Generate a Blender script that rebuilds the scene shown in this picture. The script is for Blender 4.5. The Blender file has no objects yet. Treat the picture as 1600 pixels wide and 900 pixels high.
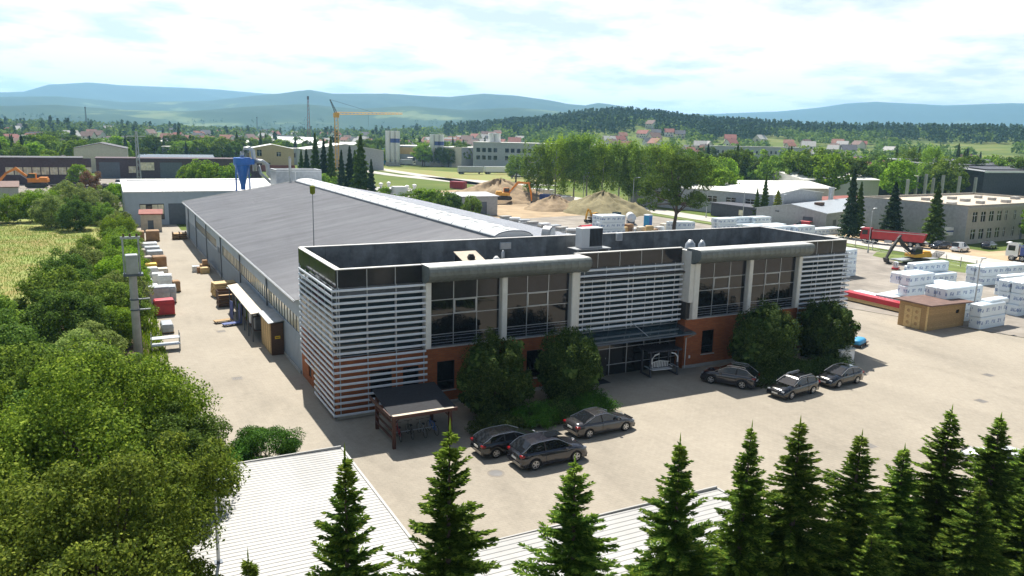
import bpy, math, random
import numpy as np
from mathutils import Vector, Matrix
R = math.radians
scene = bpy.context.scene
COL = scene.collection
rng = np.random.default_rng(7)
random.seed(7)

# ------------------------------------------------------------------ camera
HAZE = 1.05e-4
CAM = np.array([-13.09, -50.19, 19.5]); FPX = 1219.0
_y, _p, _r = R(27.85), R(11.08), R(1.31)
_f = np.array([math.sin(_y)*math.cos(_p), math.cos(_y)*math.cos(_p), -math.sin(_p)])
_rt = np.array([math.cos(_y), -math.sin(_y), 0.0]); _up = np.cross(_rt, _f)
CR = math.cos(_r)*_rt + math.sin(_r)*_up; CU = -math.sin(_r)*_rt + math.cos(_r)*_up
cd = bpy.data.cameras.new('camera'); cam = bpy.data.objects.new('camera', cd); COL.objects.link(cam)
m = Matrix(((CR[0], CU[0], -_f[0], CAM[0]), (CR[1], CU[1], -_f[1], CAM[1]), (CR[2], CU[2], -_f[2], CAM[2]), (0, 0, 0, 1)))
cam.matrix_world = m
cd.sensor_width = 36; cd.lens = FPX/1600*36; cd.clip_start = .5; cd.clip_end = 60000
scene.camera = cam
def G(px, py, z=0.0):
    """surveyed ground position (metres) of a feature measured in the photograph"""
    d = _f + (px-800)/FPX*CR - (py-450)/FPX*CU
    q = CAM + d*((z-CAM[2])/d[2])
    return float(q[0]), float(q[1])

# ------------------------------------------------------------------ world, sun, exposure
SUNV = Vector((1.35, 6.8, 10.5)).normalized()
elev = math.asin(SUNV.z); azim = math.atan2(SUNV.x, SUNV.y)
w = bpy.data.worlds.new('World'); scene.world = w; w.use_nodes = True
nt = w.node_tree; nt.nodes.clear(); N = nt.nodes.new; L = nt.links.new
out = N('ShaderNodeOutputWorld')
sky = N('ShaderNodeTexSky'); sky.sky_type = 'NISHITA'; sky.sun_disc = False
sky.sun_elevation = elev; sky.sun_rotation = azim; sky.air_density = 1.0; sky.dust_density = 1.5; sky.ozone_density = 1.0
bg1 = N('ShaderNodeBackground'); bg1.inputs[1].default_value = .05; L(sky.outputs[0], bg1.inputs[0])
tc = N('ShaderNodeTexCoord'); sep = N('ShaderNodeSeparateXYZ'); L(tc.outputs['Generated'], sep.inputs[0])
def M(op, a, b=None, c=None, clamp=False):
    n = N('ShaderNodeMath'); n.operation = op; n.use_clamp = clamp
    for i, s in enumerate((a, b, c)):
        if s is None: continue
        if isinstance(s, (int, float)): n.inputs[i].default_value = s
        else: L(s, n.inputs[i])
    return n.outputs[0]
zc = M('ADD', M('MAXIMUM', sep.outputs[2], 0.0), .13)
comb = N('ShaderNodeCombineXYZ'); L(M('DIVIDE', sep.outputs[0], zc), comb.inputs[0]); L(M('DIVIDE', sep.outputs[1], zc), comb.inputs[1])
def fbm(scale, detail, rough, w_):
    n = N('ShaderNodeTexNoise'); n.noise_dimensions = '4D'; L(comb.outputs[0], n.inputs['Vector'])
    n.inputs['W'].default_value = w_; n.inputs['Scale'].default_value = scale; n.inputs['Detail'].default_value = detail; n.inputs['Roughness'].default_value = rough
    return n.outputs['Fac']
cov = N('ShaderNodeMapRange'); cov.interpolation_type = 'SMOOTHSTEP'; L(fbm(1.1, 7, .58, 3.1), cov.inputs[0]); cov.inputs[1].default_value = .55; cov.inputs[2].default_value = .72
haz = N('ShaderNodeMapRange'); L(sep.outputs[2], haz.inputs[0]); haz.inputs[1].default_value = .10; haz.inputs[2].default_value = .42; haz.inputs[3].default_value = .97; haz.inputs[4].default_value = 0.0
cfac = M('MAXIMUM', cov.outputs[0], haz.outputs[0])
cr = N('ShaderNodeValToRGB'); L(fbm(1.9, 6, .6, 8.2), cr.inputs[0])
cr.color_ramp.elements[0].position = .37; cr.color_ramp.elements[0].color = (.60, .64, .69, 1)
cr.color_ramp.elements[1].position = .52; cr.color_ramp.elements[1].color = (1.0, .95, .90, 1)
bg2 = N('ShaderNodeBackground'); bg2.inputs[1].default_value = .92; L(cr.outputs[0], bg2.inputs[0])
mx = N('ShaderNodeMixShader'); L(cfac, mx.inputs[0]); L(bg1.outputs[0], mx.inputs[1]); L(bg2.outputs[0], mx.inputs[2]); L(mx.outputs[0], out.inputs[0])

sd = bpy.data.lights.new('sun', 'SUN'); sd.energy = 5.0; sd.angle = R(.53); sd.color = (1, .95, .86)
so = bpy.data.objects.new('sun', sd); COL.objects.link(so); so.rotation_euler = SUNV.to_track_quat('Z', 'Y').to_euler(); so.location = (0, 0, 200)
scene.view_settings.view_transform = 'Standard'; scene.view_settings.look = 'None'; scene.view_settings.gamma = 1
scene.view_settings.exposure = 0.76
scene.cycles.max_bounces = 6; scene.cycles.diffuse_bounces = 2; scene.cycles.glossy_bounces = 3; scene.cycles.transmission_bounces = 3; scene.cycles.transparent_max_bounces = 6
scene.cycles.volume_bounces = 2; scene.cycles.use_denoising = True; scene.cycles.caustics_reflective = False; scene.cycles.caustics_refractive = False

# ------------------------------------------------------------------ materials
def newmat(name):
    mt = bpy.data.materials.new(name); mt.use_nodes = True
    nt = mt.node_tree; bs = nt.nodes['Principled BSDF']
    return mt, nt, bs
def mat(name, col, rough=.7, metal=0.0, var=.12, scale=1.5, bump=0.0, bscale=20, spec=.5, detail=5, dark=None, stretch=None, ior=None, coat=0):
    """procedural surface: base colour broken up by two noise scales, optional fine bump"""
    mt, nt, bs = newmat(name); N = nt.nodes.new; L = nt.links.new
    tc = N('ShaderNodeTexCoord'); src = tc.outputs['Object']
    if stretch:
        mp = N('ShaderNodeMapping'); mp.inputs['Scale'].default_value = stretch; L(src, mp.inputs[0]); src = mp.outputs[0]
    n1 = N('ShaderNodeTexNoise'); n1.inputs['Scale'].default_value = scale; n1.inputs['Detail'].default_value = detail; n1.inputs['Roughness'].default_value = .65; L(src, n1.inputs['Vector'])
    rp = N('ShaderNodeValToRGB'); c = np.array(col[:3]); d = np.array(dark) if dark else c*(1-var*1.6)
    e = rp.color_ramp.elements; e[0].position = .3; e[0].color = (*d, 1); e[1].position = .7; e[1].color = (*np.clip(c*(1+var), 0, 1), 1)
    L(n1.outputs['Fac'], rp.inputs[0])
    oi = N('ShaderNodeObjectInfo'); hs = N('ShaderNodeHueSaturation'); L(rp.outputs[0], hs.inputs['Color'])
    mr = N('ShaderNodeMapRange'); L(oi.outputs['Random'], mr.inputs[0]); mr.inputs[3].default_value = 1-var*.5; mr.inputs[4].default_value = 1+var*.5; L(mr.outputs[0], hs.inputs['Value'])
    L(hs.outputs[0], bs.inputs['Base Color'])
    bs.inputs['Roughness'].default_value = rough; bs.inputs['Metallic'].default_value = metal; bs.inputs['Specular IOR Level'].default_value = spec
    if ior: bs.inputs['IOR'].default_value = ior
    if coat: bs.inputs['Coat Weight'].default_value = coat; bs.inputs['Coat Roughness'].default_value = .04
    if bump:
        n2 = N('ShaderNodeTexNoise'); n2.inputs['Scale'].default_value = bscale; n2.inputs['Detail'].default_value = 4; L(src, n2.inputs['Vector'])
        bp = N('ShaderNodeBump'); bp.inputs['Strength'].default_value = bump; bp.inputs['Distance'].default_value = .05; L(n2.outputs['Fac'], bp.inputs['Height']); L(bp.outputs[0], bs.inputs['Normal'])
    return mt
def leafmat(name, c1, c2, c3, trans=.38, rough=.6):
    mt = bpy.data.materials.new(name); mt.use_nodes = True; nt = mt.node_tree; nt.nodes.clear(); N = nt.nodes.new; L = nt.links.new
    ge = N('ShaderNodeNewGeometry'); oi = N('ShaderNodeObjectInfo')
    rp = N('ShaderNodeValToRGB'); e = rp.color_ramp.elements; e[0].position = 0; e[0].color = (*c1, 1); e[1].position = 1; e[1].color = (*c3, 1); k = e.new(.55); k.color = (*c2, 1)
    L(ge.outputs['Random Per Island'], rp.inputs[0])
    tc = N('ShaderNodeTexCoord'); nz = N('ShaderNodeTexNoise'); nz.inputs['Scale'].default_value = .5; nz.inputs['Detail'].default_value = 3; L(tc.outputs['Object'], nz.inputs['Vector'])
    hs = N('ShaderNodeHueSaturation'); L(rp.outputs[0], hs.inputs['Color'])
    ad = N('ShaderNodeMath'); ad.operation = 'ADD'; L(nz.outputs['Fac'], ad.inputs[0]); L(oi.outputs['Random'], ad.inputs[1])
    mr = N('ShaderNodeMapRange'); L(ad.outputs[0], mr.inputs[0]); mr.inputs[1].default_value = .2; mr.inputs[2].default_value = 1.7; mr.inputs[3].default_value = .68; mr.inputs[4].default_value = 1.32; L(mr.outputs[0], hs.inputs['Value'])
    mh = N('ShaderNodeMapRange'); L(oi.outputs['Random'], mh.inputs[0]); mh.inputs[3].default_value = .499; mh.inputs[4].default_value = .517; L(mh.outputs[0], hs.inputs['Hue'])
    d = N('ShaderNodeBsdfDiffuse'); t = N('ShaderNodeBsdfTranslucent'); g = N('ShaderNodeBsdfGlossy'); g.inputs['Roughness'].default_value = rough; g.inputs['Color'].default_value = (.5, .5, .5, 1)
    L(hs.outputs[0], d.inputs[0]); L(hs.outputs[0], t.inputs[0])
    m1 = N('ShaderNodeMixShader'); m1.inputs[0].default_value = trans; L(d.outputs[0], m1.inputs[1]); L(t.outputs[0], m1.inputs[2])
    m2 = N('ShaderNodeMixShader'); m2.inputs[0].default_value = .012; L(m1.outputs[0], m2.inputs[1]); L(g.outputs[0], m2.inputs[2])
    o = N('ShaderNodeOutputMaterial'); L(m2.outputs[0], o.inputs[0])
    return mt
def brickmat(name, c1, c2, mortar, sw, sh, axis='xz', rough=.85, ms=.012, bump=.4, var=.25):
    mt, nt, bs = newmat(name); N = nt.nodes.new; L = nt.links.new
    tc = N('ShaderNodeTexCoord'); sp = N('ShaderNodeSeparateXYZ'); L(tc.outputs['Object'], sp.inputs[0]); cb = N('ShaderNodeCombineXYZ')
    ad = N('ShaderNodeMath'); ad.operation = 'ADD'
    if axis == 'xz': L(sp.outputs[0], ad.inputs[0]); L(sp.outputs[1], ad.inputs[1]); L(ad.outputs[0], cb.inputs[0]); L(sp.outputs[2], cb.inputs[1])
    else: L(sp.outputs[0], cb.inputs[0]); L(sp.outputs[1], cb.inputs[1])
    b = N('ShaderNodeTexBrick'); L(cb.outputs[0], b.inputs['Vector']); b.inputs['Scale'].default_value = 1; b.inputs['Brick Width'].default_value = sw; b.inputs['Row Height'].default_value = sh; b.inputs['Mortar Size'].default_value = ms
    b.inputs['Color1'].default_value = (*c1, 1); b.inputs['Color2'].default_value = (*c2, 1); b.inputs['Mortar'].default_value = (*mortar, 1)
    nz = N('ShaderNodeTexNoise'); nz.inputs['Scale'].default_value = .13; nz.inputs['Detail'].default_value = 8; nz.inputs['Roughness'].default_value = .6; L(tc.outputs['Object'], nz.inputs['Vector'])
    n3 = N('ShaderNodeTexNoise'); n3.inputs['Scale'].default_value = 2.2; n3.inputs['Detail'].default_value = 6; n3.inputs['Roughness'].default_value = .7; L(tc.outputs['Object'], n3.inputs['Vector'])
    a2 = N('ShaderNodeMath'); a2.operation = 'ADD'; L(nz.outputs['Fac'], a2.inputs[0]); L(n3.outputs['Fac'], a2.inputs[1])
    mr = N('ShaderNodeMapRange'); L(a2.outputs[0], mr.inputs[0]); mr.inputs[1].default_value = .65; mr.inputs[2].default_value = 1.35; mr.inputs[3].default_value = 1-var; mr.inputs[4].default_value = 1+var*.6
    hs = N('ShaderNodeHueSaturation'); L(b.outputs['Color'], hs.inputs['Color']); L(mr.outputs[0], hs.inputs['Value']); L(hs.outputs[0], bs.inputs['Base Color'])
    bp = N('ShaderNodeBump'); bp.invert = True; bp.inputs['Strength'].default_value = bump; bp.inputs['Distance'].default_value = .01; L(b.outputs['Fac'], bp.inputs['Height']); L(bp.outputs[0], bs.inputs['Normal'])
    bs.inputs['Roughness'].default_value = rough; bs.inputs['Specular IOR Level'].default_value = .25
    return mt
MT = {}
def mk(k, *a, **kw): MT[k] = mat(k, *a, **kw)
mk('slat', (.62, .665, .73), .5, .05, var=.05)
mk('alu', (.42, .44, .47), .4, .5, var=.05)
mk('zinc', (.17, .19, .185), .6, .2, var=.16, scale=2.5)
mk('coping', (.55, .54, .52), .55, .2, var=.1)
mk('parapet', (.165, .18, .19), .8, var=.3, scale=.9)
mk('white_render', (.68, .67, .63), .8, var=.06)
mk('roof_felt', (.06, .06, .062), .9, var=.3)
mk('glass', (.012, .014, .017), .02, var=.1, spec=.5, ior=1.58)
mk('glass_panel', (.028, .028, .034), .12, var=.15, ior=1.5)
mk('glass_blue', (.03, .05, .06), .04, var=.15, ior=1.6)
mk('dark_frame', (.03, .03, .033), .5, var=.1)
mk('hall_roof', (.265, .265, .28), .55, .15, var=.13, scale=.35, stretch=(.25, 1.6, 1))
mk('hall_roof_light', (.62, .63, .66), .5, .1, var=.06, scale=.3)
mk('hall_wall', (.36, .42, .49), .55, .1, var=.06, scale=.8)
mk('poly', (.72, .73, .72), .35, var=.05)
mk('pane_lit', (.74, .68, .50), .15, var=.3, scale=.6)
mk('steel_dark', (.11, .13, .16), .5, .4, var=.1)
mk('white_metal', (.74, .74, .73), .5, var=.05, scale=.4)
mk('carport_sheet', (.40, .395, .38), .55, var=.08, scale=.35)
mk('grey_metal', (.35, .36, .37), .5, .3, var=.1)
mk('galv', (.42, .44, .46), .42, .6, var=.12)
mk('blue_paint', (.015, .13, .48), .4, var=.08)
mk('blue_light', (.05, .33, .62), .45, var=.08)
mk('wood', (.42, .27, .12), .75, var=.25, scale=3, stretch=(1, 1, 8))
mk('wood_light', (.62, .44, .2), .7, var=.2, scale=3, stretch=(1, 1, 8))
mk('wood_dark', (.10, .055, .035), .75, var=.3, scale=3, stretch=(1, 1, 8))
mk('wood_red', (.075, .024, .015), .6, var=.25, scale=3)
mk('shingle', (.02, .021, .026), .9, var=.3, scale=6)
mk('beige_board', (.55, .47, .37), .8, var=.12)
mk('wrap_white', (.74, .76, .78), .3, var=.1, scale=2.5, bump=.35, bscale=5)
mk('wrap_grey', (.42, .45, .48), .35, var=.15, scale=2.5, bump=.35, bscale=5)
mk('wrap_red', (.5, .02, .035), .4, var=.15, bump=.3, bscale=6)
mk('wrap_yellow', (.75, .48, .02), .5, var=.1)
mk('carton', (.36, .22, .12), .85, var=.2)
mk('concrete', (.42, .41, .39), .9, var=.15, scale=1.2, bump=.1)
mk('plaster_beige', (.40, .37, .32), .9, var=.1)
mk('plaster_grey', (.37, .385, .40), .9, var=.12)
mk('plaster_cream', (.66, .60, .50), .9, var=.08)
mk('plaster_ochre', (.5, .39, .23), .9, var=.08)
mk('plaster_yellow', (.60, .42, .18), .9, var=.08)
mk('purple_wall', (.085, .055, .065), .85, var=.2)
mk('slate_wall', (.07, .075, .095), .8, var=.2)
mk('red_roof', (.25, .075, .055), .8, var=.2, scale=.8)
mk('orange_roof', (.30, .125, .08), .8, var=.2, scale=.8)
mk('brown_roof', (.17, .10, .08), .8, var=.2)
mk('dark_roof', (.075, .075, .09), .8, var=.2)
mk('pale_roof', (.74, .73, .68), .6, var=.06, scale=.2)
mk('tyre', (.018, .018, .018), .85, var=.2)
mk('rim', (.55, .56, .58), .3, .8, var=.05)
mk('orange_mach', (.72, .24, .015), .45, var=.12)
mk('yellow_mach', (.7, .36, .03), .45, var=.12)
mk('mach_dark', (.035, .033, .03), .7, var=.3)
mk('red_paint', (.42, .02, .03), .35, var=.12)
mk('blue_tub', (.05, .09, .30), .5, var=.15)
mk('lamp_red', (.22, .004, .008), .2, var=.05)
mk('lamp_clear', (.30, .32, .35), .1, var=.05)
mk('plate', (.75, .75, .72), .5, var=.02)
mk('bark', (.10, .075, .055), .95, var=.35, scale=4, stretch=(3, 3, .6))
mk('bark_birch', (.5, .48, .44), .9, var=.4, scale=5)
mk('soil', (.42, .31, .19), .97, var=.2, scale=.25, bump=.6, bscale=1.4)
mk('soil_pile', (.31, .23, .14), .97, var=.28, scale=.4, bump=.8, bscale=2.2, dark=(.17, .12, .07))
mk('soil_green', (.22, .19, .10), .97, var=.25, scale=.4, bump=.8, bscale=2.2, dark=(.13, .11, .055))
mk('rubble', (.5, .44, .41), .9, var=.4, scale=1.5)
mk('asphalt', (.19, .185, .18), .9, var=.15, scale=.4, bump=.15, bscale=8)
mk('road', (.48, .45, .40), .9, var=.1, scale=.3)
mk('gravel', (.27, .24, .205), .97, var=.22, scale=.25, bump=.5, bscale=7)
mk('lawn', (.13, .17, .035), .95, var=.25, scale=.5, bump=.6, bscale=9)
mk('meadow', (.15, .21, .045), .97, var=.3, scale=.16, bump=.8, bscale=6, dark=(.25, .18, .06))
mk('litter', (.09, .055, .03), .97, var=.4, scale=.6)
mk('black_rubber', (.02, .02, .022), .6, var=.1)
mk('print_blue', (.03, .07, .22), .5, var=.1)
MT['brick'] = brickmat('brick', (.42, .135, .05), (.33, .10, .04), (.24, .13, .08), .5, .14, var=.2)
MT['paving'] = brickmat('paving', (.362, .322, .260), (.348, .308, .249), (.302, .267, .217), .42, .21, axis='xy', ms=.012, var=.17, bump=.15)
def stains(mt, amt, scale):
    nt = mt.node_tree; N = nt.nodes.new; L = nt.links.new; bs = nt.nodes['Principled BSDF']; src = bs.inputs['Base Color'].links[0].from_socket
    tc = N('ShaderNodeTexCoord'); f = None
    for sc, st, lo, hi in ((scale, (1, .35, 1), .54, .72), (scale*5, (1, 1, 1), .62, .72), (scale*.35, (1.3, .5, 1), .45, .75)):
        mp = N('ShaderNodeMapping'); mp.inputs['Scale'].default_value = st; mp.inputs['Rotation'].default_value = (0, 0, .4*sc); L(tc.outputs['Object'], mp.inputs[0])
        n = N('ShaderNodeTexNoise'); n.inputs['Scale'].default_value = sc; n.inputs['Detail'].default_value = 9; n.inputs['Roughness'].default_value = .68; L(mp.outputs[0], n.inputs['Vector'])
        r = N('ShaderNodeMapRange'); L(n.outputs['Fac'], r.inputs[0]); r.inputs[1].default_value = lo; r.inputs[2].default_value = hi; r.inputs[3].default_value = 1; r.inputs[4].default_value = 1-amt
        if f is None: f = r.outputs[0]
        else: m_ = N('ShaderNodeMath'); m_.operation = 'MULTIPLY'; L(f, m_.inputs[0]); L(r.outputs[0], m_.inputs[1]); f = m_.outputs[0]
    mx = N('ShaderNodeMix'); mx.data_type = 'RGBA'; mx.blend_type = 'MULTIPLY'; mx.inputs[0].default_value = 1; L(src, mx.inputs[6]); L(f, mx.inputs[7]); L(mx.outputs[2], bs.inputs['Base Color'])
stains(MT['paving'], .22, .22); stains(MT['hall_roof'], .13, .3); stains(MT['white_metal'], .10, .5); stains(MT['carport_sheet'], .12, .35); stains(MT['gravel'], .25, .15); stains(MT['road'], .15, .2)
MT['block'] = brickmat('block', (.36, .345, .32), (.33, .32, .30), (.25, .24, .23), .6, .3, ms=.02)
def paint(k, c, rough=.22): MT[k] = mat(k, tuple(v*(.55 if v < .3 else 1) for v in c), .16, .1, var=.03, coat=1.0)
paint('car_grey', (.085, .08, .085)); paint('car_dark', (.018, .019, .024)); paint('car_black', (.008, .008, .009)); paint('car_blue', (.02, .028, .055)); paint('car_white', (.75, .75, .75)); paint('car_silver', (.4, .41, .42)); paint('car_graphite', (.045, .045, .06))
# foliage palettes
MT['lf_fore'] = leafmat('lf_fore', (.055, .09, .010), (.155, .225, .020), (.33, .39, .045))
MT['lf_fore2'] = leafmat('lf_fore2', (.058, .092, .012), (.165, .235, .026), (.34, .40, .055))
MT['lf_mid'] = leafmat('lf_mid', (0.084, 0.143, 0.021), (0.179, 0.284, 0.034), (0.353, 0.470, 0.066))
MT['lf_bright'] = leafmat('lf_bright', (0.098, 0.166, 0.012), (0.207, 0.330, 0.019), (0.370, 0.493, 0.043))
MT['lf_dark'] = leafmat('lf_dark', (0.048, 0.082, 0.014), (0.102, 0.168, 0.025), (0.188, 0.269, 0.046))
MT['lf_olive'] = leafmat('lf_olive', (0.121, 0.162, 0.038), (0.236, 0.304, 0.074), (0.416, 0.474, 0.141))
MT['lf_birch'] = leafmat('lf_birch', (0.118, 0.195, 0.024), (0.229, 0.351, 0.043), (0.403, 0.547, 0.081))
MT['lf_willow'] = leafmat('lf_willow', (0.153, 0.221, 0.016), (0.299, 0.421, 0.030), (0.457, 0.580, 0.057))
MT['lf_yew'] = leafmat('lf_yew', (.03, .055, .014), (.06, .10, .022), (.15, .19, .045), trans=.25)
MT['lf_juniper'] = leafmat('lf_juniper', (0.042, 0.108, 0.014), (0.072, 0.180, 0.019), (0.132, 0.264, 0.036), trans=.2)
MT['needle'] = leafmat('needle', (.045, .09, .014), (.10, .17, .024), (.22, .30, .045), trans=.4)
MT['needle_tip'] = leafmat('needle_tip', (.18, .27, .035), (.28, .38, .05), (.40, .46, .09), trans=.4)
MT['needle_mid'] = leafmat('needle_mid', (0.022, 0.047, 0.024), (0.041, 0.074, 0.035), (0.081, 0.115, 0.049), trans=.15)
MT['lf_thuja'] = leafmat('lf_thuja', (0.130, 0.169, 0.026), (0.221, 0.247, 0.033), (0.338, 0.351, 0.052))
MT['lf_rust'] = leafmat('lf_rust', (0.130, 0.065, 0.039), (0.195, 0.098, 0.052), (0.260, 0.143, 0.078))
MT['lf_far'] = leafmat('lf_far', (0.055, 0.097, 0.019), (0.113, 0.182, 0.030), (0.213, 0.290, 0.050))
MT['lf_farcon'] = leafmat('lf_farcon', (0.032, 0.073, 0.036), (0.055, 0.103, 0.043), (0.092, 0.146, 0.055), trans=.1)
MT['grass_blade'] = leafmat('grass_blade', (.13, .23, .035), (.22, .30, .055), (.34, .30, .09))

# ------------------------------------------------------------------ mesh helpers
class MB:
    def __init__(s): s.v = []; s.f = []
    def add(s, vs, fs):
        k = len(s.v); s.v += [tuple(map(float, p)) for p in vs]; s.f += [tuple(i+k for i in f) for f in fs]; return s
    def box(s, x0, x1, y0, y1, z0, z1):
        return s.add([(x0, y0, z0), (x1, y0, z0), (x1, y1, z0), (x0, y1, z0), (x0, y0, z1), (x1, y0, z1), (x1, y1, z1), (x0, y1, z1)],
                     [(3, 2, 1, 0), (4, 5, 6, 7), (0, 1, 5, 4), (1, 2, 6, 5), (2, 3, 7, 6), (3, 0, 4, 7)])
    def bbox(s, x0, x1, y0, y1, z0, z1, b=.03):
        """box with chamfered upright and top edges"""
        b = min(b, (x1-x0)*.3, (y1-y0)*.3, (z1-z0)*.3); rows = []
        for z, i in ((z0, 0), (z1-b, 0), (z1, b)):
            xa, xb, ya, yb = x0+i, x1-i, y0+i, y1-i
            rows.append([(xa+b, ya, z), (xb-b, ya, z), (xb, ya+b, z), (xb, yb-b, z), (xb-b, yb, z), (xa+b, yb, z), (xa, yb-b, z), (xa, ya+b, z)])
        vs = sum(rows, []); fs = [tuple(range(7, -1, -1)), tuple(range(16, 24))]
        for r in range(2):
            for i in range(8): j = (i+1) % 8; fs.append((r*8+i, r*8+j, r*8+8+j, r*8+8+i))
        return s.add(vs, fs)
    def prism(s, poly, axis, a, b):
        n = len(poly); mp = {'x': lambda p, t: (t, p[0], p[1]), 'y': lambda p, t: (p[0], t, p[1]), 'z': lambda p, t: (p[0], p[1], t)}[axis]
        vs = [mp(p, a) for p in poly] + [mp(p, b) for p in poly]
        fs = [tuple(range(n)), tuple(range(2*n-1, n-1, -1))] + [(i, n+i, n+(i+1) % n, (i+1) % n) for i in range(n)]
        return s.add(vs, fs)
    def tube(s, pts, r, n=6, caps=True):
        pts = [Vector(p) for p in pts]; rs = r if isinstance(r, (list, tuple)) else [r]*len(pts); vs = []; fs = []
        for i, p in enumerate(pts):
            d = (pts[min(i+1, len(pts)-1)] - pts[max(i-1, 0)]).normalized()
            u = d.cross(Vector((0, 0, 1)) if abs(d.z) < .9 else Vector((1, 0, 0))).normalized(); v = d.cross(u)
            for k in range(n): a = 2*math.pi*k/n; vs.append(p+(u*math.cos(a)+v*math.sin(a))*rs[i])
        for i in range(len(pts)-1):
            for k in range(n): fs.append((i*n+k, i*n+(k+1) % n, (i+1)*n+(k+1) % n, (i+1)*n+k))
        if caps: fs.append(tuple(range(n-1, -1, -1))); fs.append(tuple(range((len(pts)-1)*n, len(pts)*n)))
        return s.add(vs, fs)
    def lathe(s, prof, cx=0, cy=0, n=12, axis='z', off=0):
        vs = []; fs = []
        for r, z in prof:
            for k in range(n):
                a = 2*math.pi*k/n; c, d = r*math.cos(a), r*math.sin(a)
                vs.append((cx+c, cy+d, z) if axis == 'z' else (cx+c, z, cy+d))
        for i in range(len(prof)-1):
            for k in range(n): fs.append((i*n+k, i*n+(k+1) % n, (i+1)*n+(k+1) % n, (i+1)*n+k))
        fs.append(tuple(range(n-1, -1, -1))); fs.append(tuple(range((len(prof)-1)*n, len(prof)*n)))
        return s.add(vs, fs)
    def quad(s, *p): return s.add(p, [tuple(range(len(p)))])
    def walls(s, axis, a0, a1, z0, z1, t0, t1, ops=()):
        """a wall slab along an axis with rectangular openings (a, b, z, z)"""
        xs = sorted({a0, a1, *[o[0] for o in ops], *[o[1] for o in ops]})
        for xa, xb in zip(xs, xs[1:]):
            cuts = sorted([(o[2], o[3]) for o in ops if o[0] <= xa+1e-6 and o[1] >= xb-1e-6]); z = z0
            for c0, c1 in cuts+[(z1, z1)]:
                if c0 > z+1e-4:
                    if axis == 'x': s.box(xa, xb, t0, t1, z, c0)
                    else: s.box(t0, t1, xa, xb, z, c0)
                z = c1
        return s
def P(name, mb, m, parent=None, smooth=False):
    me = bpy.data.meshes.new(name); me.from_pydata(mb.v, [], mb.f); me.materials.append(MT[m] if isinstance(m, str) else m)
    if smooth: me.polygons.foreach_set('use_smooth', [True]*len(me.polygons))
    me.update(); o = bpy.data.objects.new(name, me); COL.objects.link(o)
    if parent is not None: o.parent = parent
    return o
def D(name, me, parent=None, loc=(0, 0, 0)):
    o = bpy.data.objects.new(name, me); COL.objects.link(o); o.location = loc
    if parent is not None: o.parent = parent
    return o
def tag(o, label, cat, group=None):
    o['label'] = label; o['category'] = cat
    if group: o['group'] = group
    return o
def T(name, label, cat, loc=(0, 0, 0), rz=0.0, group=None):
    o = bpy.data.objects.new(name, None); COL.objects.link(o); o.empty_display_size = .3
    o.location = loc; o.rotation_euler = (0, 0, rz); return tag(o, label, cat, group)
def S(name, mb, m): o = P(name, mb, m); o['kind'] = 'structure'; return o
def copy_tree(o, parent=None):
    c = o.copy(); COL.objects.link(c); c.parent = parent
    for ch in list(o.children): copy_tree(ch, c)
    return c
def place(o, loc, rz=0.0, sc=1.0, label=None, group=None):
    o.location = loc; o.rotation_euler = (0, 0, rz); o.scale = sc if isinstance(sc, tuple) else (sc, sc, sc)
    if label: o['label'] = label
    if group: o['group'] = group
    return o
def qmesh(name, V, m, nper=4):
    """mesh from an (n, nper, 3) array of separate faces"""
    n = len(V); me = bpy.data.meshes.new(name); me.vertices.add(n*nper); me.vertices.foreach_set('co', V.reshape(-1).astype(np.float32))
    me.loops.add(n*nper); me.loops.foreach_set('vertex_index', np.arange(n*nper, dtype=np.int32))
    me.polygons.add(n); me.polygons.foreach_set('loop_start', np.arange(0, n*nper, nper, dtype=np.int32))
    me.materials.append(MT[m]); me.update(calc_edges=True); return me
def unit(a): return a/np.maximum(np.linalg.norm(a, axis=-1, keepdims=True), 1e-9)
def leaves(c, nrm, size, aspect=.6, spread=.8):
    """rhombic leaves at c, facing nrm loosely"""
    n = len(c); nn = unit(nrm + rng.normal(0, spread, (n, 3))); t = unit(np.cross(nn, rng.normal(0, 1, (n, 3)))); b = np.cross(nn, t)
    s = np.asarray(size).reshape(-1, 1)*rng.uniform(.65, 1.3, (n, 1))
    return np.stack([c-t*s, c+b*s*aspect, c+t*s, c-b*s*aspect], 1)
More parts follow.
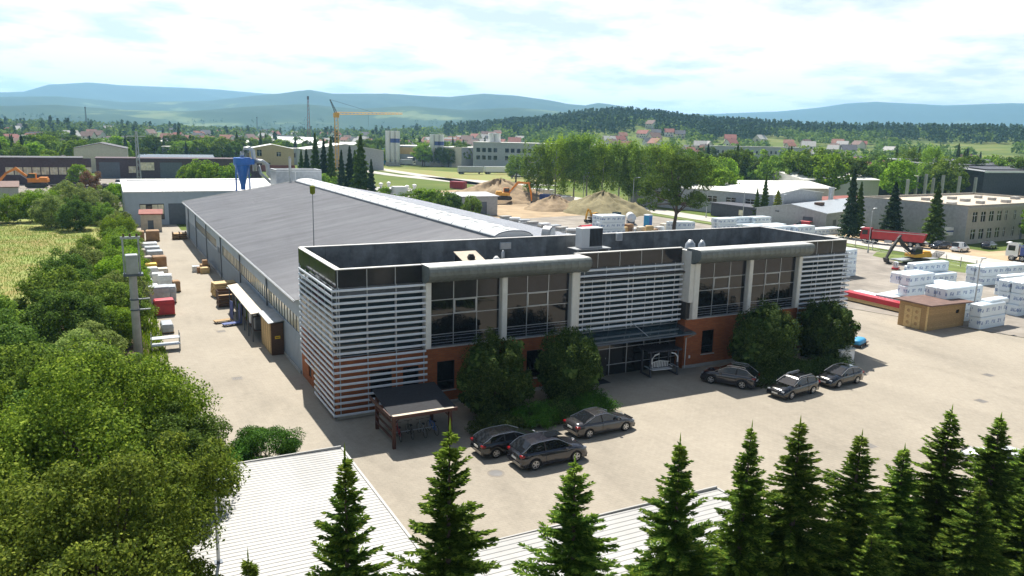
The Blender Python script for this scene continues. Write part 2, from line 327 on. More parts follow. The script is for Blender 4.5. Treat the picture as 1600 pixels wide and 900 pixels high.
# ------------------------------------------------------------------ terrain
AZ0 = math.degrees(_y)
def az(px): return AZ0+math.degrees(math.atan((px-800)/FPX))
def hor(px): return 211+.0229*(px-800)
def ridge(pts, dist, lift=0):
    a = np.array([az(p[0]) for p in pts]); h = np.array([CAM[2]+(hor(p[0])-p[1])*dist/FPX*math.cos(math.atan((p[0]-800)/FPX))*.963+lift for p in pts])
    return a, h
RG = [ # pts, distance, half-width inner, outer, trees lift
 (ridge([(-700, 170), (-300, 155), (0, 145), (50, 144), (90, 133), (150, 130), (200, 134), (300, 138), (350, 141), (420, 147), (520, 150), (600, 158), (800, 170), (1000, 180), (1100, 178), (1150, 176), (1200, 174), (1260, 168), (1300, 162), (1345, 159), (1400, 162), (1450, 165), (1500, 163), (1550, 161), (1600, 162), (1900, 170), (2400, 175)], 9000), 9000, 2600, 2600),
 (ridge([(-700, 160), (0, 152), (100, 151), (200, 160), (330, 158), (400, 150), (440, 147), (485, 141), (520, 147), (600, 147), (650, 150), (700, 152), (750, 147), (800, 150), (850, 157), (880, 163), (905, 165), (925, 161), (960, 166), (1000, 176), (1090, 179), (1130, 182), (1180, 192), (1300, 205), (1900, 222)], 6000), 6000, 1900, 2400),
 (ridge([(-700, 175), (0, 166), (100, 164), (200, 172), (300, 174), (400, 166), (480, 163), (560, 170), (640, 166), (720, 172), (800, 168), (900, 178), (1000, 192), (1100, 205), (1900, 228)], 3900), 3900, 1300, 1800),
 (ridge([(-700, 186), (0, 190), (100, 193), (250, 198), (450, 205), (600, 205), (700, 199), (780, 194), (850, 188), (905, 180), (960, 176), (1010, 180), (1050, 186), (1100, 191), (1150, 194), (1250, 199), (1400, 202), (1500, 204), (1600, 205), (1900, 205), (2400, 214)], 1450, -9), 1450, 850, 1500),
]
def sm(t): t = np.clip(t, 0, 1); return t*t*(3-2*t)
def wob(x, y, s): return np.sin(x*1.7/s+1.3)*np.cos(y*1.3/s+.5)+.5*np.sin(x*3.9/s+y*2.3/s)+.27*np.sin(x*8.3/s-y*7.1/s+2)
def HT(x, y):
    x = np.asarray(x, float); y = np.asarray(y, float); dx, dy = x-CAM[0], y-CAM[1]; r = np.hypot(dx, dy); a = np.degrees(np.arctan2(dx, dy)); h = np.zeros_like(r)
    for (ra, rh), d, wi, wo in RG:
        pk = np.interp(a, ra, rh); pk = np.where((a < ra[0]) | (a > ra[-1]), 15, pk)
        t = np.where(r < d, sm((r-(d-wi))/wi), sm(1-(r-d)/wo)); big = d > 2000
        hh = pk*t
        if big: hh = hh*(1+.10*(t*(1-t)*4)*wob(x, y, d*.035)) - (1-t)*t*.12*pk*(1+wob(y, x, d*.06))
        h = np.maximum(h, hh)
    return np.where(r < 560, 0, h)
def build_ground():
    aa = np.concatenate([np.arange(-180, -22, 6.0), np.arange(-22, 82, .22), np.arange(82, 180, 6.0)])
    rr = np.concatenate([[0.01, 60, 150, 300, 450, 560], np.geomspace(600, 3300, 46)[0:], np.geomspace(3400, 12500, 80)])
    A, RR = np.meshgrid(np.radians(aa), rr); X = CAM[0]+RR*np.sin(A); Y = CAM[1]+RR*np.cos(A); Z = HT(X, Y)
    Z = np.where(RR < 500, -.03, Z-.03)
    na, nr = len(aa), len(rr); V = np.stack([X, Y, Z], -1).reshape(-1, 3)
    i = np.arange(nr-1)[:, None]*na; j = np.arange(na)[None, :]; jn = (j+1) % na
    F = np.stack([i+j, i+jn, i+na+jn, i+na+j], -1).reshape(-1, 4)[:, ::-1]
    me = bpy.data.meshes.new('ground'); me.from_pydata(V.tolist(), [], F.tolist()); me.polygons.foreach_set('use_smooth', [True]*len(F))
    mt, nt, bs = newmat('terrain'); N = nt.nodes.new; L = nt.links.new
    tc = N('ShaderNodeTexCoord')
    def nz(sc, det, ro=.6, w=0):
        n = N('ShaderNodeTexNoise'); n.noise_dimensions = '4D'; n.inputs['W'].default_value = w; n.inputs['Scale'].default_value = sc; n.inputs['Detail'].default_value = det; n.inputs['Roughness'].default_value = ro; L(tc.outputs['Object'], n.inputs['Vector']); return n.outputs['Fac']
    def ramp(f, cs):
        r = N('ShaderNodeValToRGB'); e = r.color_ramp.elements
        while len(e) < len(cs): e.new(.5)
        for k, (p, c) in zip(e, cs): k.position = p; k.color = (*c, 1)
        L(f, r.inputs[0]); return r.outputs[0]
    near = ramp(nz(.02, 8), [(.3, (.07, .10, .025)), (.5, (.11, .15, .035)), (.7, (.19, .19, .06))])
    far = ramp(nz(.0024, 7, .6, 2), [(.42, (.022, .048, .02)), (.55, (.035, .065, .025)), (.59, (.11, .15, .06)), (.70, (.17, .19, .085))])
    ge = N('ShaderNodeNewGeometry'); ln = N('ShaderNodeVectorMath'); ln.operation = 'LENGTH'; L(ge.outputs['Position'], ln.inputs[0])
    mr = N('ShaderNodeMapRange'); L(ln.outputs['Value'], mr.inputs[0]); mr.inputs[1].default_value = 1500; mr.inputs[2].default_value = 2500
    mx = N('ShaderNodeMix'); mx.data_type = 'RGBA'; L(mr.outputs[0], mx.inputs[0]); L(near, mx.inputs[6]); L(far, mx.inputs[7]); 
    sz = N('ShaderNodeSeparateXYZ'); L(ge.outputs['Position'], sz.inputs[0])
    m2 = N('ShaderNodeMapRange'); L(sz.outputs[2], m2.inputs[0]); m2.inputs[1].default_value = 150; m2.inputs[2].default_value = 260
    m3 = N('ShaderNodeMix'); m3.data_type = 'RGBA'; L(m2.outputs[0], m3.inputs[0]); L(mx.outputs[2], m3.inputs[6]); m3.inputs[7].default_value = (.025, .05, .022, 1)
    L(m3.outputs[2], bs.inputs['Base Color']); bs.inputs['Roughness'].default_value = 1; bs.inputs['Specular IOR Level'].default_value = .1
    me.materials.append(mt); o = bpy.data.objects.new('ground', me); COL.objects.link(o); o['kind'] = 'structure'
build_ground()
def sheet(name, pts, z, m, th=None):
    mb = MB()
    if th: mb.prism(pts, 'z', 0-.02, z)
    else: mb.quad(*[(x, y, z) for x, y in pts])
    return S(name, mb, m)
sheet('paved_yard', [(-10.2, -75), (120, -75), (108, -36), (71, -6), (66, 10), (60, 34), (50, 36), (47, 112), (0.2, 112), (0.2, 123), (-9, 123), (-9, 60), (-10.2, 20)], .02, 'paving')
sheet('storage_yard_gravel', [(50.2, 20), (60.2, 34), (66.2, 10), (71.2, -6), (108.2, -36), (116.9, -36), (113.6, 10), (112.5, 60), (112, 118), (60, 118), (47.2, 112), (47.2, 36.2)], .024, 'gravel')
sheet('street', [(117, -60), (125.5, -60), (125.5, 60), (125, 400), (117, 400), (117, 60)], .03, 'road')
sheet('forecourt_gravel', [(125.7, 5), (150, 5), (150, 36), (134, 36.8), (134, 70), (125.7, 70)], .026, 'soil')
sheet('verge_grass', [(112.5, 20), (114, 20), (114, 36), (112, 44), (107, 41), (104, 30), (106, 20)], .04, 'lawn')
sheet('verge_lawn', [(113.7, 46), (116.4, 46), (116.4, 118), (113.2, 118)], .04, 'lawn')
sheet('building_site_soil', [(66, 112.3), (113, 118.3), (116, 118.3), (116, 190), (100, 205), (74, 200), (64, 150)], .034, 'soil')
sheet('field_road', [(118, 230), (150, 220), (150, 227), (112, 300), (108, 420), (102, 420), (104, 300)], .03, 'road')
sheet('dry_field', [(128, 250), (190, 240), (190, 300), (150, 330), (120, 400), (112, 400), (116, 310)], .02, 'meadow')
sheet('left_meadow', [(-60, 40), (-17, 40), (-13, 90), (-14, 160), (-70, 170)], .0, 'meadow')
sheet('scrap_yard_ground', [(-60, 172), (0, 165), (0, 290), (-60, 290)], .01, 'gravel')
sheet('shrub_bed_soil', [(-60, -60), (-10.4, -60), (-10.4, 20), (-9.2, 60), (-9.2, 122), (-13, 122), (-13, 90), (-17, 39), (-60, 39)], .004, 'litter')
# ------------------------------------------------------------------ office building
def office():
    B = T('office_building', 'two-storey office building with brick ground floor, dark glazing and white sun-screen slats', 'building')
    W, DP, ZP, ZB, ZG = 50.0, 11.6, 10.5, 4.35, 9.25
    # brick ground floor
    lw = [(2.6, 4.2, .9, 3.2), (5.0, 6.2, .9, 3.2), (7.6, 9.0, 1.1, 3.3), (11.6, 13.0, 1.1, 3.3), (15.0, 16.4, 1.1, 3.3)]
    rw = [(32.4, 33.75, 1.1, 3.2), (36.6, 38, 1.1, 3.2), (40.4, 41.8, 1.1, 3.2), (45, 46.5, 1.1, 3.2)]
    P('brick_wall', MB().walls('x', .4, 19.6, 0, ZB, .3, .6, lw), 'brick', B)
    P('brick_wall', MB().walls('x', 30.4, 49.6, 0, ZB, .3, .6, rw), 'brick', B)
    P('brick_wall', MB().walls('y', .6, 11.4, 0, ZB, .4, .7, [(6.3, 7.6, 0, 2.3), (8.3, 9.2, .6, 2.3)]), 'brick', B)
    P('brick_wall', MB().box(49.3, 49.6, .6, 11.4, 0, ZB), 'brick', B)
    P('brick_wall', MB().box(19.3, 19.6, .6, 2.2, 0, ZB), 'brick', B); P('brick_wall', MB().box(30.4, 30.7, .6, 2.2, 0, ZB), 'brick', B)
    P('rear_wall', MB().box(.4, 49.6, 11.4, 11.6, 0, 9.3), 'hall_wall', B)
    P('side_door', MB().box(.46, .5, 6.3, 7.6, 0, 2.3), 'wood', B)
    P('side_window', MB().box(.46, .5, 8.3, 9.2, .6, 2.3), 'glass', B)
    for a, b, c, d in lw+rw:
        wn = P('window', MB().box(a, b, .42, .45, c, d), 'glass', B)
        f = MB()
        for q in ((a, a+.06, c, d), (b-.06, b, c, d), (a+.06, b-.06, c, c+.06), (a+.06, b-.06, d-.06, d), (a+.06, b-.06, c+.62, c+.68)): f.box(q[0], q[1], .37, .418, q[2], q[3])
        P('window_frame', f, 'dark_frame', wn); P('sill', MB().box(a-.08, b+.08, .2, .418, c-.07, c-.003), 'coping', wn)
    # dark core behind the glazing
    P('inner_wall', MB().box(.75, 19.3, .75, 11.3, ZB+.01, 8.38), 'dark_frame', B); P('inner_wall', MB().box(19.6, 30.4, 1.6, 11.3, 0, 8.37), 'dark_frame', B); P('inner_wall', MB().box(30.7, 49.25, .75, 11.3, ZB+.01, 8.38), 'dark_frame', B)
    # upper glazing: (x0, x1, columns, plane y)
    def bay(x0, x1, n, y, rows, blue=False, frame=True, rails=True):
        cw = (x1-x0)/n
        for i in range(n):
            for k in range(len(rows)-1):
                z0, z1 = rows[k], rows[k+1]; xa, xb = x0+i*cw+.03, x0+(i+1)*cw-.03
                t = random.uniform(-.012, .012); mb = MB().add([(xa, y+t, z0+.03), (xb, y-t, z0+.03), (xb, y-t, z1-.03), (xa, y+t, z1-.03), (xa, y+.06, z0+.03), (xb, y+.06, z0+.03), (xb, y+.06, z1-.03), (xa, y+.06, z1-.03)], [(0, 1, 2, 3), (5, 4, 7, 6), (0, 4, 5, 1), (1, 5, 6, 2), (2, 6, 7, 3), (3, 7, 4, 0)])
                o = P('glass_pane', mb, ('glass_blue' if blue else 'glass') if not (k == len(rows)-2 and rails) else 'glass_panel', B)
                if frame and i == n//2 and k == len(rows)-3:
                    f = MB()
                    for q in ((xa, xa+.09, z0, z1), (xb-.09, xb, z0, z1), (xa+.09, xb-.09, z0, z0+.09), (xa+.09, xb-.09, z1-.09, z1)): f.box(q[0], q[1], y-.06, y-.016, q[2], q[3])
                    P('opening_frame', f, 'alu', o)
        for i in range(n+1): P('mullion', MB().box(x0+i*cw-.028, x0+i*cw+.028, y-.035, y+.1, rows[0], rows[-1]), 'alu', B)
        for z in rows: P('transom', MB().box(x0, x1, y-.032, y+.09, z-.024, z+.024), 'alu', B)
        if rails:
            for z in (4.55, 4.75, 4.95, 5.2): P('rail', MB().tube([(x0, y-.2, z), (x1, y-.2, z)], .014, 5), 'alu', B)
    rows = [4.42, 5.33, 6.77, 7.85, 9.2]
    for a, b in ((7.02, 12.56), (13.06, 18.6), (31.4, 36.94), (37.44, 42.98)): bay(a, b, 3, .34, rows)
    P('sill_band', MB().box(6.6, 19.5, .14, .5, 4.352, 4.43), 'coping', B); P('sill_band', MB().box(30.5, 43.4, .14, .5, 4.352, 4.43), 'coping', B)
    for x0, x1 in ((6.58, 7.0), (12.58, 13.04), (18.62, 19.2), (30.8, 31.38), (36.96, 37.42), (43.0, 43.42)):
        P('pillar', MB().bbox(x0, x1, -.12, .5, 4.44, 9.35, .06), 'white_render', B)
    P('return_wall', MB().box(30.35, 30.8, .0, 1.55, 5.9, 10.3), 'white_render', B); P('return_wall', MB().box(30.36, 30.79, .3, 1.55, 4.36, 5.89), 'dark_frame', B)
    P('return_wall', MB().box(19.2, 19.6, .3, 1.55, 4.36, 10.3), 'white_render', B)
    # glazing behind the screens
    bay(.42, 6.56, 3, .5, [4.4, 6.0, 7.7, 9.2], True, False, False); bay(43.44, 49.55, 3, .5, [4.4, 6.0, 7.7, 9.2], True, False, False); bay(19.62, 30.34, 6, 1.3, [3.9, 4.5, 6.0, 7.7, 9.2], True, False, False)
    for k in range(5):
        y0 = .62+k*2.15; P('side_glass', MB().box(.42, .5, y0, y0+2.1, 4.4, 9.2), 'glass_blue', B); P('side_glass', MB().box(49.5, 49.58, y0, y0+2.1, 4.4, 9.2), 'glass_blue', B)
    # dark parapet glass panels
    def ppan(x0, x1, n, y):
        c = (x1-x0)/n
        for i in range(n):
            P('parapet_panel', MB().box(x0+i*c+.03, x0+(i+1)*c-.03, y, y+.05, 9.24, 10.42), 'glass_panel', B); P('parapet_mullion', MB().box(x0+i*c-.025, x0+i*c+.025, y-.03, y+.045, 9.2, 10.42), 'alu', B)
    ppan(.45, 6.5, 3, .34); ppan(19.6, 30.35, 5, 1.18); ppan(43.6, 49.6, 3, .34)
    for k in range(6):
        y0 = .45+k*1.84
        P('parapet_panel', MB().box(.36, .42, y0, y0+1.79, 9.24, 10.42), 'glass_panel', B); P('parapet_panel', MB().box(49.55, 49.6, y0, y0+1.79, 9.24, 10.42), 'glass_panel', B)
    # parapet core, coping, roof deck
    P('roof_deck', MB().box(.5, 49.5, .65, 11.35, 8.4, 8.5), 'roof_felt', B)
    for i in range(24):
        x0 = .45+i*2.045; P('parapet_sheet', MB().box(x0, x0+2.03, 11.36, 11.5, 8.51, 10.42), 'parapet', B); P('coping', MB().box(x0, x0+2.035, 11.28, 11.62, 10.43, 10.49), 'coping', B)
    for i in range(5):
        y0 = .7+i*2.13; P('parapet_sheet', MB().box(.45, .6, y0, y0+2.11, 8.51, 10.42), 'parapet', B); P('parapet_sheet', MB().box(49.38, 49.53, y0, y0+2.11, 8.51, 10.42), 'parapet', B)
        P('coping', MB().box(.3, .72, y0-.1, y0+2.02, 10.43, 10.49), 'coping', B); P('coping', MB().box(49.26, 49.66, y0-.1, y0+2.02, 10.43, 10.49), 'coping', B)
    for a, b, n, y in ((.3, 6.42, 3, .28), (19.62, 30.34, 5, 1.1), (43.6, 49.66, 3, .28)):
        c = (b-a)/n
        for i in range(n): P('coping', MB().box(a+i*c, a+(i+1)*c-.012, y, y+.36, 10.435, 10.495), 'coping', B)
        P('parapet_core', MB().box(a+.2, b-.05, y+.14, y+.32, 8.51, 10.43), 'parapet', B)
    for a, b in ((6.42, 19.62), (30.34, 43.58)): P('parapet_core', MB().box(a+.05, b-.05, .45, .62, 8.51, 10.38), 'parapet', B)
    # barrel eaves
    def barrel(x0, x1):
        n = 22; c = (x1-x0)/n
        prof = [(.66, 10.40), (.66, 10.47), (-.95, 10.50)]+[(-.95-.28*math.sin(t*math.pi/2)*1.0+(.0), 10.50-.36*(1-math.cos(t*math.pi/2))) for t in (.3, .6, 1)]+[(-1.23+1.13*(1-math.cos(t*math.pi/2)), 10.14-.88*math.sin(t*math.pi/2)) for t in (.2, .4, .6, .8, 1)]+[(.3, 9.24), (.3, 9.3)]
        o_ = P('eave_panel', MB().prism(prof, 'x', .006, c-.006), 'zinc', B); me = o_.data; o_.location = (x0, 0, 0)
        for i in range(1, n): D('eave_panel', me, B, (x0+i*c, 0, 0))
        o_ = P('eave_seam', MB().prism([(p[0]-.014, p[1]-.004) for p in prof[2:-2]]+[(p[0]+.03, p[1]-.03) for p in prof[2:-2]][::-1], 'x', -.012, .012), 'zinc', B); sm_ = o_.data; o_.location = (x0, 0, 0)
        for i in range(1, n+1): D('eave_seam', sm_, B, (x0+i*c, 0, 0))
        for xe in (x0+.01, x1-.03): P('eave_end', MB().prism(prof[2:-1], 'x', xe, xe+.02), 'zinc', B)
        for i in range(n): P('eave_cover', MB().box(x0+i*c+.006, x0+(i+1)*c-.006, -.94, .6, 10.503, 10.512), 'coping', B)
    barrel(6.44, 19.62); barrel(30.36, 43.56)
    # slat screens
    def slat_profile(): return [(-.05, -.07), (.035, -.09), (.06, -.02), (.05, .07), (-.03, .09), (-.06, .03)]
    def slat_x(x0, x1, y, z): P('slat', MB().prism([(y+a, z+b) for a, b in slat_profile()], 'x', x0, x1), 'slat', B)
    def slat_y(y0, y1, x, z, s=1): P('slat', MB().prism([(x+s*a, z+b) for a, b in slat_profile()], 'y', y0, y1), 'slat', B)
    zs = [9.1-.435*k for k in range(21)]
    for k, z in enumerate(zs):
        slat_x(-.07, 6.62 if z > 4 else 6.72, 0, z)
        ye = 9.85 if z > 2.2 else (8.4 if z > 1.75 else 5.6)
        slat_y(.07, ye, 0, z); slat_x(43.45, 50.07, 0, z); slat_y(.07, 9.8, 50, z, -1)
        if z > 4.2: slat_x(19.3, 30.3, .88, z)
    for x in (.45, 2.4, 4.45, 6.5): P('screen_post', MB().box(x-.03, x+.03, .06, .12, .3, 9.3), 'alu', B)
    for x in (43.6, 45.6, 47.7, 49.6): P('screen_post', MB().box(x-.03, x+.03, .06, .12, .3, 9.3), 'alu', B)
    for x in (20.4, 22.5, 24.7, 25.2, 27.4, 29.5): P('screen_post', MB().box(x-.03, x+.03, .945, 1.0, 4.1, 9.3), 'alu', B)
    for y in (.5, 2.4, 4.3, 6.2, 8.0, 9.7):
        z0 = .3 if y < 5.5 else 2.3
        P('screen_post', MB().box(.07, .12, y-.03, y+.03, z0, 9.3), 'alu', B); P('screen_post', MB().box(49.88, 49.93, y-.03, y+.03, .3, 9.3), 'alu', B)
    # entrance
    for i in range(6):
        xa = 19.9+i*1.74
        for z0, z1 in ((.05, 2.3), (2.36, 3.6)): P('entrance_pane', MB().box(xa+.03, xa+1.71, 1.3, 1.36, z0, z1), 'glass', B)
        P('mullion', MB().box(xa-.03, xa+.03, 1.25, 1.4, .03, 3.62), 'alu', B)
    P('transom', MB().box(19.9, 30.3, 1.26, 1.4, 2.302, 2.357), 'alu', B); P('transom', MB().box(19.9, 30.3, 1.26, 1.4, .9, .95), 'alu', B)
    dr = P('entrance_door', MB().box(21.62, 23.1, 1.2, 1.25, .06, 2.28), 'glass_panel', B); P('handle', MB().tube([(22.95, 1.16, 1.6), (22.95, 1.16, 1.5)], .02, 6), 'galv', dr)
    P('door_mat', MB().box(20.2, 22.4, -.5, .6, .022, .04), 'black_rubber', B)
    P('entrance_canopy', MB().prism([(1.2, 3.82), (1.2, 3.9), (-1.25, 3.62), (-1.25, 3.52)], 'x', 19.7, 30.3), 'glass_blue', B)
    for x in (19.9, 21.9, 23.9, 25.9, 27.9, 30.1): P('canopy_bracket', MB().tube([(x, 1.2, 3.78), (x, -1.2, 3.5)], .035, 6), 'alu', B)
    P('canopy_stay', MB().tube([(25.0, .8, 4.6), (25.6, -.9, 3.66)], .03, 6), 'galv', B)
    P('canopy_gutter', MB().tube([(19.7, -1.28, 3.52), (30.3, -1.28, 3.52)], .06, 6), 'steel_dark', B)
    P('downpipe', MB().tube([(30.3, -1.28, 3.5), (30.45, -.3, 3.0), (30.55, .2, 2.8), (30.55, .2, .1)], .045, 6), 'white_metal', B)
    P('plinth', MB().box(.3, 19.62, .22, .299, 0, .28), 'concrete', B); P('plinth', MB().box(30.38, 49.7, .22, .299, 0, .28), 'concrete', B)
    P('wall_lamp', MB().bbox(31.0, 31.15, .2, .3, .9, 1.15, .02), 'white_metal', B)
    return B
office()
# roof things
def vent(x, y, z, label, r=.3, h=.5, m='galv', name='roof_vent'):
    t = T(name, label, 'vent', (x, y, z)); P('stack', MB().lathe([(r*.5, 0), (r*.5, h*.6)], n=10), m, t); P('cowl', MB().lathe([(r, h*.55), (r, h*.62), (r*.85, h*.85), (r*.3, h), (.01, h)], n=12), m, t, True)
vent(*G(608, 408, 8.5), 8.5, 'dark mushroom vent on the flat roof near the white-slatted corner', .42, .75, 'dark_frame')
vent(15.4, 6.6, 8.5, 'small white dome vent beside the roof hatch', .32, 1.2, 'white_metal'); vent(16.2, 7.0, 8.5, 'slim pipe vent with cap beside the white dome vent', .16, 1.6)
vent(32.2, 2.4, 8.5, 'larger of two grey domes behind the white return wall', .5, 2.4); vent(33.6, 2.5, 8.5, 'smaller of two grey domes behind the white return wall', .36, 2.3)
t = T('roof_hatch', 'sloping grey roof hatch behind the first barrel eave', 'hatch', (13.4, 7.6, 9.2)); P('curb', MB().prism([(-.8, -.7), (.8, -.7), (.8, .62), (-.8, .2)], 'x', -.95, .95), 'dark_frame', t); P('lid', MB().prism([(-.95, .19), (.95, .69), (.95, .75), (-.95, .25)], 'x', -1.0, 1.0), 'beige_board', t); P('fan', MB().lathe([(.3, .2), (.34, .5), (.2, .72), (.01, .75)], -.1, -.6, 10), 'mach_dark', t)
t = T('air_conditioner', 'big white air-conditioning unit with dark grille on the office roof', 'air conditioner', (26.4, 9.6, 9.42)); P('case', MB().bbox(-1.15, 1.15, -.55, .55, .12, 1.95, .04), 'white_metal', t)
for i in range(9): P('grille_bar', MB().box(-.25+i*.15, -.17+i*.15, -.6, -.551, .3, 1.85), 'mach_dark', t)
P('grille', MB().box(-.3, 1.1, -.57, -.552, .25, 1.9), 'steel_dark', t); P('base_frame', MB().box(-1.9, 1.9, -.9, .7, 0, .1), 'galv', t)
for a in (-1.7, 1.7): P('support_leg', MB().box(a-.1, a+.1, -.8, .6, -.92, -.002), 'galv', t)
for x in (12.5,): pass
t = T('wall_cabinet', 'small grey cabinet fixed to the inner parapet beside the air conditioner', 'cabinet', (30.9, 11.22, 9.75)); P('case', MB().bbox(-.35, .35, -.12, .1, 0, .75), 'white_metal', t); P('door', MB().box(-.3, .3, -.135, -.121, .05, .7), 'wrap_grey', t)
t = T('wall_cabinet', 'pale flat panel fixed to the inner parapet left of the air conditioner', 'cabinet', (18.6, 11.24, 9.5)); P('case', MB().bbox(-.55, .55, -.1, .1, 0, .6), 'wrap_grey', t); P('door', MB().box(-.5, .5, -.112, -.101, .05, .55), 'coping', t)
t = T('radio_mast', 'thin grey mast with a pale tip rising behind the slatted corner', 'mast', (3.1, 17.7, 6.78)); P('rod', MB().tube([(0, 0, 0), (0, 0, 7.4)], [.045, .03], 6), 'steel_dark', t); P('tip', MB().lathe([(.03, 7.3), (.22, 7.4), (.24, 8.0), (.03, 8.1)], n=8), 'lf_thuja', t); P('foot', MB().box(-.2, .2, -.2, .2, -.02, .08), 'galv', t)

# ------------------------------------------------------------------ production hall
def hall():
    B = T('production_hall', 'long grey production hall with dark sheet roof and white ridge skylight', 'building', (0, 0, 0))
    Y0, Y1, ZE, ZR, XR = 11.7, 104.0, 6.1, 10.0, 22.2
    P('wall', MB().walls('y', Y0, Y1, 0, ZE, .4, .65, [(12.2, 56.6, 3.25, 4.6), (62, 88.5, 3.4, 4.6), (58.6, 61.2, 0, 3.9)]), 'hall_wall', B)
    P('wall', MB().box(43.8, 44.1, Y0, Y1, 0, ZE), 'hall_wall', B)
    for y0 in (Y0, Y1-.25): P('gable_wall', MB().prism([(.66, 0), (43.79, 0), (43.79, ZE), (XR, ZR-.05), (.66, ZE)], 'y', y0, y0+.25), 'hall_wall', B)
    P('wall_rib_sheet', (lambda mb: [mb.box(.36, .399, y, y+.1, .3, 3.2) for y in np.arange(12, 103, .5)] and mb)(MB()), 'hall_wall', B)['kind'] = 'stuff'
    P('gate', MB().box(.5, .56, 58.6, 61.2, 0, 3.9), 'steel_dark', B)
    def panes(a, b, z0, z1, c):
        n = int((b-a)/c); me = None
        for i in range(n):
            y = a+i*(b-a)/n
            if me is None: o = P('window_pane', MB().box(.47, .51, .05, (b-a)/n-.05, z0+.05, z1-.05), 'pane_lit', B); o.location = (0, y, 0); me = o.data
            else: D('window_pane', me, B, (0, y, 0))
        mu = None
        for i in range(n+1):
            y = a+i*(b-a)/n
            if mu is None: o = P('window_mullion', MB().box(.42, .5, -.05, .05, z0, z1), 'steel_dark', B); o.location = (0, y, 0); mu = o.data
            else: D('window_mullion', mu, B, (0, y, 0))
    panes(12.2, 56.6, 3.25, 4.6, 1.15); panes(62, 88.5, 3.4, 4.6, 1.15)
    P('window_back', MB().box(.56, .6, 12.1, 90, 3.1, 4.7), 'dark_frame', B)
    for y in (25.4, 41.4, 57.2, 72.6, 86.5, 98): P('downpipe', MB().tube([(.3, y, .05), (.3, y, 5.9)], .08, 6), 'steel_dark', B)
    P('plinth', MB().box(.3, .395, Y0, Y1, 0, .3), 'concrete', B)
    # corrugated slope
    def slope(xa, za, xb, zb, m):
        ys = []; p = .36
        for i in range(int((Y1+.3-Y0)/p)):
            y = Y0+i*p; ys += [(y, 0), (y+.2, 0), (y+.235, .045), (y+.325, .045)]
        ys.append((Y1+.3, 0)); vs = []; fs = []
        for y, d in ys: vs += [(xa, y, za+d), (xb, y, zb+d), (xa, y, za-.1), (xb, y, zb-.1)]
        for i in range(len(ys)-1): k = i*4; fs += [(k, k+1, k+5, k+4), (k, k+4, k+6, k+2)]
        return P('roof', MB().add(vs, fs), m, B)
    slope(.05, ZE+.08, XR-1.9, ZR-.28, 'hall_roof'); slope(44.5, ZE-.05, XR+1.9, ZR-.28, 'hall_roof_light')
    P('gutter', MB().prism([(-.14, ZE-.1), (.05, ZE-.1), (.05, ZE+.06), (-.02, ZE+.06), (-.02, ZE-.04), (-.1, ZE-.04), (-.1, ZE+.06), (-.14, ZE+.06)], 'y', Y0, Y1+.2), 'galv', B)
    P('verge', MB().prism([(.0, ZE+.12), (XR-1.9, ZR-.2), (XR-1.9, ZR-.1), (0, ZE+.22)], 'y', Y1+.2, Y1+.4), 'coping', B)
    # ridge skylight: a row of vaulted panels
    s0, s1, n = 16.5, Y1-1, 24; c = (s1-s0)/n; pr = [(XR-2, ZR-.36)]+[(XR-2*math.cos(t), ZR-.12+.55*math.sin(t)) for t in np.linspace(0, math.pi, 11)]+[(XR+2, ZR-.36)]
    o_ = P('skylight_panel', MB().prism(pr, 'y', .02, c-.05), 'poly', B); me = o_.data; o_.location = (0, s0, 0)
    for i in range(1, n): D('skylight_panel', me, B, (0, s0+i*c, 0))
    rb = P('skylight_rib', MB().prism([(x, z+.03) for x, z in pr[1:-1]]+[(x, z-.06) for x, z in pr[1:-1]][::-1], 'y', -.06, .06), 'steel_dark', B); rb = rb.data; B.children[0]; [c_ for c_ in B.children if c_.data == rb][0].location = (0, s0, 0)
    for i in range(1, n+1): D('skylight_rib', rb, B, (0, s0+i*c-.015, 0))
    for i in range(0, n, 2):
        ya, yb = s0+i*c+.6, s0+(i+1)*c-.6
        for t0, t1, q0, q1 in ((.9, 1.45, ya, ya+.09), (.9, 1.45, yb-.09, yb), (.86, .94, ya, yb), (1.41, 1.49, ya, yb)):
            A_ = [(XR-2*math.cos(t), ZR-.12+.55*math.sin(t)) for t in np.linspace(t0, t1, 4)]; P('skylight_flap', MB().prism([(x, z+.05) for x, z in A_]+[(x, z-.02) for x, z in A_][::-1], 'y', q0, q1), 'galv', B)
    P('skylight_curb', MB().box(XR-2.15, XR-2.005, s0, s1, ZR-.55, ZR-.05), 'steel_dark', B); P('skylight_curb', MB().box(XR+2.005, XR+2.15, s0, s1, ZR-.55, ZR-.05), 'steel_dark', B)
    P('ridge_cap', MB().box(XR-1.9, XR+1.9, Y0, s0-.1, ZR-.3, ZR-.2), 'hall_roof', B)
hall()
t = T('duct_fan', 'round grey duct fan lying on the hall roof behind the office parapet', 'fan', (24.4, 13.6, 9.62), R(35)); P('drum', MB().lathe([(.75, -.4), (.75, .4)], 0, .75, 18, 'y'), 'grey_metal', t); P('mouth', MB().lathe([(.62, -.46), (.62, -.402)], 0, .75, 18, 'y'), 'wrap_grey', t); P('foot', MB().box(-.6, .6, -.4, .4, -.1, .1), 'mach_dark', t)
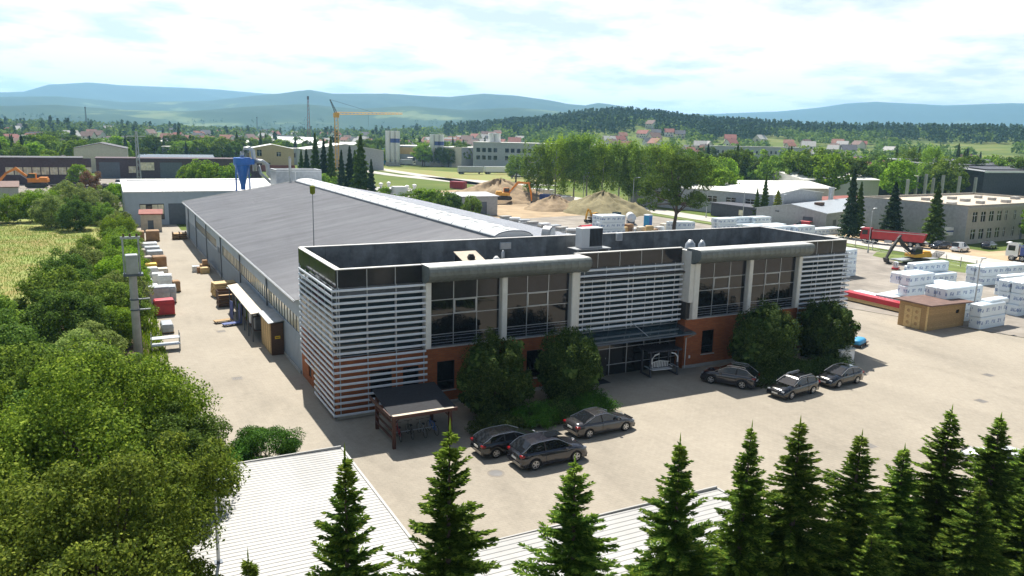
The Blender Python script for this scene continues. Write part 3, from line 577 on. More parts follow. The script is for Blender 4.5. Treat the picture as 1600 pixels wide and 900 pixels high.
# ------------------------------------------------------------------ vehicles
def ip(x, pts): return float(np.interp(x, [p[0] for p in pts], [p[1] for p in pts]))
WHEEL = {}
def wheel_mesh(r, wd):
    k = (round(r, 2), round(wd, 2))
    if k not in WHEEL:
        ty = MB().lathe([(r*.62, -wd/2), (r*.95, -wd/2), (r, -wd/2+.04), (r, wd/2-.04), (r*.95, wd/2), (r*.62, wd/2)], n=20, axis='y')
        rm = MB().lathe([(r*.64, -wd/2+.02), (r*.66, -wd/2+.005), (r*.6, -wd/2+.005), (r*.57, -wd/2+.06), (.02, -wd/2+.07)], n=20, axis='y')
        sp = MB()
        for i in range(5):
            a = i*2*math.pi/5; c, s = math.cos(a), math.sin(a); q = [(r*.08, -.035), (r*.6, -.05), (r*.6, .05), (r*.08, .035)]
            pl = [(x*c-y*s, x*s+y*c) for x, y in q]; sp.prism(pl, 'y', -wd/2-.016, -wd/2-.002)
        for q0, q1 in ((r*.57, r*.64),): sp.lathe([(q1, -wd/2-.002), (q1, -wd/2-.014), (q0, -wd/2-.014), (q0, -wd/2-.002)], n=20, axis='y'); sp.f.pop(); sp.f.pop()
        sp.lathe([(r*.14, -wd/2-.002), (r*.12, -wd/2-.02)], n=10, axis='y')
        def mm(n, b, m, sm_=False):
            me = bpy.data.meshes.new(n); me.from_pydata(b.v, [], b.f); me.materials.append(MT[m]); me.update()
            if sm_: me.polygons.foreach_set('use_smooth', [True]*len(me.polygons))
            return me
        WHEEL[k] = (mm('tyre', ty, 'tyre'), mm('wheel_disc', rm, 'mach_dark'), mm('rim', sp, 'rim'))
    return WHEEL[k]
def add_wheel(t, x, y, r, wd, side):
    ty, di, rm = wheel_mesh(r, wd); o = D('wheel', ty, t, (x, y, r)); o.rotation_euler = (0, 0, 0 if side < 0 else math.pi); D('wheel_disc', di, o); D('rim', rm, o)
def car(label, loc, rz, paint='car_dark', kind='sedan', Ln=4.7, W=1.84, H=1.45, detail=True, cat='car', name='parked_car', rack=False, roofm=None, sunroof=False):
    t = T(name, label, cat, loc, rz); h = Ln/2; r = .33 if kind != 'suv' else .37
    xf, xr = h-.93, -h+.95
    if kind == 'sedan':
        top = [(-h, .80), (-h+.1, .98), (-h+.55, 1.04), (-h+1.2, 1.0), (h-1.35, .96), (h-.7, .86), (h-.2, .70), (h, .50)]
        roof = [(-h+.55, 1.02), (-h+1.55, H-.05), (-h+2.2, H), (h-2.25, H-.04), (h-1.25, .97)]; gl = (-h+1.35, h-2.15)
    elif kind == 'van':
        top = [(-h, .95), (-h+.06, 1.05), (h-1.1, 1.02), (h-.5, .92), (h-.1, .72), (h, .5)]
        roof = [(-h+.04, 1.05), (-h+.22, H-.04), (-h+.6, H), (h-1.9, H-.02), (h-.9, 1.0)]; gl = (-h+.25, h-1.75)
    else:
        up = .12 if kind == 'suv' else 0
        top = [(-h, .85+up), (-h+.08, 1.0+up), (-h+.5, 1.02+up), (h-1.35, .98+up), (h-.75, .90+up), (h-.2, .74+up), (h, .52)]
        roof = [(-h+.12, 1.02+up), (-h+.75, H-.08), (-h+1.3, H-.01), (h-2.4, H), (h-2.1, H-.06), (h-1.2, .99+up)]; gl = (-h+.65, h-2.05)
    def hw(x):
        e = (abs(x)/h); return W/2*(1-.16*max(0, (e-.72)/.28)**2)
    def zb(x):
        z = .24+.08*max(0, (abs(x)/h-.85)/.15)
        for xw in (xf, xr):
            d = abs(x-xw)
            if d < r+.06: z = max(z, math.sqrt(max((r+.07)**2-d*d, 0))+r*.82)
        return z
    xs = sorted(set(np.round(np.concatenate([np.linspace(-h, h, 30), [xf+q*(r+.06) for q in (-1, -.9, -.6, 0, .6, .9, 1)], [xr+q*(r+.06) for q in (-1, -.9, -.6, 0, .6, .9, 1)]]), 3)))
    rows = []
    for x in xs:
        w, z0, zt = hw(x), zb(x), ip(x, top); zs = max(zt-.14, z0+.03); zm = z0+(zs-z0)*.45
        rows.append([(x, -w*.97, z0), (x, -w*1.0, zm), (x, -w*.975, zs), (x, -w*.88, zt-.03), (x, -w*.45, zt+.015), (x, w*.45, zt+.015), (x, w*.88, zt-.03), (x, w*.975, zs), (x, w, zm), (x, w*.97, z0)])
    vs = sum(rows, []); n = 10; fs = [(i*n+k, (i+1)*n+k, (i+1)*n+k+1, i*n+k+1) for i in range(len(rows)-1) for k in range(n-1)]
    fs += [tuple(range(n)), tuple(range(len(vs)-1, len(vs)-n-1, -1))]
    P('body', MB().add(vs, fs), paint, t, True); P('underbody', MB().box(-h+.1, h-.1, -W/2+.1, W/2-.1, .2, .45), 'mach_dark', t)
    # greenhouse
    rx = sorted(set([p[0] for p in roof]+list(np.linspace(roof[0][0], roof[-1][0], 14)))); wr = W/2*.70; G_ = []
    for x in rx:
        zr = ip(x, roof); zt = ip(x, top)-.02; q = min(1, max(0, (zr-zt)/max(H-zt, .1))); wb = hw(x)*.885; wt = wb+(wr-wb)*q
        G_.append([(x, -wb, zt), (x, -wt-.02, zr-.05*q), (x, -wt*.86, zr), (x, 0, zr+.025*q), (x, wt*.86, zr), (x, wt+.02, zr-.05*q), (x, wb, zt)])
    def strip(sel, ks, name, m, off=0.0):
        mb = MB(); 
        for i in range(len(rx)-1):
            if sel(rx[i], rx[i+1]):
                for k in ks: mb.quad(G_[i][k], G_[i+1][k], G_[i+1][k+1], G_[i][k+1])
        return P(name, mb, m, t, True) if mb.f else None
    f0, f1 = gl
    strip(lambda a, b: a >= f0-1e-3 and b <= f1+.15, (1, 2, 3, 4), 'roof', roofm or paint); 
    strip(lambda a, b: b > f1+.15, (1, 2, 3, 4), 'windscreen', 'glass'); strip(lambda a, b: a < f0-1e-3, (1, 2, 3, 4), 'rear_window', 'glass')
    if kind == 'van' and cat == 'van':
        cut = f1-.55
        strip(lambda a, b: b <= cut, (0, 5), 'side_panel', paint); strip(lambda a, b: b > cut, (0,), 'side_window', 'glass'); strip(lambda a, b: b > cut, (5,), 'side_window', 'glass')
    else: strip(lambda a, b: True, (0,), 'side_window', 'glass'); strip(lambda a, b: True, (5,), 'side_window', 'glass')
    for x in (xf, xr):
        add_wheel(t, x, -W/2+.11, r, .22, -1); add_wheel(t, x, W/2-.11, r, .22, 1)
    if detail:
        for s in (-1, 1):
            zl = ip(-h+.1, top)-.16; P('tail_light', MB().bbox(-h-.02, -h+.26, s*(W/2-.2)-.15, s*(W/2-.2)+.13, zl-.06, zl+.07, .03), 'lamp_red', t)
            zh = ip(h-.3, top)-.1; P('headlight', MB().bbox(h-.5, h-.08, s*(W/2-.29)-.13, s*(W/2-.29)+.12, zh-.10, zh+.03, .03), 'lamp_clear', t)
            P('mirror', MB().bbox(h-1.78, h-1.6, s*(W/2+.08)-.1, s*(W/2+.08)+.1, .98, 1.12, .04), paint, t)
            mb = MB(); pts = [(x, s*(abs(G_[i][1][1])+.012), G_[i][1][2]+.01) for i, x in enumerate(rx)]; mb.tube(pts, .014, 5); P('window_trim', mb, 'rim', t)
            xp = (f0+f1)/2; zt = ip(xp, top); P('door_pillar', MB().add([(xp-.05, s*hw(xp)*.9, zt-.03), (xp+.05, s*hw(xp)*.9, zt-.03), (xp+.02, s*(wr+.035), H-.06), (xp-.08, s*(wr+.035), H-.06)], [(0, 1, 2, 3)]), 'black_rubber', t)
            P('door_gap', MB().box(xp-.008, xp+.008, s*(W/2+.001)-.004, s*(W/2+.001)+.004, .4, .9), 'black_rubber', t)
            if rack: P('roof_rail', MB().tube([(f0+.2, s*wr*.92, H+.01), (f0+.35, s*wr*.94, H+.07), (f1-.25, s*wr*.94, H+.06), (f1-.05, s*wr*.92, H-.01)], .022, 5), 'rim', t)
        P('number_plate', MB().box(-h-.03, -h-.005, -.26, .26, .62, .74), 'plate', t); P('number_plate', MB().box(h-.01, h+.02, -.26, .26, .42, .54), 'plate', t)
        P('rear_bumper', MB().bbox(-h-.04, -h+.12, -W/2+.12, W/2-.12, .34, .58, .05), paint, t); P('grille', MB().box(h-.06, h+.012, -.45, .45, .55, .68), 'black_rubber', t)
        if sunroof: P('sunroof', MB().box(-.35, .75, -.42, .42, H+.022, H+.032), 'glass', t)
    return t
def gm(px, py): x, y = G(px, py); return (x, y, .025)
car('grey sedan with silver window trim parked in the sun beside the round shrubs', (15.72, -8.83, .025), R(1.8), 'car_grey', 'sedan', 4.85, 1.86, 1.48)
car('dark estate car half hidden behind the big dark SUV', (8.6, -9.2, .025), R(1), 'car_dark', 'wagon', 4.6, 1.8, 1.47)
car('large dark SUV with sunroof, nearest to the spruce row', (10.0, -11.7, .025), R(1), 'car_graphite', 'suv', 4.75, 1.92, 1.68, sunroof=True)
car('dark SUV with silver roof rails reversed beside the brick wall', (31.2, -4.6, .025), R(122), 'car_graphite', 'suv', 4.4, 1.84, 1.66, rack=True)
car('black estate car with its nose towards the drive, white front plate', (34.1, -8.6, .025), R(187), 'car_black', 'wagon', 4.6, 1.82, 1.5, rack=True)
car('black hatchback parked beside the white utility cabinet', (39.8, -8.2, .025), R(185), 'car_black', 'wagon', 4.3, 1.78, 1.46)
car('white car glimpsed between the spruces by the far drive', (34.5, -24.6, .025), R(100), 'car_white', 'wagon', 4.4, 1.8, 1.5)
x, y = G(1438, 384); car('white panel van with red side panels by the street', (x, y+1, .03), R(-92), 'car_white', 'van', 4.5, 1.8, 1.85, cat='van', name='parked_van')
x, y = G(1460, 389); car('dark blue hatchback parked between the two white vans', (x+1.5, y, .03), R(170), 'car_blue', 'wagon', 4.2, 1.75, 1.5)
x, y = G(1492, 394); car('small white van with rear windows facing the yard', (x+1.8, y+.2, .03), R(5), 'car_white', 'van', 4.1, 1.72, 1.8, cat='van', name='parked_van')
x, y = G(1545, 388); car('blue car in the shade of the grey office block', (x, y, .03), R(10), 'car_blue', 'wagon', 4.3, 1.75, 1.48, detail=False)
x, y = G(1345, 366); car('white car parked ahead of the red tipper truck', (x, y, .03), R(95), 'car_white', 'sedan', 4.5, 1.8, 1.45, detail=False)
x, y = G(1372, 360); car('white van behind the red tipper truck', (x+3, y+1, .03), R(95), 'car_white', 'van', 4.8, 1.9, 1.95, detail=False, cat='van', name='parked_van')
x, y = G(1108, 330); car('silver car parked by the pale hall behind the pine', (x, y, .03), R(20), 'car_silver', 'wagon', 4.4, 1.8, 1.48, detail=False)
x, y = G(1254, 358); car('red van beside the low grey workshop', (x, y, .03), R(100), 'red_paint', 'van', 4.6, 1.85, 1.9, detail=False, cat='van', name='parked_van')
x, y = G(185, 289); car('white van parked by the dark red-brown workshop', (x, y, .03), R(-95), 'car_white', 'van', 4.8, 1.9, 1.9, detail=False, cat='van', name='parked_van')

def truck(label, loc, rz, cab, tub, Ln=8.4, kind='tipper', name='tipper_truck', cat='truck'):
    t = T(name, label, cat, loc, rz); h = Ln/2
    P('chassis', MB().box(-h, h-.3, -.5, .5, .65, .95), 'mach_dark', t)
    P('cab', MB().prism([(h-1.9, .75), (h-.05, .75), (h, 1.5), (h-.25, 2.95), (h-1.9, 3.0)], 'y', -1.22, 1.22), cab, t)
    P('windscreen', MB().add([(h+.01, -1.1, 1.7), (h+.01, 1.1, 1.7), (h-.2, 1.1, 2.75), (h-.2, -1.1, 2.75)], [(0, 1, 2, 3)]), 'glass', t)
    for s in (-1, 1): P('side_window', MB().box(h-1.4, h-.35, s*1.23-.006, s*1.23+.006, 1.75, 2.65), 'glass', t); P('fuel_tank', MB().bbox(-.2, 1.2, s*1.0-.25, s*1.0+.2, .45, 1.0, .08), 'galv', t)
    P('sun_visor', MB().box(h-.35, h+.1, -1.15, 1.15, 2.96, 3.06), 'white_metal', t)
    xs = [h-1.0, h-2.6, -h+2.3, -h+1.0]
    for x in xs:
        for s in (-1, 1): add_wheel(t, x, s*1.05, .5, .34, s)
    if kind == 'tipper':
        a, b = -h-.1, h-2.15
        P('tub', MB().add([(a+.3, -1.05, 1.0), (b, -1.05, 1.0), (b, 1.05, 1.0), (a+.3, 1.05, 1.0), (a, -1.25, 2.5), (b, -1.25, 2.7), (b, 1.25, 2.7), (a, 1.25, 2.5), (a+.08, -1.17, 2.5), (b-.08, -1.17, 2.7), (b-.08, 1.17, 2.7), (a+.08, 1.17, 2.5), (a+.35, -1.0, 1.2), (b-.1, -1.0, 1.2), (b-.1, 1.0, 1.2), (a+.35, 1.0, 1.2)],
            [(3, 2, 1, 0), (0, 1, 5, 4), (1, 2, 6, 5), (2, 3, 7, 6), (3, 0, 4, 7), (4, 5, 9, 8), (5, 6, 10, 9), (6, 7, 11, 10), (7, 4, 8, 11), (8, 9, 13, 12), (9, 10, 14, 13), (10, 11, 15, 14), (11, 8, 12, 15), (12, 13, 14, 15)]), tub, t)
        P('tub_rim', MB().box(a, b, -1.3, -1.2, 2.5, 2.62), 'galv', t); P('tub_rim', MB().box(a, b, 1.2, 1.3, 2.5, 2.62), 'galv', t)
        for i in range(5):
            x = a+.8+i*1.1
            for s in (-1, 1): P('tub_rib', MB().add([(x-.06, s*1.08, 1.05), (x+.06, s*1.08, 1.05), (x+.06, s*1.3, 2.5), (x-.06, s*1.3, 2.5)], [(0, 1, 2, 3)]), tub, t)
    else:
        P('cargo_box', MB().bbox(-h-3.4, h-2.2, -1.27, 1.27, 1.1, 3.7, .05), tub, t)
        for x in (-h-2.4, -h-1.2):
            for s in (-1, 1): add_wheel(t, x, s*1.05, .5, .34, s)
        P('side_skirt', MB().box(-h+1.5, h-3, -1.25, 1.25, .6, 1.08), 'mach_dark', t)
    return t
x, y = G(1390, 383); truck('dark red tipper truck with long red tub beside the street', (x+.6, y, .03), R(116), 'red_paint', 'red_paint', 11.5)
x, y = G(1590, 408); truck('white-cab tipper truck with blue tub on the forecourt', (x+1.5, y-2, .03), R(108), 'car_white', 'blue_tub', 8.6)
x, y = G(633, 259); truck('long pale articulated truck in front of the yellow factory', (x, y, .03), R(-25), 'car_white', 'wrap_grey', 13, 'box', 'box_truck')
x, y = G(812, 279); truck('purple-cab truck parked beside the round dark tree', (x, y, .03), R(150), 'purple_wall', 'wrap_white', 9, 'box', 'box_truck')
x, y = G(878, 322); truck('brown tipper with white load bed on the building site', (x, y, .04), R(195), 'wood_red', 'white_metal', 7.5)
def trailer(label, loc, rz, m, Ln=12, hh=2.7, name='trailer', cat='trailer', skirt=True):
    t = T(name, label, cat, loc, rz); z0 = 1.1 if skirt else .12
    P('box', MB().bbox(-Ln/2, Ln/2, -1.25, 1.25, z0, z0+hh, .04), m, t)
    if skirt:
        for x in (-Ln/2+1.2, -Ln/2+2.4):
            for s in (-1, 1): add_wheel(t, x, s*1.05, .5, .34, s)
        P('chassis', MB().box(-Ln/2, Ln/2, -.6, .6, .7, 1.09), 'mach_dark', t); P('landing_leg', MB().box(Ln/2-2, Ln/2-1.8, -.9, .9, .03, .75), 'mach_dark', t)
    else:
        n = int(Ln/.3)
        for s in (-1, 1): P('corrugation', (lambda mb: [mb.box(-Ln/2+.15+i*.3, -Ln/2+.29+i*.3, s*1.27-.019, s*1.27+.019, z0+.15, z0+hh-.15) for i in range(n-1)] and mb)(MB()), m, t)['kind'] = 'stuff'
        P('door', MB().box(Ln/2+.002, Ln/2+.05, -1.15, 1.15, z0+.1, z0+hh-.1), m, t); P('lock_bar', MB().tube([(Ln/2+.08, .25, z0+.1), (Ln/2+.08, .25, z0+hh-.1)], .03, 5), 'galv', t)
    return t
x, y = G(735, 272); trailer('grey box trailer parked in front of the factory', (x, y, .03), R(-6), 'wrap_grey', 13)
x, y = G(780, 272); trailer('white box trailer in front of the three-storey factory offices', (x, y, .03), R(-4), 'wrap_white', 16)
x, y = G(716, 295); trailer('red shipping container on the field by the track', (x, y, .03), R(-62), 'red_paint', 6, 2.5, 'shipping_container', 'container', False)
x, y = G(860, 318); trailer('blue container at the end of the white pair on the building site', (x, y, .05), R(-60), 'blue_tub', 6, 2.5, 'shipping_container', 'container', False)
x, y = G(874, 319); trailer('grey container standing beside the blue one on the building site', (x, y, .05), R(-60), 'grey_metal', 6, 2.5, 'shipping_container', 'container', False)
x, y = G(846, 308); trailer('white container behind the blue one under the birches', (x, y, .05), R(-60), 'white_metal', 8, 2.5, 'shipping_container', 'container', False)
x, y = G(30, 313); trailer('dark red skip container beside the brown shed', (x+3.5, y-3, .05), R(5), 'red_paint', 3.6, 1.6, 'skip_container', 'container', False)

def excavator(label, loc, rz, m, s=1.0, boom=((1.2, 1.9), (3.6, 4.6), (6.2, 4.0)), stick=(6.9, 1.0), swing=0, name='excavator', counter=None):
    t = T(name, label, 'excavator', loc, rz); t.scale = (s, s, s)
    for k in (-1, 1):
        P('track', MB().prism([(-1.9, .25), (-1.5, .02), (1.5, .02), (1.9, .25), (1.9, .6), (1.6, .85), (-1.6, .85), (-1.9, .6)], 'y', k*1.1-.28, k*1.1+.28), 'mach_dark', t)
    P('turntable', MB().lathe([(.9, .7), (.9, 1.05)], n=14), 'mach_dark', t)
    P('upper_body', MB().prism([(-2.2, 1.1), (1.4, 1.1), (1.4, 1.6), (.2, 1.75), (-1.8, 1.95), (-2.2, 1.75)], 'y', -1.2, 1.2), counter or m, t)
    cb = P('cab', MB().prism([(-.2, 1.62), (1.5, 1.62), (1.45, 2.3), (1.1, 2.95), (-.2, 2.95)], 'y', .25, 1.18), m, t)
    P('cab_glass', MB().prism([(-.05, 2.0), (1.49, 2.0), (1.46, 2.32), (1.12, 2.86), (-.05, 2.86)], 'y', .22, 1.21), 'glass', cb)
    P('engine_cover', MB().bbox(-2.1, -.6, -1.1, 1.1, 1.9, 2.15, .08), counter or m, t)
    def arm(pts, r0, name, mm):
        mb = MB(); top = []; bot = []
        for i, (x, z) in enumerate(pts):
            w = r0*(1.0 if 0 < i < len(pts)-1 else .55); a = np.array(pts[min(i+1, len(pts)-1)])-np.array(pts[max(i-1, 0)]); a = a/np.linalg.norm(a); top.append((x-a[1]*w, z+a[0]*w)); bot.append((x+a[1]*w, z-a[0]*w))
        return P(name, mb.prism(top+bot[::-1], 'y', -.2, .2), mm, t)
    e = boom[-1]; arm(boom, .32, 'boom', m); arm([(e[0]-.5, e[1]+.35), ((e[0]+stick[0])/2, (e[1]+stick[1])/2+.1), stick], .24, 'stick', m)
    x, z = stick; P('bucket', MB().prism([(x+.25, z+.1), (x-.1, z-.7), (x-.75, z-.95), (x-1.1, z-.55), (x-.95, z-.5), (x-.7, z-.7), (x-.3, z-.5), (x-.15, z+.15)], 'y', -.55, .55), 'mach_dark', t)
    P('cylinder', MB().tube([(1.3, 0, 1.5), ((boom[1][0]+1.2)/2+.6, 0, boom[1][1]*.72)], .09, 6), 'galv', t)
    return t
x, y = G(800, 320); excavator('orange-yellow excavator digging on the big soil heap', (x-1, y+3, 1.2), R(-25), 'orange_mach', 1.15, ((1.2, 1.9), (3.4, 4.4), (6.4, 4.2)), (6.9, -.3), counter='yellow_mach')
x, y = G(58, 293); excavator('long orange excavator in front of the dark left shed', (x, y, .05), R(172), 'orange_mach', 1.5, ((1.2, 1.9), (3.6, 3.9), (5.6, 2.8)), (6.8, .9))
x, y = G(1430, 411); excavator('yellow mini excavator with raised dark boom by the wire fence', (x, y, .05), R(168), 'mach_dark', .95, ((1.2, 1.9), (3.0, 3.2), (4.2, 4.6)), (6.3, .9), counter='yellow_mach')
x, y = G(928, 348); excavator('small dark excavator in front of the grassy soil mound', (x, y, .05), R(200), 'yellow_mach', .8, ((1.2, 1.9), (2.2, 3.6), (3.4, 3.8)), (4.0, 1.0), counter='mach_dark')
# ------------------------------------------------------------------ buildings around
def simple_building(name, label, loc, rz, W, Dp, H, wall, roof, rh=0.0, ridge='x', wins=(), doors=(), over=.3, cat='building', para=0, wmat='glass', extra=None, wf=True, frontops=()):
    """front wall on local -y from x=0..W, depth Dp; wins: (side, a, b, z0, z1)"""
    B = T(name, label, cat, loc, rz); ops = {'f': [], 'b': [], 'l': [], 'r': []}
    for s, a, b, c, d in list(wins)+list(doors): ops[s].append((a, b, c, d))
    P('wall', MB().walls('x', 0, W, 0, H, 0, .25, ops['f']), wall, B); P('wall', MB().walls('x', 0, W, 0, H, Dp-.25, Dp, ops['b']), wall, B)
    P('wall', MB().walls('y', .25, Dp-.25, 0, H, 0, .25, ops['l']), wall, B); P('wall', MB().walls('y', .25, Dp-.25, 0, H, W-.25, W, ops['r']), wall, B)
    P('inside', MB().box(.6, W-.6, .6, Dp-.6, 0, H-.1), 'dark_frame', B)
    for k, (s, a, b, c, d) in enumerate(list(wins)+list(doors)):
        dr = k >= len(wins); bx = {'f': (a, b, .1, .16), 'b': (a, b, Dp-.16, Dp-.1), 'l': (.1, .16, a, b), 'r': (W-.16, W-.1, a, b)}[s]
        o = P('door' if dr else 'window', MB().box(*bx, c, d), 'steel_dark' if dr else wmat, B)  # at open gateways this dark panel stands in for the shaded inside
        if not dr and wf and s == 'f': mb = MB(); mb.box((a+b)/2-.05, (a+b)/2+.05, .05, .098, c, d); mb.box(a, (a+b)/2-.052, .05, .097, (c*.35+d*.65)-.04, (c*.35+d*.65)+.04); mb.box((a+b)/2+.052, b, .05, .097, (c*.35+d*.65)-.04, (c*.35+d*.65)+.04); P('window_frame', mb, 'white_metal', o)
    o = over
    if rh == 0:
        P('roof', MB().box(-.0, W, 0, Dp, H+.002, H+.12), roof, B) if para else P('roof', MB().box(-o, W+o, -o, Dp+o, H+.002, H+.22), roof, B)
        if para:
            for q in ((0, W, 0, .3), (0, W, Dp-.3, Dp), (0, .3, .3, Dp-.3), (W-.3, W, .3, Dp-.3)): P('parapet', MB().box(*q, H+.121, H+.12+para), wall, B)
    elif ridge == 'x':
        for s in (0, 1):
            ya, yb = (-o, Dp/2) if s == 0 else (Dp+o, Dp/2); za = H-o*rh/(Dp/2)
            P('roof', MB().add([(-o, ya, za), (W+o, ya, za), (W+o, yb, H+rh), (-o, yb, H+rh), (-o, ya, za+.18), (W+o, ya, za+.18), (W+o, yb, H+rh+.18), (-o, yb, H+rh+.18)], [(3, 2, 1, 0), (4, 5, 6, 7), (0, 1, 5, 4), (1, 2, 6, 5), (2, 3, 7, 6), (3, 0, 4, 7)]), roof, B)
        for x in (0, W-.25): P('gable', MB().prism([(0, H+.001), (Dp, H+.001), (Dp/2, H+rh)], 'x', x, x+.25), wall, B)
    elif ridge == 'y':
        for s in (0, 1):
            xa, xb = (-o, W/2) if s == 0 else (W+o, W/2); za = H-o*rh/(W/2)
            P('roof', MB().add([(xa, -o, za), (xa, Dp+o, za), (xb, Dp+o, H+rh), (xb, -o, H+rh), (xa, -o, za+.18), (xa, Dp+o, za+.18), (xb, Dp+o, H+rh+.18), (xb, -o, H+rh+.18)], [(3, 2, 1, 0), (4, 5, 6, 7), (0, 1, 5, 4), (1, 2, 6, 5), (2, 3, 7, 6), (3, 0, 4, 7)]), roof, B)
        for y in (0, Dp-.25): P('gable', MB().prism([(0, H+.001), (W, H+.001), (W/2, H+rh)], 'y', y, y+.25), wall, B)
    elif ridge == 'mono':   # rising to the back
        P('roof', MB().prism([(-o, H-.02), (Dp+o, H+rh), (Dp+o, H+rh+.2), (-o, H+.18)], 'x', -o, W+o), roof, B)
        P('gable', MB().prism([(0, H+.001), (Dp, H+.001), (Dp, H+rh-.05)], 'x', 0, .25), wall, B); P('gable', MB().prism([(0, H+.001), (Dp, H+.001), (Dp, H+rh-.05)], 'x', W-.25, W), wall, B)
        P('gable', MB().box(.25, W-.25, Dp-.25, Dp, H+.001, H+rh-.05), wall, B)
    return B
# grey warehouse closing the yard
B = simple_building('grey_warehouse', 'grey warehouse with white roof closing the far end of the yard', (-9, 123, 0), 0, 37, 20, 6.6, 'hall_wall', 'white_metal', 1.3, 'mono', doors=[('f', 7.9, 14.5, 0, 4.3)], over=.2)
for i in range(4):
    for k in range(3): P('window_pane', MB().box(2.7+i*1.1, 3.7+i*1.1, -.03, .0, 1.3+k*.95, 2.2+k*.95), 'pane_lit' if (i+k) % 3 else 'glass', B)
P('window_frame', MB().box(2.6, 7.1, -.02, -.005, 1.1, 4.3), 'dark_frame', B); P('ridge_vent', MB().box(1, 26, 17, 18, 7.7, 8.1), 'white_metal', B); P('downpipe', MB().tube([(-.1, -.1, 0), (-.1, -.1, 6.4)], .08, 6), 'galv', B)
for i in range(18): P('roof_seam', MB().prism([(-.2, 6.79), (20.2, 8.11), (20.2, 8.16), (-.2, 6.84)], 'x', 1+i*2-.03, 1+i*2+.03), 'white_metal', B)
simple_building('tool_shed', 'small weathered shed with red roof against the grey warehouse', (-6.8, 112.5, 0), R(-4), 3.6, 3.2, 3.2, 'beige_board', 'red_roof', .5, 'mono', doors=[('f', 1.2, 2.2, 0, 2.1)])
simple_building('rooftop_plant_room', 'flat grey metal box standing behind the hall ridge', (17.8, 109, 0), 0, 9, 6, 11.4, 'galv', 'white_metal', over=.1, para=.25)
t = T('dust_cyclone', 'bright blue cone-shaped dust cyclone with silver ducts above the roofs', 'dust collector', (13.1, 119.5, 0))
P('cone', MB().lathe([(.45, 7.2), (.5, 8.2), (1.55, 12.2), (1.75, 12.3), (1.75, 13.6), (1.6, 13.75), (.5, 13.8)], n=20), 'blue_paint', t, False); P('inlet', MB().box(.6, 2.2, -1.6, -.7, 12.4, 13.5), 'blue_paint', t)
for a in (0, 1, 2, 3):
    c, s = math.cos(a*math.pi/2+.7), math.sin(a*math.pi/2+.7); P('leg', MB().tube([(c*2.1, s*2.1, 0), (c*1.75, s*1.75, 12.4)], .09, 5), 'blue_paint', t)
P('duct', MB().tube([(0, 0, 13.7), (.1, 0, 14.9), (.6, 0, 15.6), (1.5, 0, 15.7), (2.2, 0, 15.2), (2.4, 0, 13.5), (2.5, 0, 11)], .42, 10), 'galv', t, True)
P('duct', MB().tube([(2.3, -.4, 13), (4.0, -.6, 13.0), (4.9, -.7, 12.3), (5.0, -.8, 10.4), (6.0, -1.5, 9.2), (8.2, -3, 8.5)], .42, 10), 'galv', t, True)
P('duct', MB().tube([(3.2, -.2, 12.2), (3.6, -.4, 10.5), (5.2, -1.6, 8.8), (8.4, -2.0, 8.2)], .3, 8), 'galv', t, True)
t = T('roof_chimney', 'tall slim metal chimney at the far end of the hall ridge', 'chimney', (19.9, 106, 0)); P('flue', MB().lathe([(.25, 0), (.25, 13.6), (.3, 13.6), (.3, 14.1)], n=10), 'galv', t); P('stay', MB().tube([(1.0, 0, 0), (1.0, 0, 11.5)], .12, 6), 'white_metal', t); P('cap', MB().lathe([(.36, 14.2), (.05, 14.5)], n=10), 'steel_dark', t)
# lower flat-roofed workshop with vents east of the hall, and the two sheds on the site
B = simple_building('flat_workshop', 'low grey flat-roofed workshop covered with white vents beyond the hall', (48, 128, 0), 0, 15, 34, 4.2, 'plaster_grey', 'concrete', over=.2, doors=[('f', 11, 14.5, 0, 3.2)])
for i in range(7):
    x, y = 2+(i % 4)*3.4, 6+i*3.6; P('vent_stack', MB().lathe([(.35, 4.4), (.35, 5.6), (.6, 5.7), (.6, 6.1), (.1, 6.3)], x, y, 10), 'white_metal', B)
P('plant_box', MB().bbox(2, 5, 3, 6, 4.43, 6.6), 'white_metal', B); P('handrail', MB().tube([(0, .2, 5.3), (15, .2, 5.3)], .05, 5), 'white_metal', B)
x, y = G(722, 338); B = simple_building('open_shed', 'grey shed with dark open front beside the building site', (x, y, 0), R(0), 9.5, 7, 4.6, 'grey_metal', 'grey_metal', .5, 'mono', doors=[('f', .4, 6.6, 0, 3.4)])
# pale halls beyond the pine
simple_building('cream_hall', 'pale cream hall with a low gable beyond the dark fence', (146, 121, 0), R(-10), 38, 26, 5.8, 'plaster_cream', 'pale_roof', 1.5, 'x', doors=[('l', 5, 9, 0, 4.0), ('l', 12, 13, 0, 2.1)], wins=[('l', 8, 9, 4.4, 5.2)])
simple_building('cream_hall', 'taller white hall with a broad pale roof behind the low grey workshop', (186, 129, 0), R(-12), 29, 30, 7.6, 'white_render', 'pale_roof', 1.9, 'x', doors=[('l', 8, 13, 0, 4.5)])
simple_building('dark_lean_to', 'dark purple-grey lean-to with white window under the cream hall', (128.5, 107, 0), R(-90), 23, 7, 3.2, 'slate_wall', 'slate_wall', wins=[('f', 10, 11.6, 1, 2.4)], wmat='pane_lit')
simple_building('red_roofed_shed', 'low dark red roofed shed in front of the white hall', (164, 98, 0), R(8), 22, 8, 3.2, 'wood_red', 'red_roof', .9, 'mono')
B = simple_building('low_workshop', 'low grey workshop with pale gabled roof by the spruces', (132, 73, 0), R(18), 34, 17, 3.6, 'plaster_grey', 'wrap_grey', 1.5, 'x', doors=[('l', 3, 5.4, 0, 2.6), ('f', 4, 6, 0, 2)], wins=[('f', 10, 11, 1, 2), ('f', 14, 15, 1, 2)])
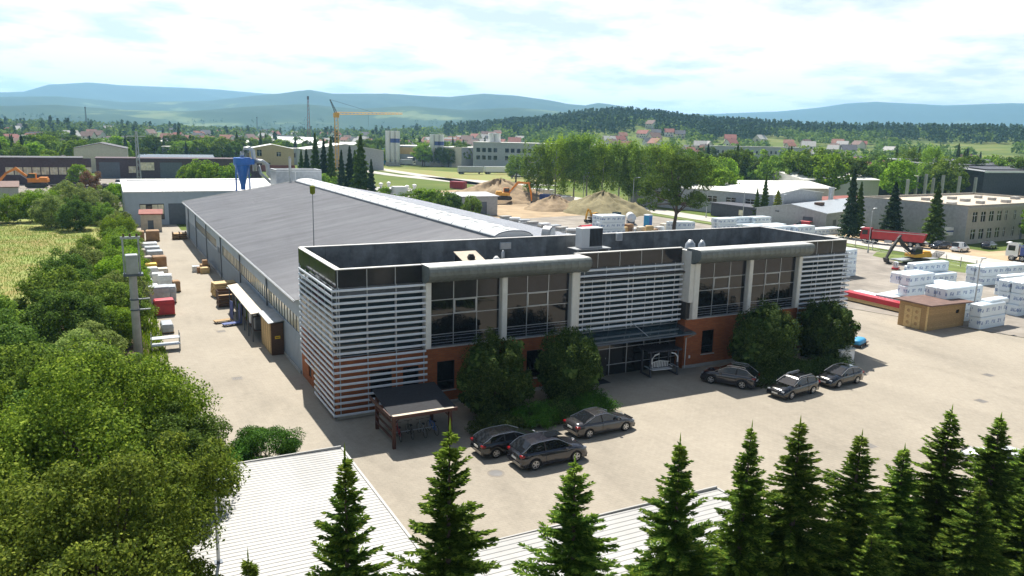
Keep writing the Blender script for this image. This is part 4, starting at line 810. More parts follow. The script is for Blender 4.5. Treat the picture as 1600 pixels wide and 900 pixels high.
P('chimney', MB().lathe([(.6, 4), (.6, 7.5), (.75, 7.6), (.75, 8.2)], 26, 10, 10), 'galv', B); P('roof_hood', MB().bbox(8, 10.5, 5, 6.5, 4.6, 5.4), 'wood_dark', B)
# grey two-storey office block on the right
wn = []
for i in range(14):
    a = 2.0+i*3.1+(.4 if i > 4 else 0); b = a+(1.7 if i not in (4, 5, 6) else .9)
    wn += [('f', a, b, .9, 2.9), ('f', a, b, 4.4, 6.4)]
for i in range(4): pass
B = simple_building('office_block', 'long beige-grey two-storey office block with rows of dark windows', (139.5, 45.2, 0), R(4), 46, 24, 7.2, 'plaster_beige', 'beige_board', para=.5, wins=wn, doors=[('f', 21.4, 22.6, 0, 2.3)])
P('cornice', MB().box(-.25, 46.2, -.3, -.003, 6.9, 7.4), 'plaster_beige', B); P('end_cladding', MB().box(-.06, -.003, 0, 24, 0, 7.5), 'plaster_grey', B); P('entrance_hood', MB().box(20.6, 23.6, -1.5, -.003, 3.2, 3.5), 'steel_dark', B)
for i in range(11): P('roof_light', MB().bbox(3+i*3.6+random.uniform(-.6, .6), 4.9+i*3.6, 5+(i % 3)*5, 6.3+(i % 3)*5, 7.35, 7.95), 'concrete', B)
B = simple_building('navy_hall', 'dark navy panelled hall with grey solar-panelled roof', (246, 108, 0), R(-4), 56, 40, 11, 'slate_wall', 'grey_metal', 3, 'mono', over=.4)
P('fascia', MB().box(-.4, 56.4, -.5, -.42, 10.8, 11.4), 'white_metal', B)
for i in range(3): P('solar_row', MB().prism([(3+i*12, 11.75+i*.92), (12+i*12, 12.43+i*.92), (12+i*12, 12.5+i*.92), (3+i*12, 11.83+i*.92)], 'x', 5, 50), 'slate_wall', B)
t = T('concrete_frame', 'row of bare concrete columns standing before the navy hall', 'columns', (205, 106, 0))
for i in range(9): P('column', MB().box(i*4.2-.35, i*4.2+.35, (i % 2)*6-.35, (i % 2)*6+.35, 0, 9.0+(i*37 % 5)*.4), 'concrete', t)
simple_building('red_roofed_row', 'very long low building with red tiled roof behind the birches', (300, 232, 0), R(-22), 190, 16, 7.5, 'plaster_cream', 'red_roof', 3.4, 'x', wins=[('f', 4+i*7, 8+i*7, 3.5, 5.5) for i in range(26)], wf=False)
simple_building('flat_grey_unit', 'small pale flat-roofed unit beside the navy hall', (232, 128, 0), R(-4), 14, 12, 8.5, 'slate_wall', 'pale_roof', over=.3)
simple_building('grey_apartment_block', 'grey slab block with rows of small windows above the cream hall', (392, 400, 0), R(-14), 78, 16, 15, 'plaster_grey', 'concrete', wins=[('f', 2+i*4, 3.6+i*4, 2+k*4, 4+k*4) for i in range(19) for k in range(3)], wf=False, over=.2)
simple_building('pink_roofed_shed', 'low pinkish-red flat roof beyond the cream hall gable', (188, 176, 0), R(-5), 40, 16, 5.2, 'plaster_beige', 'red_roof', 1, 'mono')
simple_building('birch_warehouse', 'long bluish grey warehouse hidden behind the birch row', (128, 142, 0), R(-78), 48, 24, 6, 'plaster_grey', 'pale_roof', 1.2, 'x', wins=[('f', 4+i*6, 7+i*6, 3, 4.5) for i in range(7)], doors=[('b', 6, 10, 0, 3.6), ('b', 24, 28, 0, 3.6)])
# factory with silos
wn = [('f', 2+i*3.4, 4.2+i*3.4, 5+k*4.4, 7.4+k*4.4) for i in range(15) for k in range(2) if i not in (4,)]
simple_building('factory_offices', 'grey three-storey factory offices with ribbon windows', (183, 374, 0), R(-34), 54, 22, 15, 'plaster_grey', 'pale_roof', wins=wn, over=.3, wf=False)
B = simple_building('yellow_factory', 'long factory hall with ochre band over grey cladding', (146, 426, 0), R(-55), 56, 34, 11.5, 'wrap_grey', 'pale_roof', doors=[('f', 8, 11, 0, 4.5), ('f', 20, 23, 0, 4.5)], over=.2)
P('ochre_band', MB().box(6, 50, -.3, -.003, 6.6, 10.8), 'plaster_yellow', B); P('corner_tower', MB().box(50.1, 56.5, -1, -.31, 0, 11.8), 'plaster_cream', B); P('blue_block', MB().box(-2, 5.9, -1, -.01, 0, 9.5), 'blue_light', B)
for x in (9, 21): P('dock_hood', MB().prism([(-4, 4.6), (-.31, 6.3), (-.31, 4.6)], 'x', x-1, x+3), 'grey_metal', B)
def silo(label, px, dist, n, r, h, band=True):
    x, y = CAM[0]+dist*math.sin(R(az(px))), CAM[1]+dist*math.cos(R(az(px))); t = T('silo_group', label, 'silo', (x, y, 0), R(-22))
    for i in range(n):
        s = P('silo', MB().lathe([(r*.3, 0), (r, 4), (r, h-.3), (r*.9, h)], i*r*2.05, 0, 16), 'white_metal', t)
        if band and i: P('blue_band', MB().lathe([(r+.03, h*.66), (r+.03, h*.78)], i*r*2.05, 0, 16), 'blue_tub', s)
    P('railing', MB().tube([(-r, -r, h+.9), (r*2.05*n-r, -r, h+.9)], .08, 5), 'galv', t); P('support_frame', MB().box(-r, r*2.05*n-r, -r, r, 0, 2), 'concrete', t)
silo('tall white silos with a blue band at the corner of the yellow factory', 604, 478, 3, 1.4, 20.5); silo('shorter white silos rising behind the yellow factory roof', 672, 478, 3, 1.4, 19); silo('single white silo tower behind the grey factory offices', 763, 470, 2, 1.8, 20.5, False)
# left background sheds
B = simple_building('dark_shed', 'dark plum flat shed with a strip of pale windows on the left', (-62, 252, 0), R(1), 44, 14, 8.6, 'purple_wall', 'dark_roof', over=.4, wins=[('f', 22+i*2.5, 24.2+i*2.5, 3.2, 5.6) for i in range(10)], wmat='pane_lit')
simple_building('brown_workshop', 'dark red-brown workshop range with a dark open gate', (-14, 286, 0), R(-2), 60, 14, 7.4, 'purple_wall', 'purple_wall', doors=[('f', 1, 8, 0, 6), ('f', 22, 30, 0, 6)], wins=[('f', 11, 13.5, 2, 4.5), ('f', 15, 20, 3, 6)], wmat='pane_lit')
simple_building('green_gabled_hall', 'pale green hall with twin shallow gables behind the rubble', (-22, 330, 0), R(-3), 20, 26, 10, 'plaster_cream', 'dark_roof', 2.2, 'y')
simple_building('teal_roofed_shed', 'low shed with teal roof beside the pale green hall', (2, 318, 0), R(-3), 30, 12, 6.4, 'slate_wall', 'glass_blue', 1.2, 'mono')
simple_building('rusty_roofed_shed', 'small shed with rusty brown roof at the left edge', (-42, 176, 0), R(4), 11, 8, 4.2, 'grey_metal', 'brown_roof', .9, 'mono')
simple_building('grey_long_hall', 'long grey two-tier hall beyond the brown workshop', (18, 420, 0), R(-6), 84, 20, 9, 'plaster_grey', 'concrete', wins=[('f', 4+i*4, 6.5+i*4, 4, 6.5) for i in range(18)], wf=False)
simple_building('white_long_roof', 'very long low building with bright white roof behind the left trees', (-20, 560, 0), R(-4), 110, 30, 8, 'plaster_beige', 'pale_roof', 2, 'x')
simple_building('white_long_roof', 'second bright white roof right of the long one, near the tall conifers', (92, 600, 0), R(-6), 60, 24, 9, 'plaster_grey', 'pale_roof', 2, 'x')
B = simple_building('yellow_house', 'square ochre house with flat roof behind the silver ducts', (51, 340, 0), R(-8), 20, 18, 10.5, 'plaster_ochre', 'pale_roof', 2, 'y', wins=[('f', 3, 5.2, 2, 5), ('f', 12, 14, 7, 9), ('f', 3, 5.2, 7, 10), ('f', 7, 9, 1.5, 4)])
P('brick_base', MB().box(-.3, 20.3, -1.2, -.003, 0, 2.8), 'red_roof', B)
simple_building('grey_gabled_warehouse', 'grey warehouse with broad pale gable roof beside the ochre house', (80, 352, 0), R(-4), 40, 30, 10, 'plaster_grey', 'pale_roof', 3, 'y')
simple_building('white_sheds', 'pair of flat white sheds beyond the blue-green spruces', (95, 400, 0), R(-10), 30, 16, 7, 'plaster_cream', 'pale_roof')
simple_building('valley_depot', 'long pale depot roof in the valley right of the crane', (170, 640, 0), R(-20), 60, 20, 8, 'plaster_cream', 'pale_roof', 2, 'x')
simple_building('valley_depot', 'short pale depot roof in the valley left of the crane', (78, 560, 0), R(-12), 34, 18, 8, 'white_render', 'pale_roof', 2, 'x')
simple_building('valley_depot', 'white gabled depot beyond the ochre house', (130, 720, 0), R(-14), 44, 20, 10, 'white_render', 'wrap_grey', 3, 'x')
simple_building('valley_depot', 'bright tent-like white roof among the left trees', (-48, 520, 0), R(20), 14, 30, 5, 'white_render', 'pale_roof', 3, 'y')
t = T('rubble_heap', 'pale heap of demolition rubble beside the green gabled hall', 'rubble', (-25, 300, 0)); 
mb = MB()
for i in range(260):
    a, q = random.uniform(0, 6.28), random.random()**.6*8; z = max(0, 7.5*(1-q/8)); s = random.uniform(.4, 1.2); x, y = math.cos(a)*q, math.sin(a)*q; mb.prism([(x-s, y-s*.6), (x+s*.8, y-s*.5), (x+s*.5, y+s*.7), (x-s*.6, y+s*.5)], 'z', z-.3, z+s*.8)
P('rubble_blocks', mb, 'rubble', t)['kind'] = 'stuff'; P('core', MB().lathe([(7.5, 0), (5, 3), (2.5, 5.5), (.2, 7)], n=14), 'rubble', t)
t = T('scrap_heap', 'dark heap of scrap metal and tyres near the left shed', 'scrap', (-17, 222, 0)); mb = MB()
for i in range(200):
    x, y, z, s = random.uniform(-9, 9), random.uniform(-4, 4), random.uniform(0, 1.6), random.uniform(.2, .7); mb.box(x-s, x+s, y-s*.7, y+s*.7, z, z+s)
P('scrap_pieces', mb, 'mach_dark', t)['kind'] = 'stuff'; P('tyre_pile', MB().lathe([(4, 0), (3, .8), (.5, 1.4)], n=12), 'tyre', t)
# crane, masts
def lattice(p0, p1, w0, w1, n, r=.12):
    p0, p1 = Vector(p0), Vector(p1); d = (p1-p0).normalized(); u = d.cross(Vector((.3, .95, .1))).normalized(); v = d.cross(u); mb = MB(); C_ = lambda t, k: p0.lerp(p1, t)+(u*(1 if k in (0, 3) else -1)+v*(1 if k < 2 else -1))*(w0+(w1-w0)*t)/2
    for k in range(4): mb.tube([C_(0, k), C_(1, k)], r, 4)
    for i in range(n):
        for k in range(4): mb.tube([C_(i/n, k), C_((i+1)/n, (k+1) % 4)], r*.6, 3, False)
    return mb
t = T('tower_crane', 'yellow tower crane with a long level jib behind the dark spruces', 'crane', (91, 334, 0)); P('tower', lattice((0, 0, 0), (0, 0, 28), 1.6, 1.6, 16, .15), 'yellow_mach', t); P('jib', lattice((-.5, 0, 28), (29, -14, 28.6), 1.1, .6, 18, .09), 'yellow_mach', t); P('apex', lattice((0, 0, 28), (-2.6, 1.2, 34.5), 1.0, .3, 6, .12), 'mach_dark', t)
P('tie_bar', MB().tube([(-2.6, 1.2, 34.5), (16, -7.6, 28.9)], .06, 4), 'mach_dark', t); P('cab', MB().bbox(-1.2, 1.2, -1.2, 1.2, 26, 28.2), 'yellow_mach', t); P('hoist_rope', MB().tube([(14, -6.8, 28), (14, -6.8, 22)], .04, 4), 'mach_dark', t)
def radio(px, dist, h, label, m='red_roof'):
    a = R(az(px)); x, y = CAM[0]+dist*math.sin(a), CAM[1]+dist*math.cos(a); t = T('lattice_mast', label, 'mast', (x, y, float(HT(x, y)))); P('tower', lattice((0, 0, 0), (0, 0, h), h*.06, h*.025, 12, .22), m, t); P('antenna', MB().lathe([(1.2, h*.93), (1.2, h)], n=8), 'mach_dark', t)
radio(483, 1000, 56, 'reddish lattice radio mast on the skyline beside the crane'); radio(404, 1700, 36, 'grey lattice pylon far off on the plain', 'mach_dark'); radio(1590, 2600, 95, 'slim grey mast on the wooded ridge at the right edge', 'mach_dark'); radio(142, 1600, 40, 'thin grey mast above the left town trees', 'mach_dark')
# far houses
HV = {}
HPOS = []
def house(x, y, rz, wall, roof, s, label, group):
    k = (wall, roof); HPOS.append((x, y))
    if k not in HV:
        o = simple_building('house', label, (0, 0, 0), 0, 11, 9, 5.6, wall, roof, 4.0, 'x', wins=[('f', 1.5, 3, 1, 2.6), ('f', 5, 6.5, 1, 2.6), ('f', 8, 9.5, 1, 2.6), ('f', 3, 4.4, 3.6, 5), ('f', 7, 8.4, 3.6, 5), ('l', 3, 5, 3.4, 5)], wf=False, cat='house', over=.6)
        P('chimney', MB().box(7, 7.9, 5.4, 6.2, 7.5, 10.4), 'brown_roof', o); HV[k] = o
    else: o = copy_tree(HV[k])
    place(o, (x, y, float(HT(x, y))-.1), rz, s, label, group)
def hp(px, d): a = R(az(px)); return CAM[0]+d*math.sin(a), CAM[1]+d*math.cos(a)
HS = [('on the low rise at the left', [(20, 760), (45, 800), (60, 830), (5, 700), (78, 620), (85, 600), (110, 880), (130, 900), (30, 640), (150, 980), (12, 560)]),
 ('in the dark-roofed row beyond the left trees', [(160, 690), (172, 700), (186, 700), (198, 710), (210, 720), (222, 715), (236, 720), (248, 730), (340, 640), (356, 760), (300, 900)]),
 ('in the valley far behind the crane', [(300, 760), (318, 800), (332, 720), (285, 860), (350, 900), (372, 830), (392, 800), (415, 860), (438, 900), (460, 840), (470, 960), (505, 900), (530, 980), (548, 860), (390, 1000), (430, 1200), (455, 1250), (320, 1150), (345, 1250), (270, 1200), (240, 1300), (500, 1250), (560, 1150), (575, 900), (370, 1350), (410, 1450)]),
 ('in the hillside hamlet above the factory', [(640, 800), (655, 830), (668, 850), (680, 800), (695, 880), (705, 920), (715, 900), (728, 960), (742, 980), (755, 990), (650, 760), (690, 760), (725, 820), (770, 860), (758, 900), (672, 740), (662, 905), (735, 870), (700, 830), (750, 930)]),
 ('on the wooded hill behind the birches', [(938, 840), (945, 820), (955, 860), (1000, 860), (1010, 900), (1028, 1000), (1045, 990), (1003, 820), (985, 960), (1055, 780), (1065, 760), (1110, 660), (1120, 680), (1085, 760), (1075, 830), (998, 1100), (960, 920)]),
 ('among the fields below the right ridge', [(1130, 880), (1145, 700), (1160, 720), (1175, 980), (1180, 740), (1220, 900), (1240, 880), (1245, 960), (1285, 960), (1292, 930), (1315, 950), (1325, 970), (1362, 820), (1490, 700), (1560, 620), (1572, 640), (1425, 650), (1200, 680)])]
r4 = np.random.default_rng(5)
HS[2][1].extend([(float(a), float(b)) for a, b in zip(r4.uniform(0, 620, 34), r4.uniform(620, 1250, 34))]); HS[3][1].extend([(float(a), float(b)) for a, b in zip(r4.uniform(620, 800, 14), r4.uniform(700, 1050, 14))]); HS[4][1].extend([(float(a), float(b)) for a, b in zip(r4.uniform(900, 1120, 10), r4.uniform(650, 1000, 10))]); HS[5][1].extend([(float(a), float(b)) for a, b in zip(r4.uniform(1120, 1350, 14), r4.uniform(620, 980, 14))])
wl = ['plaster_cream', 'white_render', 'plaster_cream', 'white_render']; rf = ['red_roof', 'orange_roof', 'brown_roof', 'dark_roof', 'concrete']
for ki, (where, lst) in enumerate(HS):
    for i, (px, d) in enumerate(lst):
        w_, r_ = wl[(i+ki) % 2], ('dark_roof' if ki == 1 and i < 8 else rf[(i*3+ki+i//4) % 5]); x, y = hp(px, d)
        cn = {'red_roof': 'red', 'orange_roof': 'orange', 'brown_roof': 'brown', 'dark_roof': 'dark', 'concrete': 'pale grey'}[r_]
        house(x, y, random.uniform(-.9, .9)-R(az(px)), w_, r_, random.uniform(.85, 1.2), f'far {"white" if w_ == "white_render" else "cream"} house with {cn} gabled roof {where}', 'houses '+where)
# ------------------------------------------------------------------ yard things
t = T('bike_shelter', 'dark reddish timber bicycle shelter with black felt roof at the building corner', 'shelter', (0, 0, 0))
P('roof', MB().add([(2.0, -2.1, 2.6), (6.4, -2.1, 2.6), (6.2, -6.4, 2.2), (1.8, -6.4, 2.2), (2.0, -2.1, 2.68), (6.4, -2.1, 2.68), (6.2, -6.4, 2.28), (1.8, -6.4, 2.28)], [(3, 2, 1, 0), (4, 5, 6, 7), (0, 1, 5, 4), (1, 2, 6, 5), (2, 3, 7, 6), (3, 0, 4, 7)]), 'shingle', t)
P('eave_board', MB().box(1.85, 6.25, -6.5, -6.405, 2.08, 2.3), 'wood_red', t); P('eave_flashing', MB().box(1.9, 6.0, -6.54, -6.25, 2.305, 2.32), 'beige_board', t); P('side_board', MB().box(1.74, 1.8, -6.4, -2.2, 2.1, 2.35), 'wood_red', t)
for x, y in ((2.1, -6.1), (5.9, -6.1), (2.2, -2.4), (6.1, -2.4)): P('post', MB().box(x-.1, x+.1, y-.1, y+.1, .02, 2.2), 'wood_red', t)
for x, y0, y1 in ((2.1, -6.0, -2.5),): 
    for k in range(3): P('rail', MB().box(x-.03, x+.03, y0, y1, .5+k*.5, .64+k*.5), 'wood_red', t)
for x in (2.1, 5.9): P('brace', MB().tube([(x, -6.1, 1.6), (x+(.5 if x < 4 else -.5), -6.1, 2.1)], .05, 4), 'wood_red', t)
P('bike_rack', MB().tube([(2.6, -4.6, .45), (5.6, -4.6, .45)], .03, 6), 'galv', t)
def bicycle(label, loc, rz, m):
    t = T('bicycle', label, 'bicycle', loc, rz)
    for x in (-.52, .52):
        mb = MB(); n = 18
        mb.tube([(x+.33*math.cos(i*2*math.pi/n), 0, .34+.33*math.sin(i*2*math.pi/n)) for i in range(n+1)], .02, 5, False); w_ = P('wheel', mb, 'tyre', t)
        sp = MB()
        for i in range(4): a = i*math.pi/4; sp.tube([(x-.31*math.cos(a), 0, .34-.31*math.sin(a)), (x+.31*math.cos(a), 0, .34+.31*math.sin(a))], .004, 3)
        P('spokes', sp, 'galv', w_)
    f = MB(); 
    for a, b in (((-.52, .34), (-.1, .32)), ((-.1, .32), (-.25, .85)), ((-.52, .34), (-.22, .75)), ((-.22, .75), (.38, .78)), ((-.1, .32), (.4, .7)), ((.52, .34), (.36, .95))): f.tube([(a[0], 0, a[1]), (b[0], 0, b[1])], .02, 5)
    P('frame', f, m, t); P('saddle', MB().bbox(-.38, -.12, -.07, .07, .86, .92, .03), 'black_rubber', t); P('handlebar', MB().tube([(.36, -.28, 1.0), (.4, 0, .97), (.36, .28, 1.0)], .016, 5), 'mach_dark', t)
for i, (nm, m) in enumerate((('dark red', 'red_paint'), ('black', 'mach_dark'), ('silver', 'galv'), ('blue', 'blue_paint'))): bicycle(f'{nm} bicycle standing inside the timber bicycle shelter', (2.9+i*.8, -4.7+.1*(i % 2), .025), R(84+i*4), m)
t = T('garden_swing', 'dark timber garden swing with slatted roof and white bench by the entrance', 'swing', (27.6, .0, .025), R(-6))
for x in (-1.3, 1.3):
    P('foot_beam', MB().box(x-.06, x+.06, -.9, .7, 0, .12), 'slate_wall', t)
    for y in (-.75, .6): P('post', MB().box(x-.06, x+.06, y-.06, y+.06, .12, 2.1), 'slate_wall', t)
    P('arch_brace', MB().tube([(x*.96, -.85, 1.15), (x*.95, -.86, 1.6), (x*.75, -.86, 1.9), (x*.45, -.86, 2.0)], .06, 6), 'white_metal', t); P('arm_board', MB().box(x-.08, x+.08, -.9, .1, .7, .75), 'wrap_grey', t)
for i in range(13): P('roof_slat', MB().box(-1.6+i*.25, -1.5+i*.25, -1.05, .9, 2.2-.0, 2.32), 'slate_wall', t)
P('roof_beam', MB().box(-1.6, 1.6, -.8, -.7, 2.1, 2.199), 'slate_wall', t); P('roof_beam', MB().box(-1.6, 1.6, .55, .65, 2.1, 2.199), 'slate_wall', t)
bn = P('bench_seat', MB().box(-.95, .95, -.6, -.1, .48, .54), 'white_metal', t)
for i in range(11): P('bench_slat', MB().box(-.85+i*.16, -.77+i*.16, -.1, -.06, .6, 1.02+.1*math.sin(i/10*math.pi)), 'white_metal', t)
P('bench_rail', MB().tube([(-.95, -.08, 1.0), (-.5, -.08, 1.06), (0, -.08, 1.15), (.5, -.08, 1.06), (.95, -.08, 1.0)], .04, 6), 'white_metal', t)
for x in (-.95, .95): P('chain', MB().tube([(x, -.3, .7), (x, -.2, 2.12)], .015, 4), 'galv', t); P('arm_rest', MB().box(x-.04, x+.04, -.6, -.06, .72, .77), 'white_metal', t)
t = T('utility_cabinet', 'white utility cabinet with sloping lid beside the last round shrub', 'cabinet', (44.9, -4.2, .025)); P('case', MB().bbox(-.9, .9, -.6, .6, 0, 1.35, .04), 'white_metal', t); P('lid', MB().prism([(-.68, 1.36), (.68, 1.55), (.68, 1.6), (-.68, 1.42)], 'x', -.98, .98), 'white_render', t); P('door', MB().box(-.8, .8, -.62, -.601, .15, 1.2), 'wrap_white', t); P('lock', MB().box(.3, .4, -.64, -.621, .6, .75), 'mach_dark', t)
t = T('hose_reel', 'blue folded tarpaulin on a small cart by the right shrub', 'cart', (51.5, -.6, .025), R(20)); P('tarp', MB().bbox(-1, 1, -.5, .5, .3, .75, .15), 'blue_light', t, True); P('bed', MB().box(-1.1, 1.5, -.55, .55, .22, .29), 'wood_dark', t)
for x in (-.7, .7): add_wheel(t, x, -.55, .16, .1, -1); add_wheel(t, x, .55, .16, .1, 1)
P('drawbar', MB().tube([(1.5, 0, .25), (2.7, .1, .1)], .03, 5), 'mach_dark', t)
t = T('manhole_cover', 'round iron manhole cover set in the paving near the dark SUV', 'manhole', (6.3, -12, .021)); P('ring', MB().lathe([(.52, 0), (.52, .006), (.4, .006)], n=20), 'gravel', t); P('lid', MB().lathe([(.39, 0), (.39, .01)], n=20), 'asphalt', t)
# foreground carports
def carport(label, x0, x1, y0, y1, z, edge='carport_sheet'):
    t = T('carport', label, 'carport'); n = int((x1-x0)/.3); yy = []
    sheets = 6; c = (y1-y0)/sheets
    for s in range(sheets):
        vs = []; fs = []; a = y0+s*c; k_ = int(c/.28)
        prof = []
        for i in range(k_): q = a+i*c/k_; prof += [(q, 0), (q+.16, 0), (q+.18, .018), (q+c/k_-.02, .018)]
        prof.append((a+c, 0))
        for yv, d in prof: vs += [(x0, yv, z+d), (x1, yv, z+d-.12)]
        fs = [(2*i, 2*i+1, 2*i+3, 2*i+2) for i in range(len(prof)-1)]
        P('roof_sheet', MB().add(vs, fs), 'carport_sheet', t)
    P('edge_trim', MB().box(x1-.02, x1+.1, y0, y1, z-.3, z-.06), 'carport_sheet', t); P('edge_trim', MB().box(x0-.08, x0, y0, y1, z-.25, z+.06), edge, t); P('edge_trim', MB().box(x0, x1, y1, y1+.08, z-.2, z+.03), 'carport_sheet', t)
    for x in (x0+.4, (x0+x1)/2, x1-.4):
        for y in (y0+.4, (y0+y1)/2, y1-.4): P('post', MB().box(x-.06, x+.06, y-.06, y+.06, .02, z-.3), 'galv', t)
    for y in (y0+.4, (y0+y1)/2, y1-.4): P('beam', MB().box(x0+.1, x1-.1, y-.06, y+.06, z-.32, z-.16), 'galv', t)
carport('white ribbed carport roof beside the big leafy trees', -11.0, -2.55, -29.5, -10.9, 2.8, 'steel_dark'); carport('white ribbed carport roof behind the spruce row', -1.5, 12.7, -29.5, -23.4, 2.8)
t = T('street_lamp', 'grey lamp post rising beside the white carport roof near the trees', 'lamp post', (-10.0, -20.2, 2.72)); P('base_plate', MB().box(-.15, .15, -.15, .15, 0, .1), 'steel_dark', t); P('pole', MB().tube([(0, 0, 0), (0, 0, 3.4)], [.07, .05], 8), 'galv', t); P('arm', MB().tube([(0, 0, 3.38), (.25, .05, 3.45)], .04, 6), 'galv', t); P('lamp_head', MB().bbox(.0, .55, -.1, .14, 3.42, 3.52, .03), 'wrap_grey', t)
# wooden shelter along the hall
t = T('timber_smoking_hut', 'brown timber hut with small yellow sign against the hall wall', 'hut', (0, 0, 0)); P('wall', MB().box(-.75, .3, 18.0, 18.12, .02, 2.9), 'wood_dark', t); P('wall', MB().box(-.75, -.64, 18.125, 22.6, .02, 2.9), 'wood', t); P('wall', MB().box(-.75, .3, 22.605, 22.7, .02, 2.9), 'wood_dark', t)
for i in range(9): P('board', MB().box(-.79, -.752, 18.2+i*.5, 18.66+i*.5, .05, 2.85), 'wood_light' if i % 2 else 'wood', t)
P('roof', MB().add([(-1.0, 17.8, 2.92), (.38, 17.8, 3.12), (.38, 22.9, 3.12), (-1.0, 22.9, 2.92), (-1.0, 17.8, 2.98), (.38, 17.8, 3.18), (.38, 22.9, 3.18), (-1.0, 22.9, 2.98)], [(3, 2, 1, 0), (4, 5, 6, 7), (0, 1, 5, 4), (1, 2, 6, 5), (2, 3, 7, 6), (3, 0, 4, 7)]), 'galv', t)
P('sign', MB().box(-.45, .0, 17.96, 17.995, 1.5, 1.75), 'wrap_yellow', t); P('sign_print', MB().box(-.38, -.07, 17.954, 17.959, 1.6, 1.66), 'mach_dark', t)
t = T('lean_to_rack', 'lean-to roof of pale sheet over hanging gear along the hall wall', 'shelter', (0, 0, 0)); P('roof', MB().add([(-1.6, 23.0, 2.7), (-.5, 23.0, 2.85), (-.5, 38, 2.85), (-1.6, 38, 2.7), (-1.6, 23, 2.76), (-.5, 23, 2.91), (-.5, 38, 2.91), (-1.6, 38, 2.76)], [(3, 2, 1, 0), (4, 5, 6, 7), (0, 1, 5, 4), (1, 2, 6, 5), (2, 3, 7, 6), (3, 0, 4, 7)]), 'plaster_cream', t)
P('rear_roof', MB().box(-.49, .36, 23, 38, 2.86, 2.92), 'galv', t)
for i in range(7): y = 23.3+i*2.4; P('post', MB().box(-1.5, -1.4, y-.05, y+.05, .02, 2.7), 'steel_dark', t); P('shelf', MB().box(-1.3, .2, y+.1, min(y+2.2, 37.9), 1.0, 1.05), 'wood_dark', t)
for i in range(10): P('hung_bundle', MB().bbox(-1.2+random.uniform(-.1, .1), -.5, 23.6+i*1.4, 24.4+i*1.4, 1.06, 2.1+random.uniform(-.3, .3), .1), ['steel_dark', 'mach_dark', 'wrap_white', 'lf_dark'][i % 4], t)
def stack_planks(name, label, loc, rz, nx, ny, nz, l, w, h, m, gap=.02, cat='timber stack'):
    t = T(name, label, cat, loc, rz); me = None
    P('bearer', MB().box(-nx*l/2+.3, -nx*l/2+.45, -ny*w/2, ny*w/2, 0, .1), 'wood_dark', t); P('bearer', MB().box(nx*l/2-.45, nx*l/2-.3, -ny*w/2, ny*w/2, 0, .1), 'wood_dark', t)
    for k in range(nz):
        for j in range(ny):
            for i in range(nx):
                q = (-nx*l/2+i*l+random.uniform(-.08, .08), -ny*w/2+j*w, .1+k*h)
                if me is None: o = P('plank', MB().box(0, l-gap, 0, w-gap, 0, h-gap), m, t); o.location = q; me = o.data
                else: D('plank', me, t, q)
    return t
stack_planks('timber_stack', 'light yellow sawn timber stack beside the hall wall', (-.9, 46, .025), R(8), 1, 5, 6, 2.6, .35, .26, 'wood_light')
t = T('wooden_crate', 'open brown slatted crate at the end of the lean-to', 'crate', (-1.5, 40.2, .025), R(4))
for k in range(4): 
    for s in (-1, 1): P('slat', MB().box(-.9, .9, s*.75-.02, s*.75+.02, .1+k*.45, .45+k*.45), 'wood_dark', t); P('slat', MB().box(s*.9-.02, s*.9+.02, -.72, .72, .1+k*.45, .45+k*.45), 'wood_dark', t)
P('floor', MB().box(-.88, .88, -.72, .72, .1, .16), 'wood', t); P('load', MB().bbox(-.8, .8, -.65, .65, .17, 1.3, .1), 'wood', t)
t = T('waste_skip', 'black skip bin behind the yellow timber stack', 'skip', (-.2, 43.3, .025)); P('tub', MB().prism([(-.6, .05), (.6, .05), (.75, 1.3), (-.75, 1.3)], 'x', -.7, .5), 'mach_dark', t); P('rim', MB().box(-.75, .52, -.78, .78, 1.3, 1.36), 'steel_dark', t); P('wheel_pad', MB().box(-.6, .4, -.5, .5, 0, .05), 'tyre', t)
for i, (x, y) in enumerate(((-2.9, 32.2), (-2.3, 30.6))):
    t = T('platform_trolley', ('first' if i else 'second')+' blue tall-handled platform trolley, '+('nearer' if i else 'farther')+' of the pair in the yard', 'trolley', (x, y, .025), R(12)); P('deck', MB().box(-.9, .9, -.4, .4, .2, .27), 'blue_tub' if i else 'wood', t)
    fr = MB()
    for q in (-.38, 0, .38): fr.tube([(.88, q, .25), (.92, q, 2.1)], .03, 5)
    fr.tube([(.92, -.38, 2.1), (.92, .38, 2.1)], .03, 5); fr.tube([(.9, -.38, 1.2), (.9, .38, 1.2)], .03, 5); P('handle_frame', fr, 'blue_tub', t); P('mesh_panel', MB().box(.895, .915, -.36, .36, .3, 2.05), 'blue_tub', t)
    for a in (-.7, .7): add_wheel(t, a, -.36, .1, .06, -1); add_wheel(t, a, .36, .1, .06, 1)
t = T('pallet_stack', 'low stack of brown pallets at the far corner of the hall', 'pallets', (-1.0, 99.5, .025))
for k in range(4):
    P('pallet', MB().box(-1.4, 1.0, -1, 1, .02+k*.32, .1+k*.32), 'wood', t)
    for x in (-1.3, -.2, .85): P('block', MB().box(x-.07, x+.07, -.9, .9, .102+k*.32, .33+k*.32), 'wood_dark', t)
t = T('cardboard_pile', 'pile of tan boxes and boards beside the dark hall gate', 'boxes', (-.9, 63.5, .025))
for i in range(7): x, y, z = [(-.2, 0, 0), (.1, .9, 0), (-.3, -1, 0), (-.1, .3, .8), (-1.3, .5, 0), (0, 1.7, 0), (-.9, -.6, 0)][i]; s = .35+.12*(i % 3); P('box', MB().bbox(x-s, x+s, y-s, y+s, z, z+.8), ['carton', 'wood', 'wood_light', 'carton', 'wrap_white', 'wood', 'carton'][i], t)
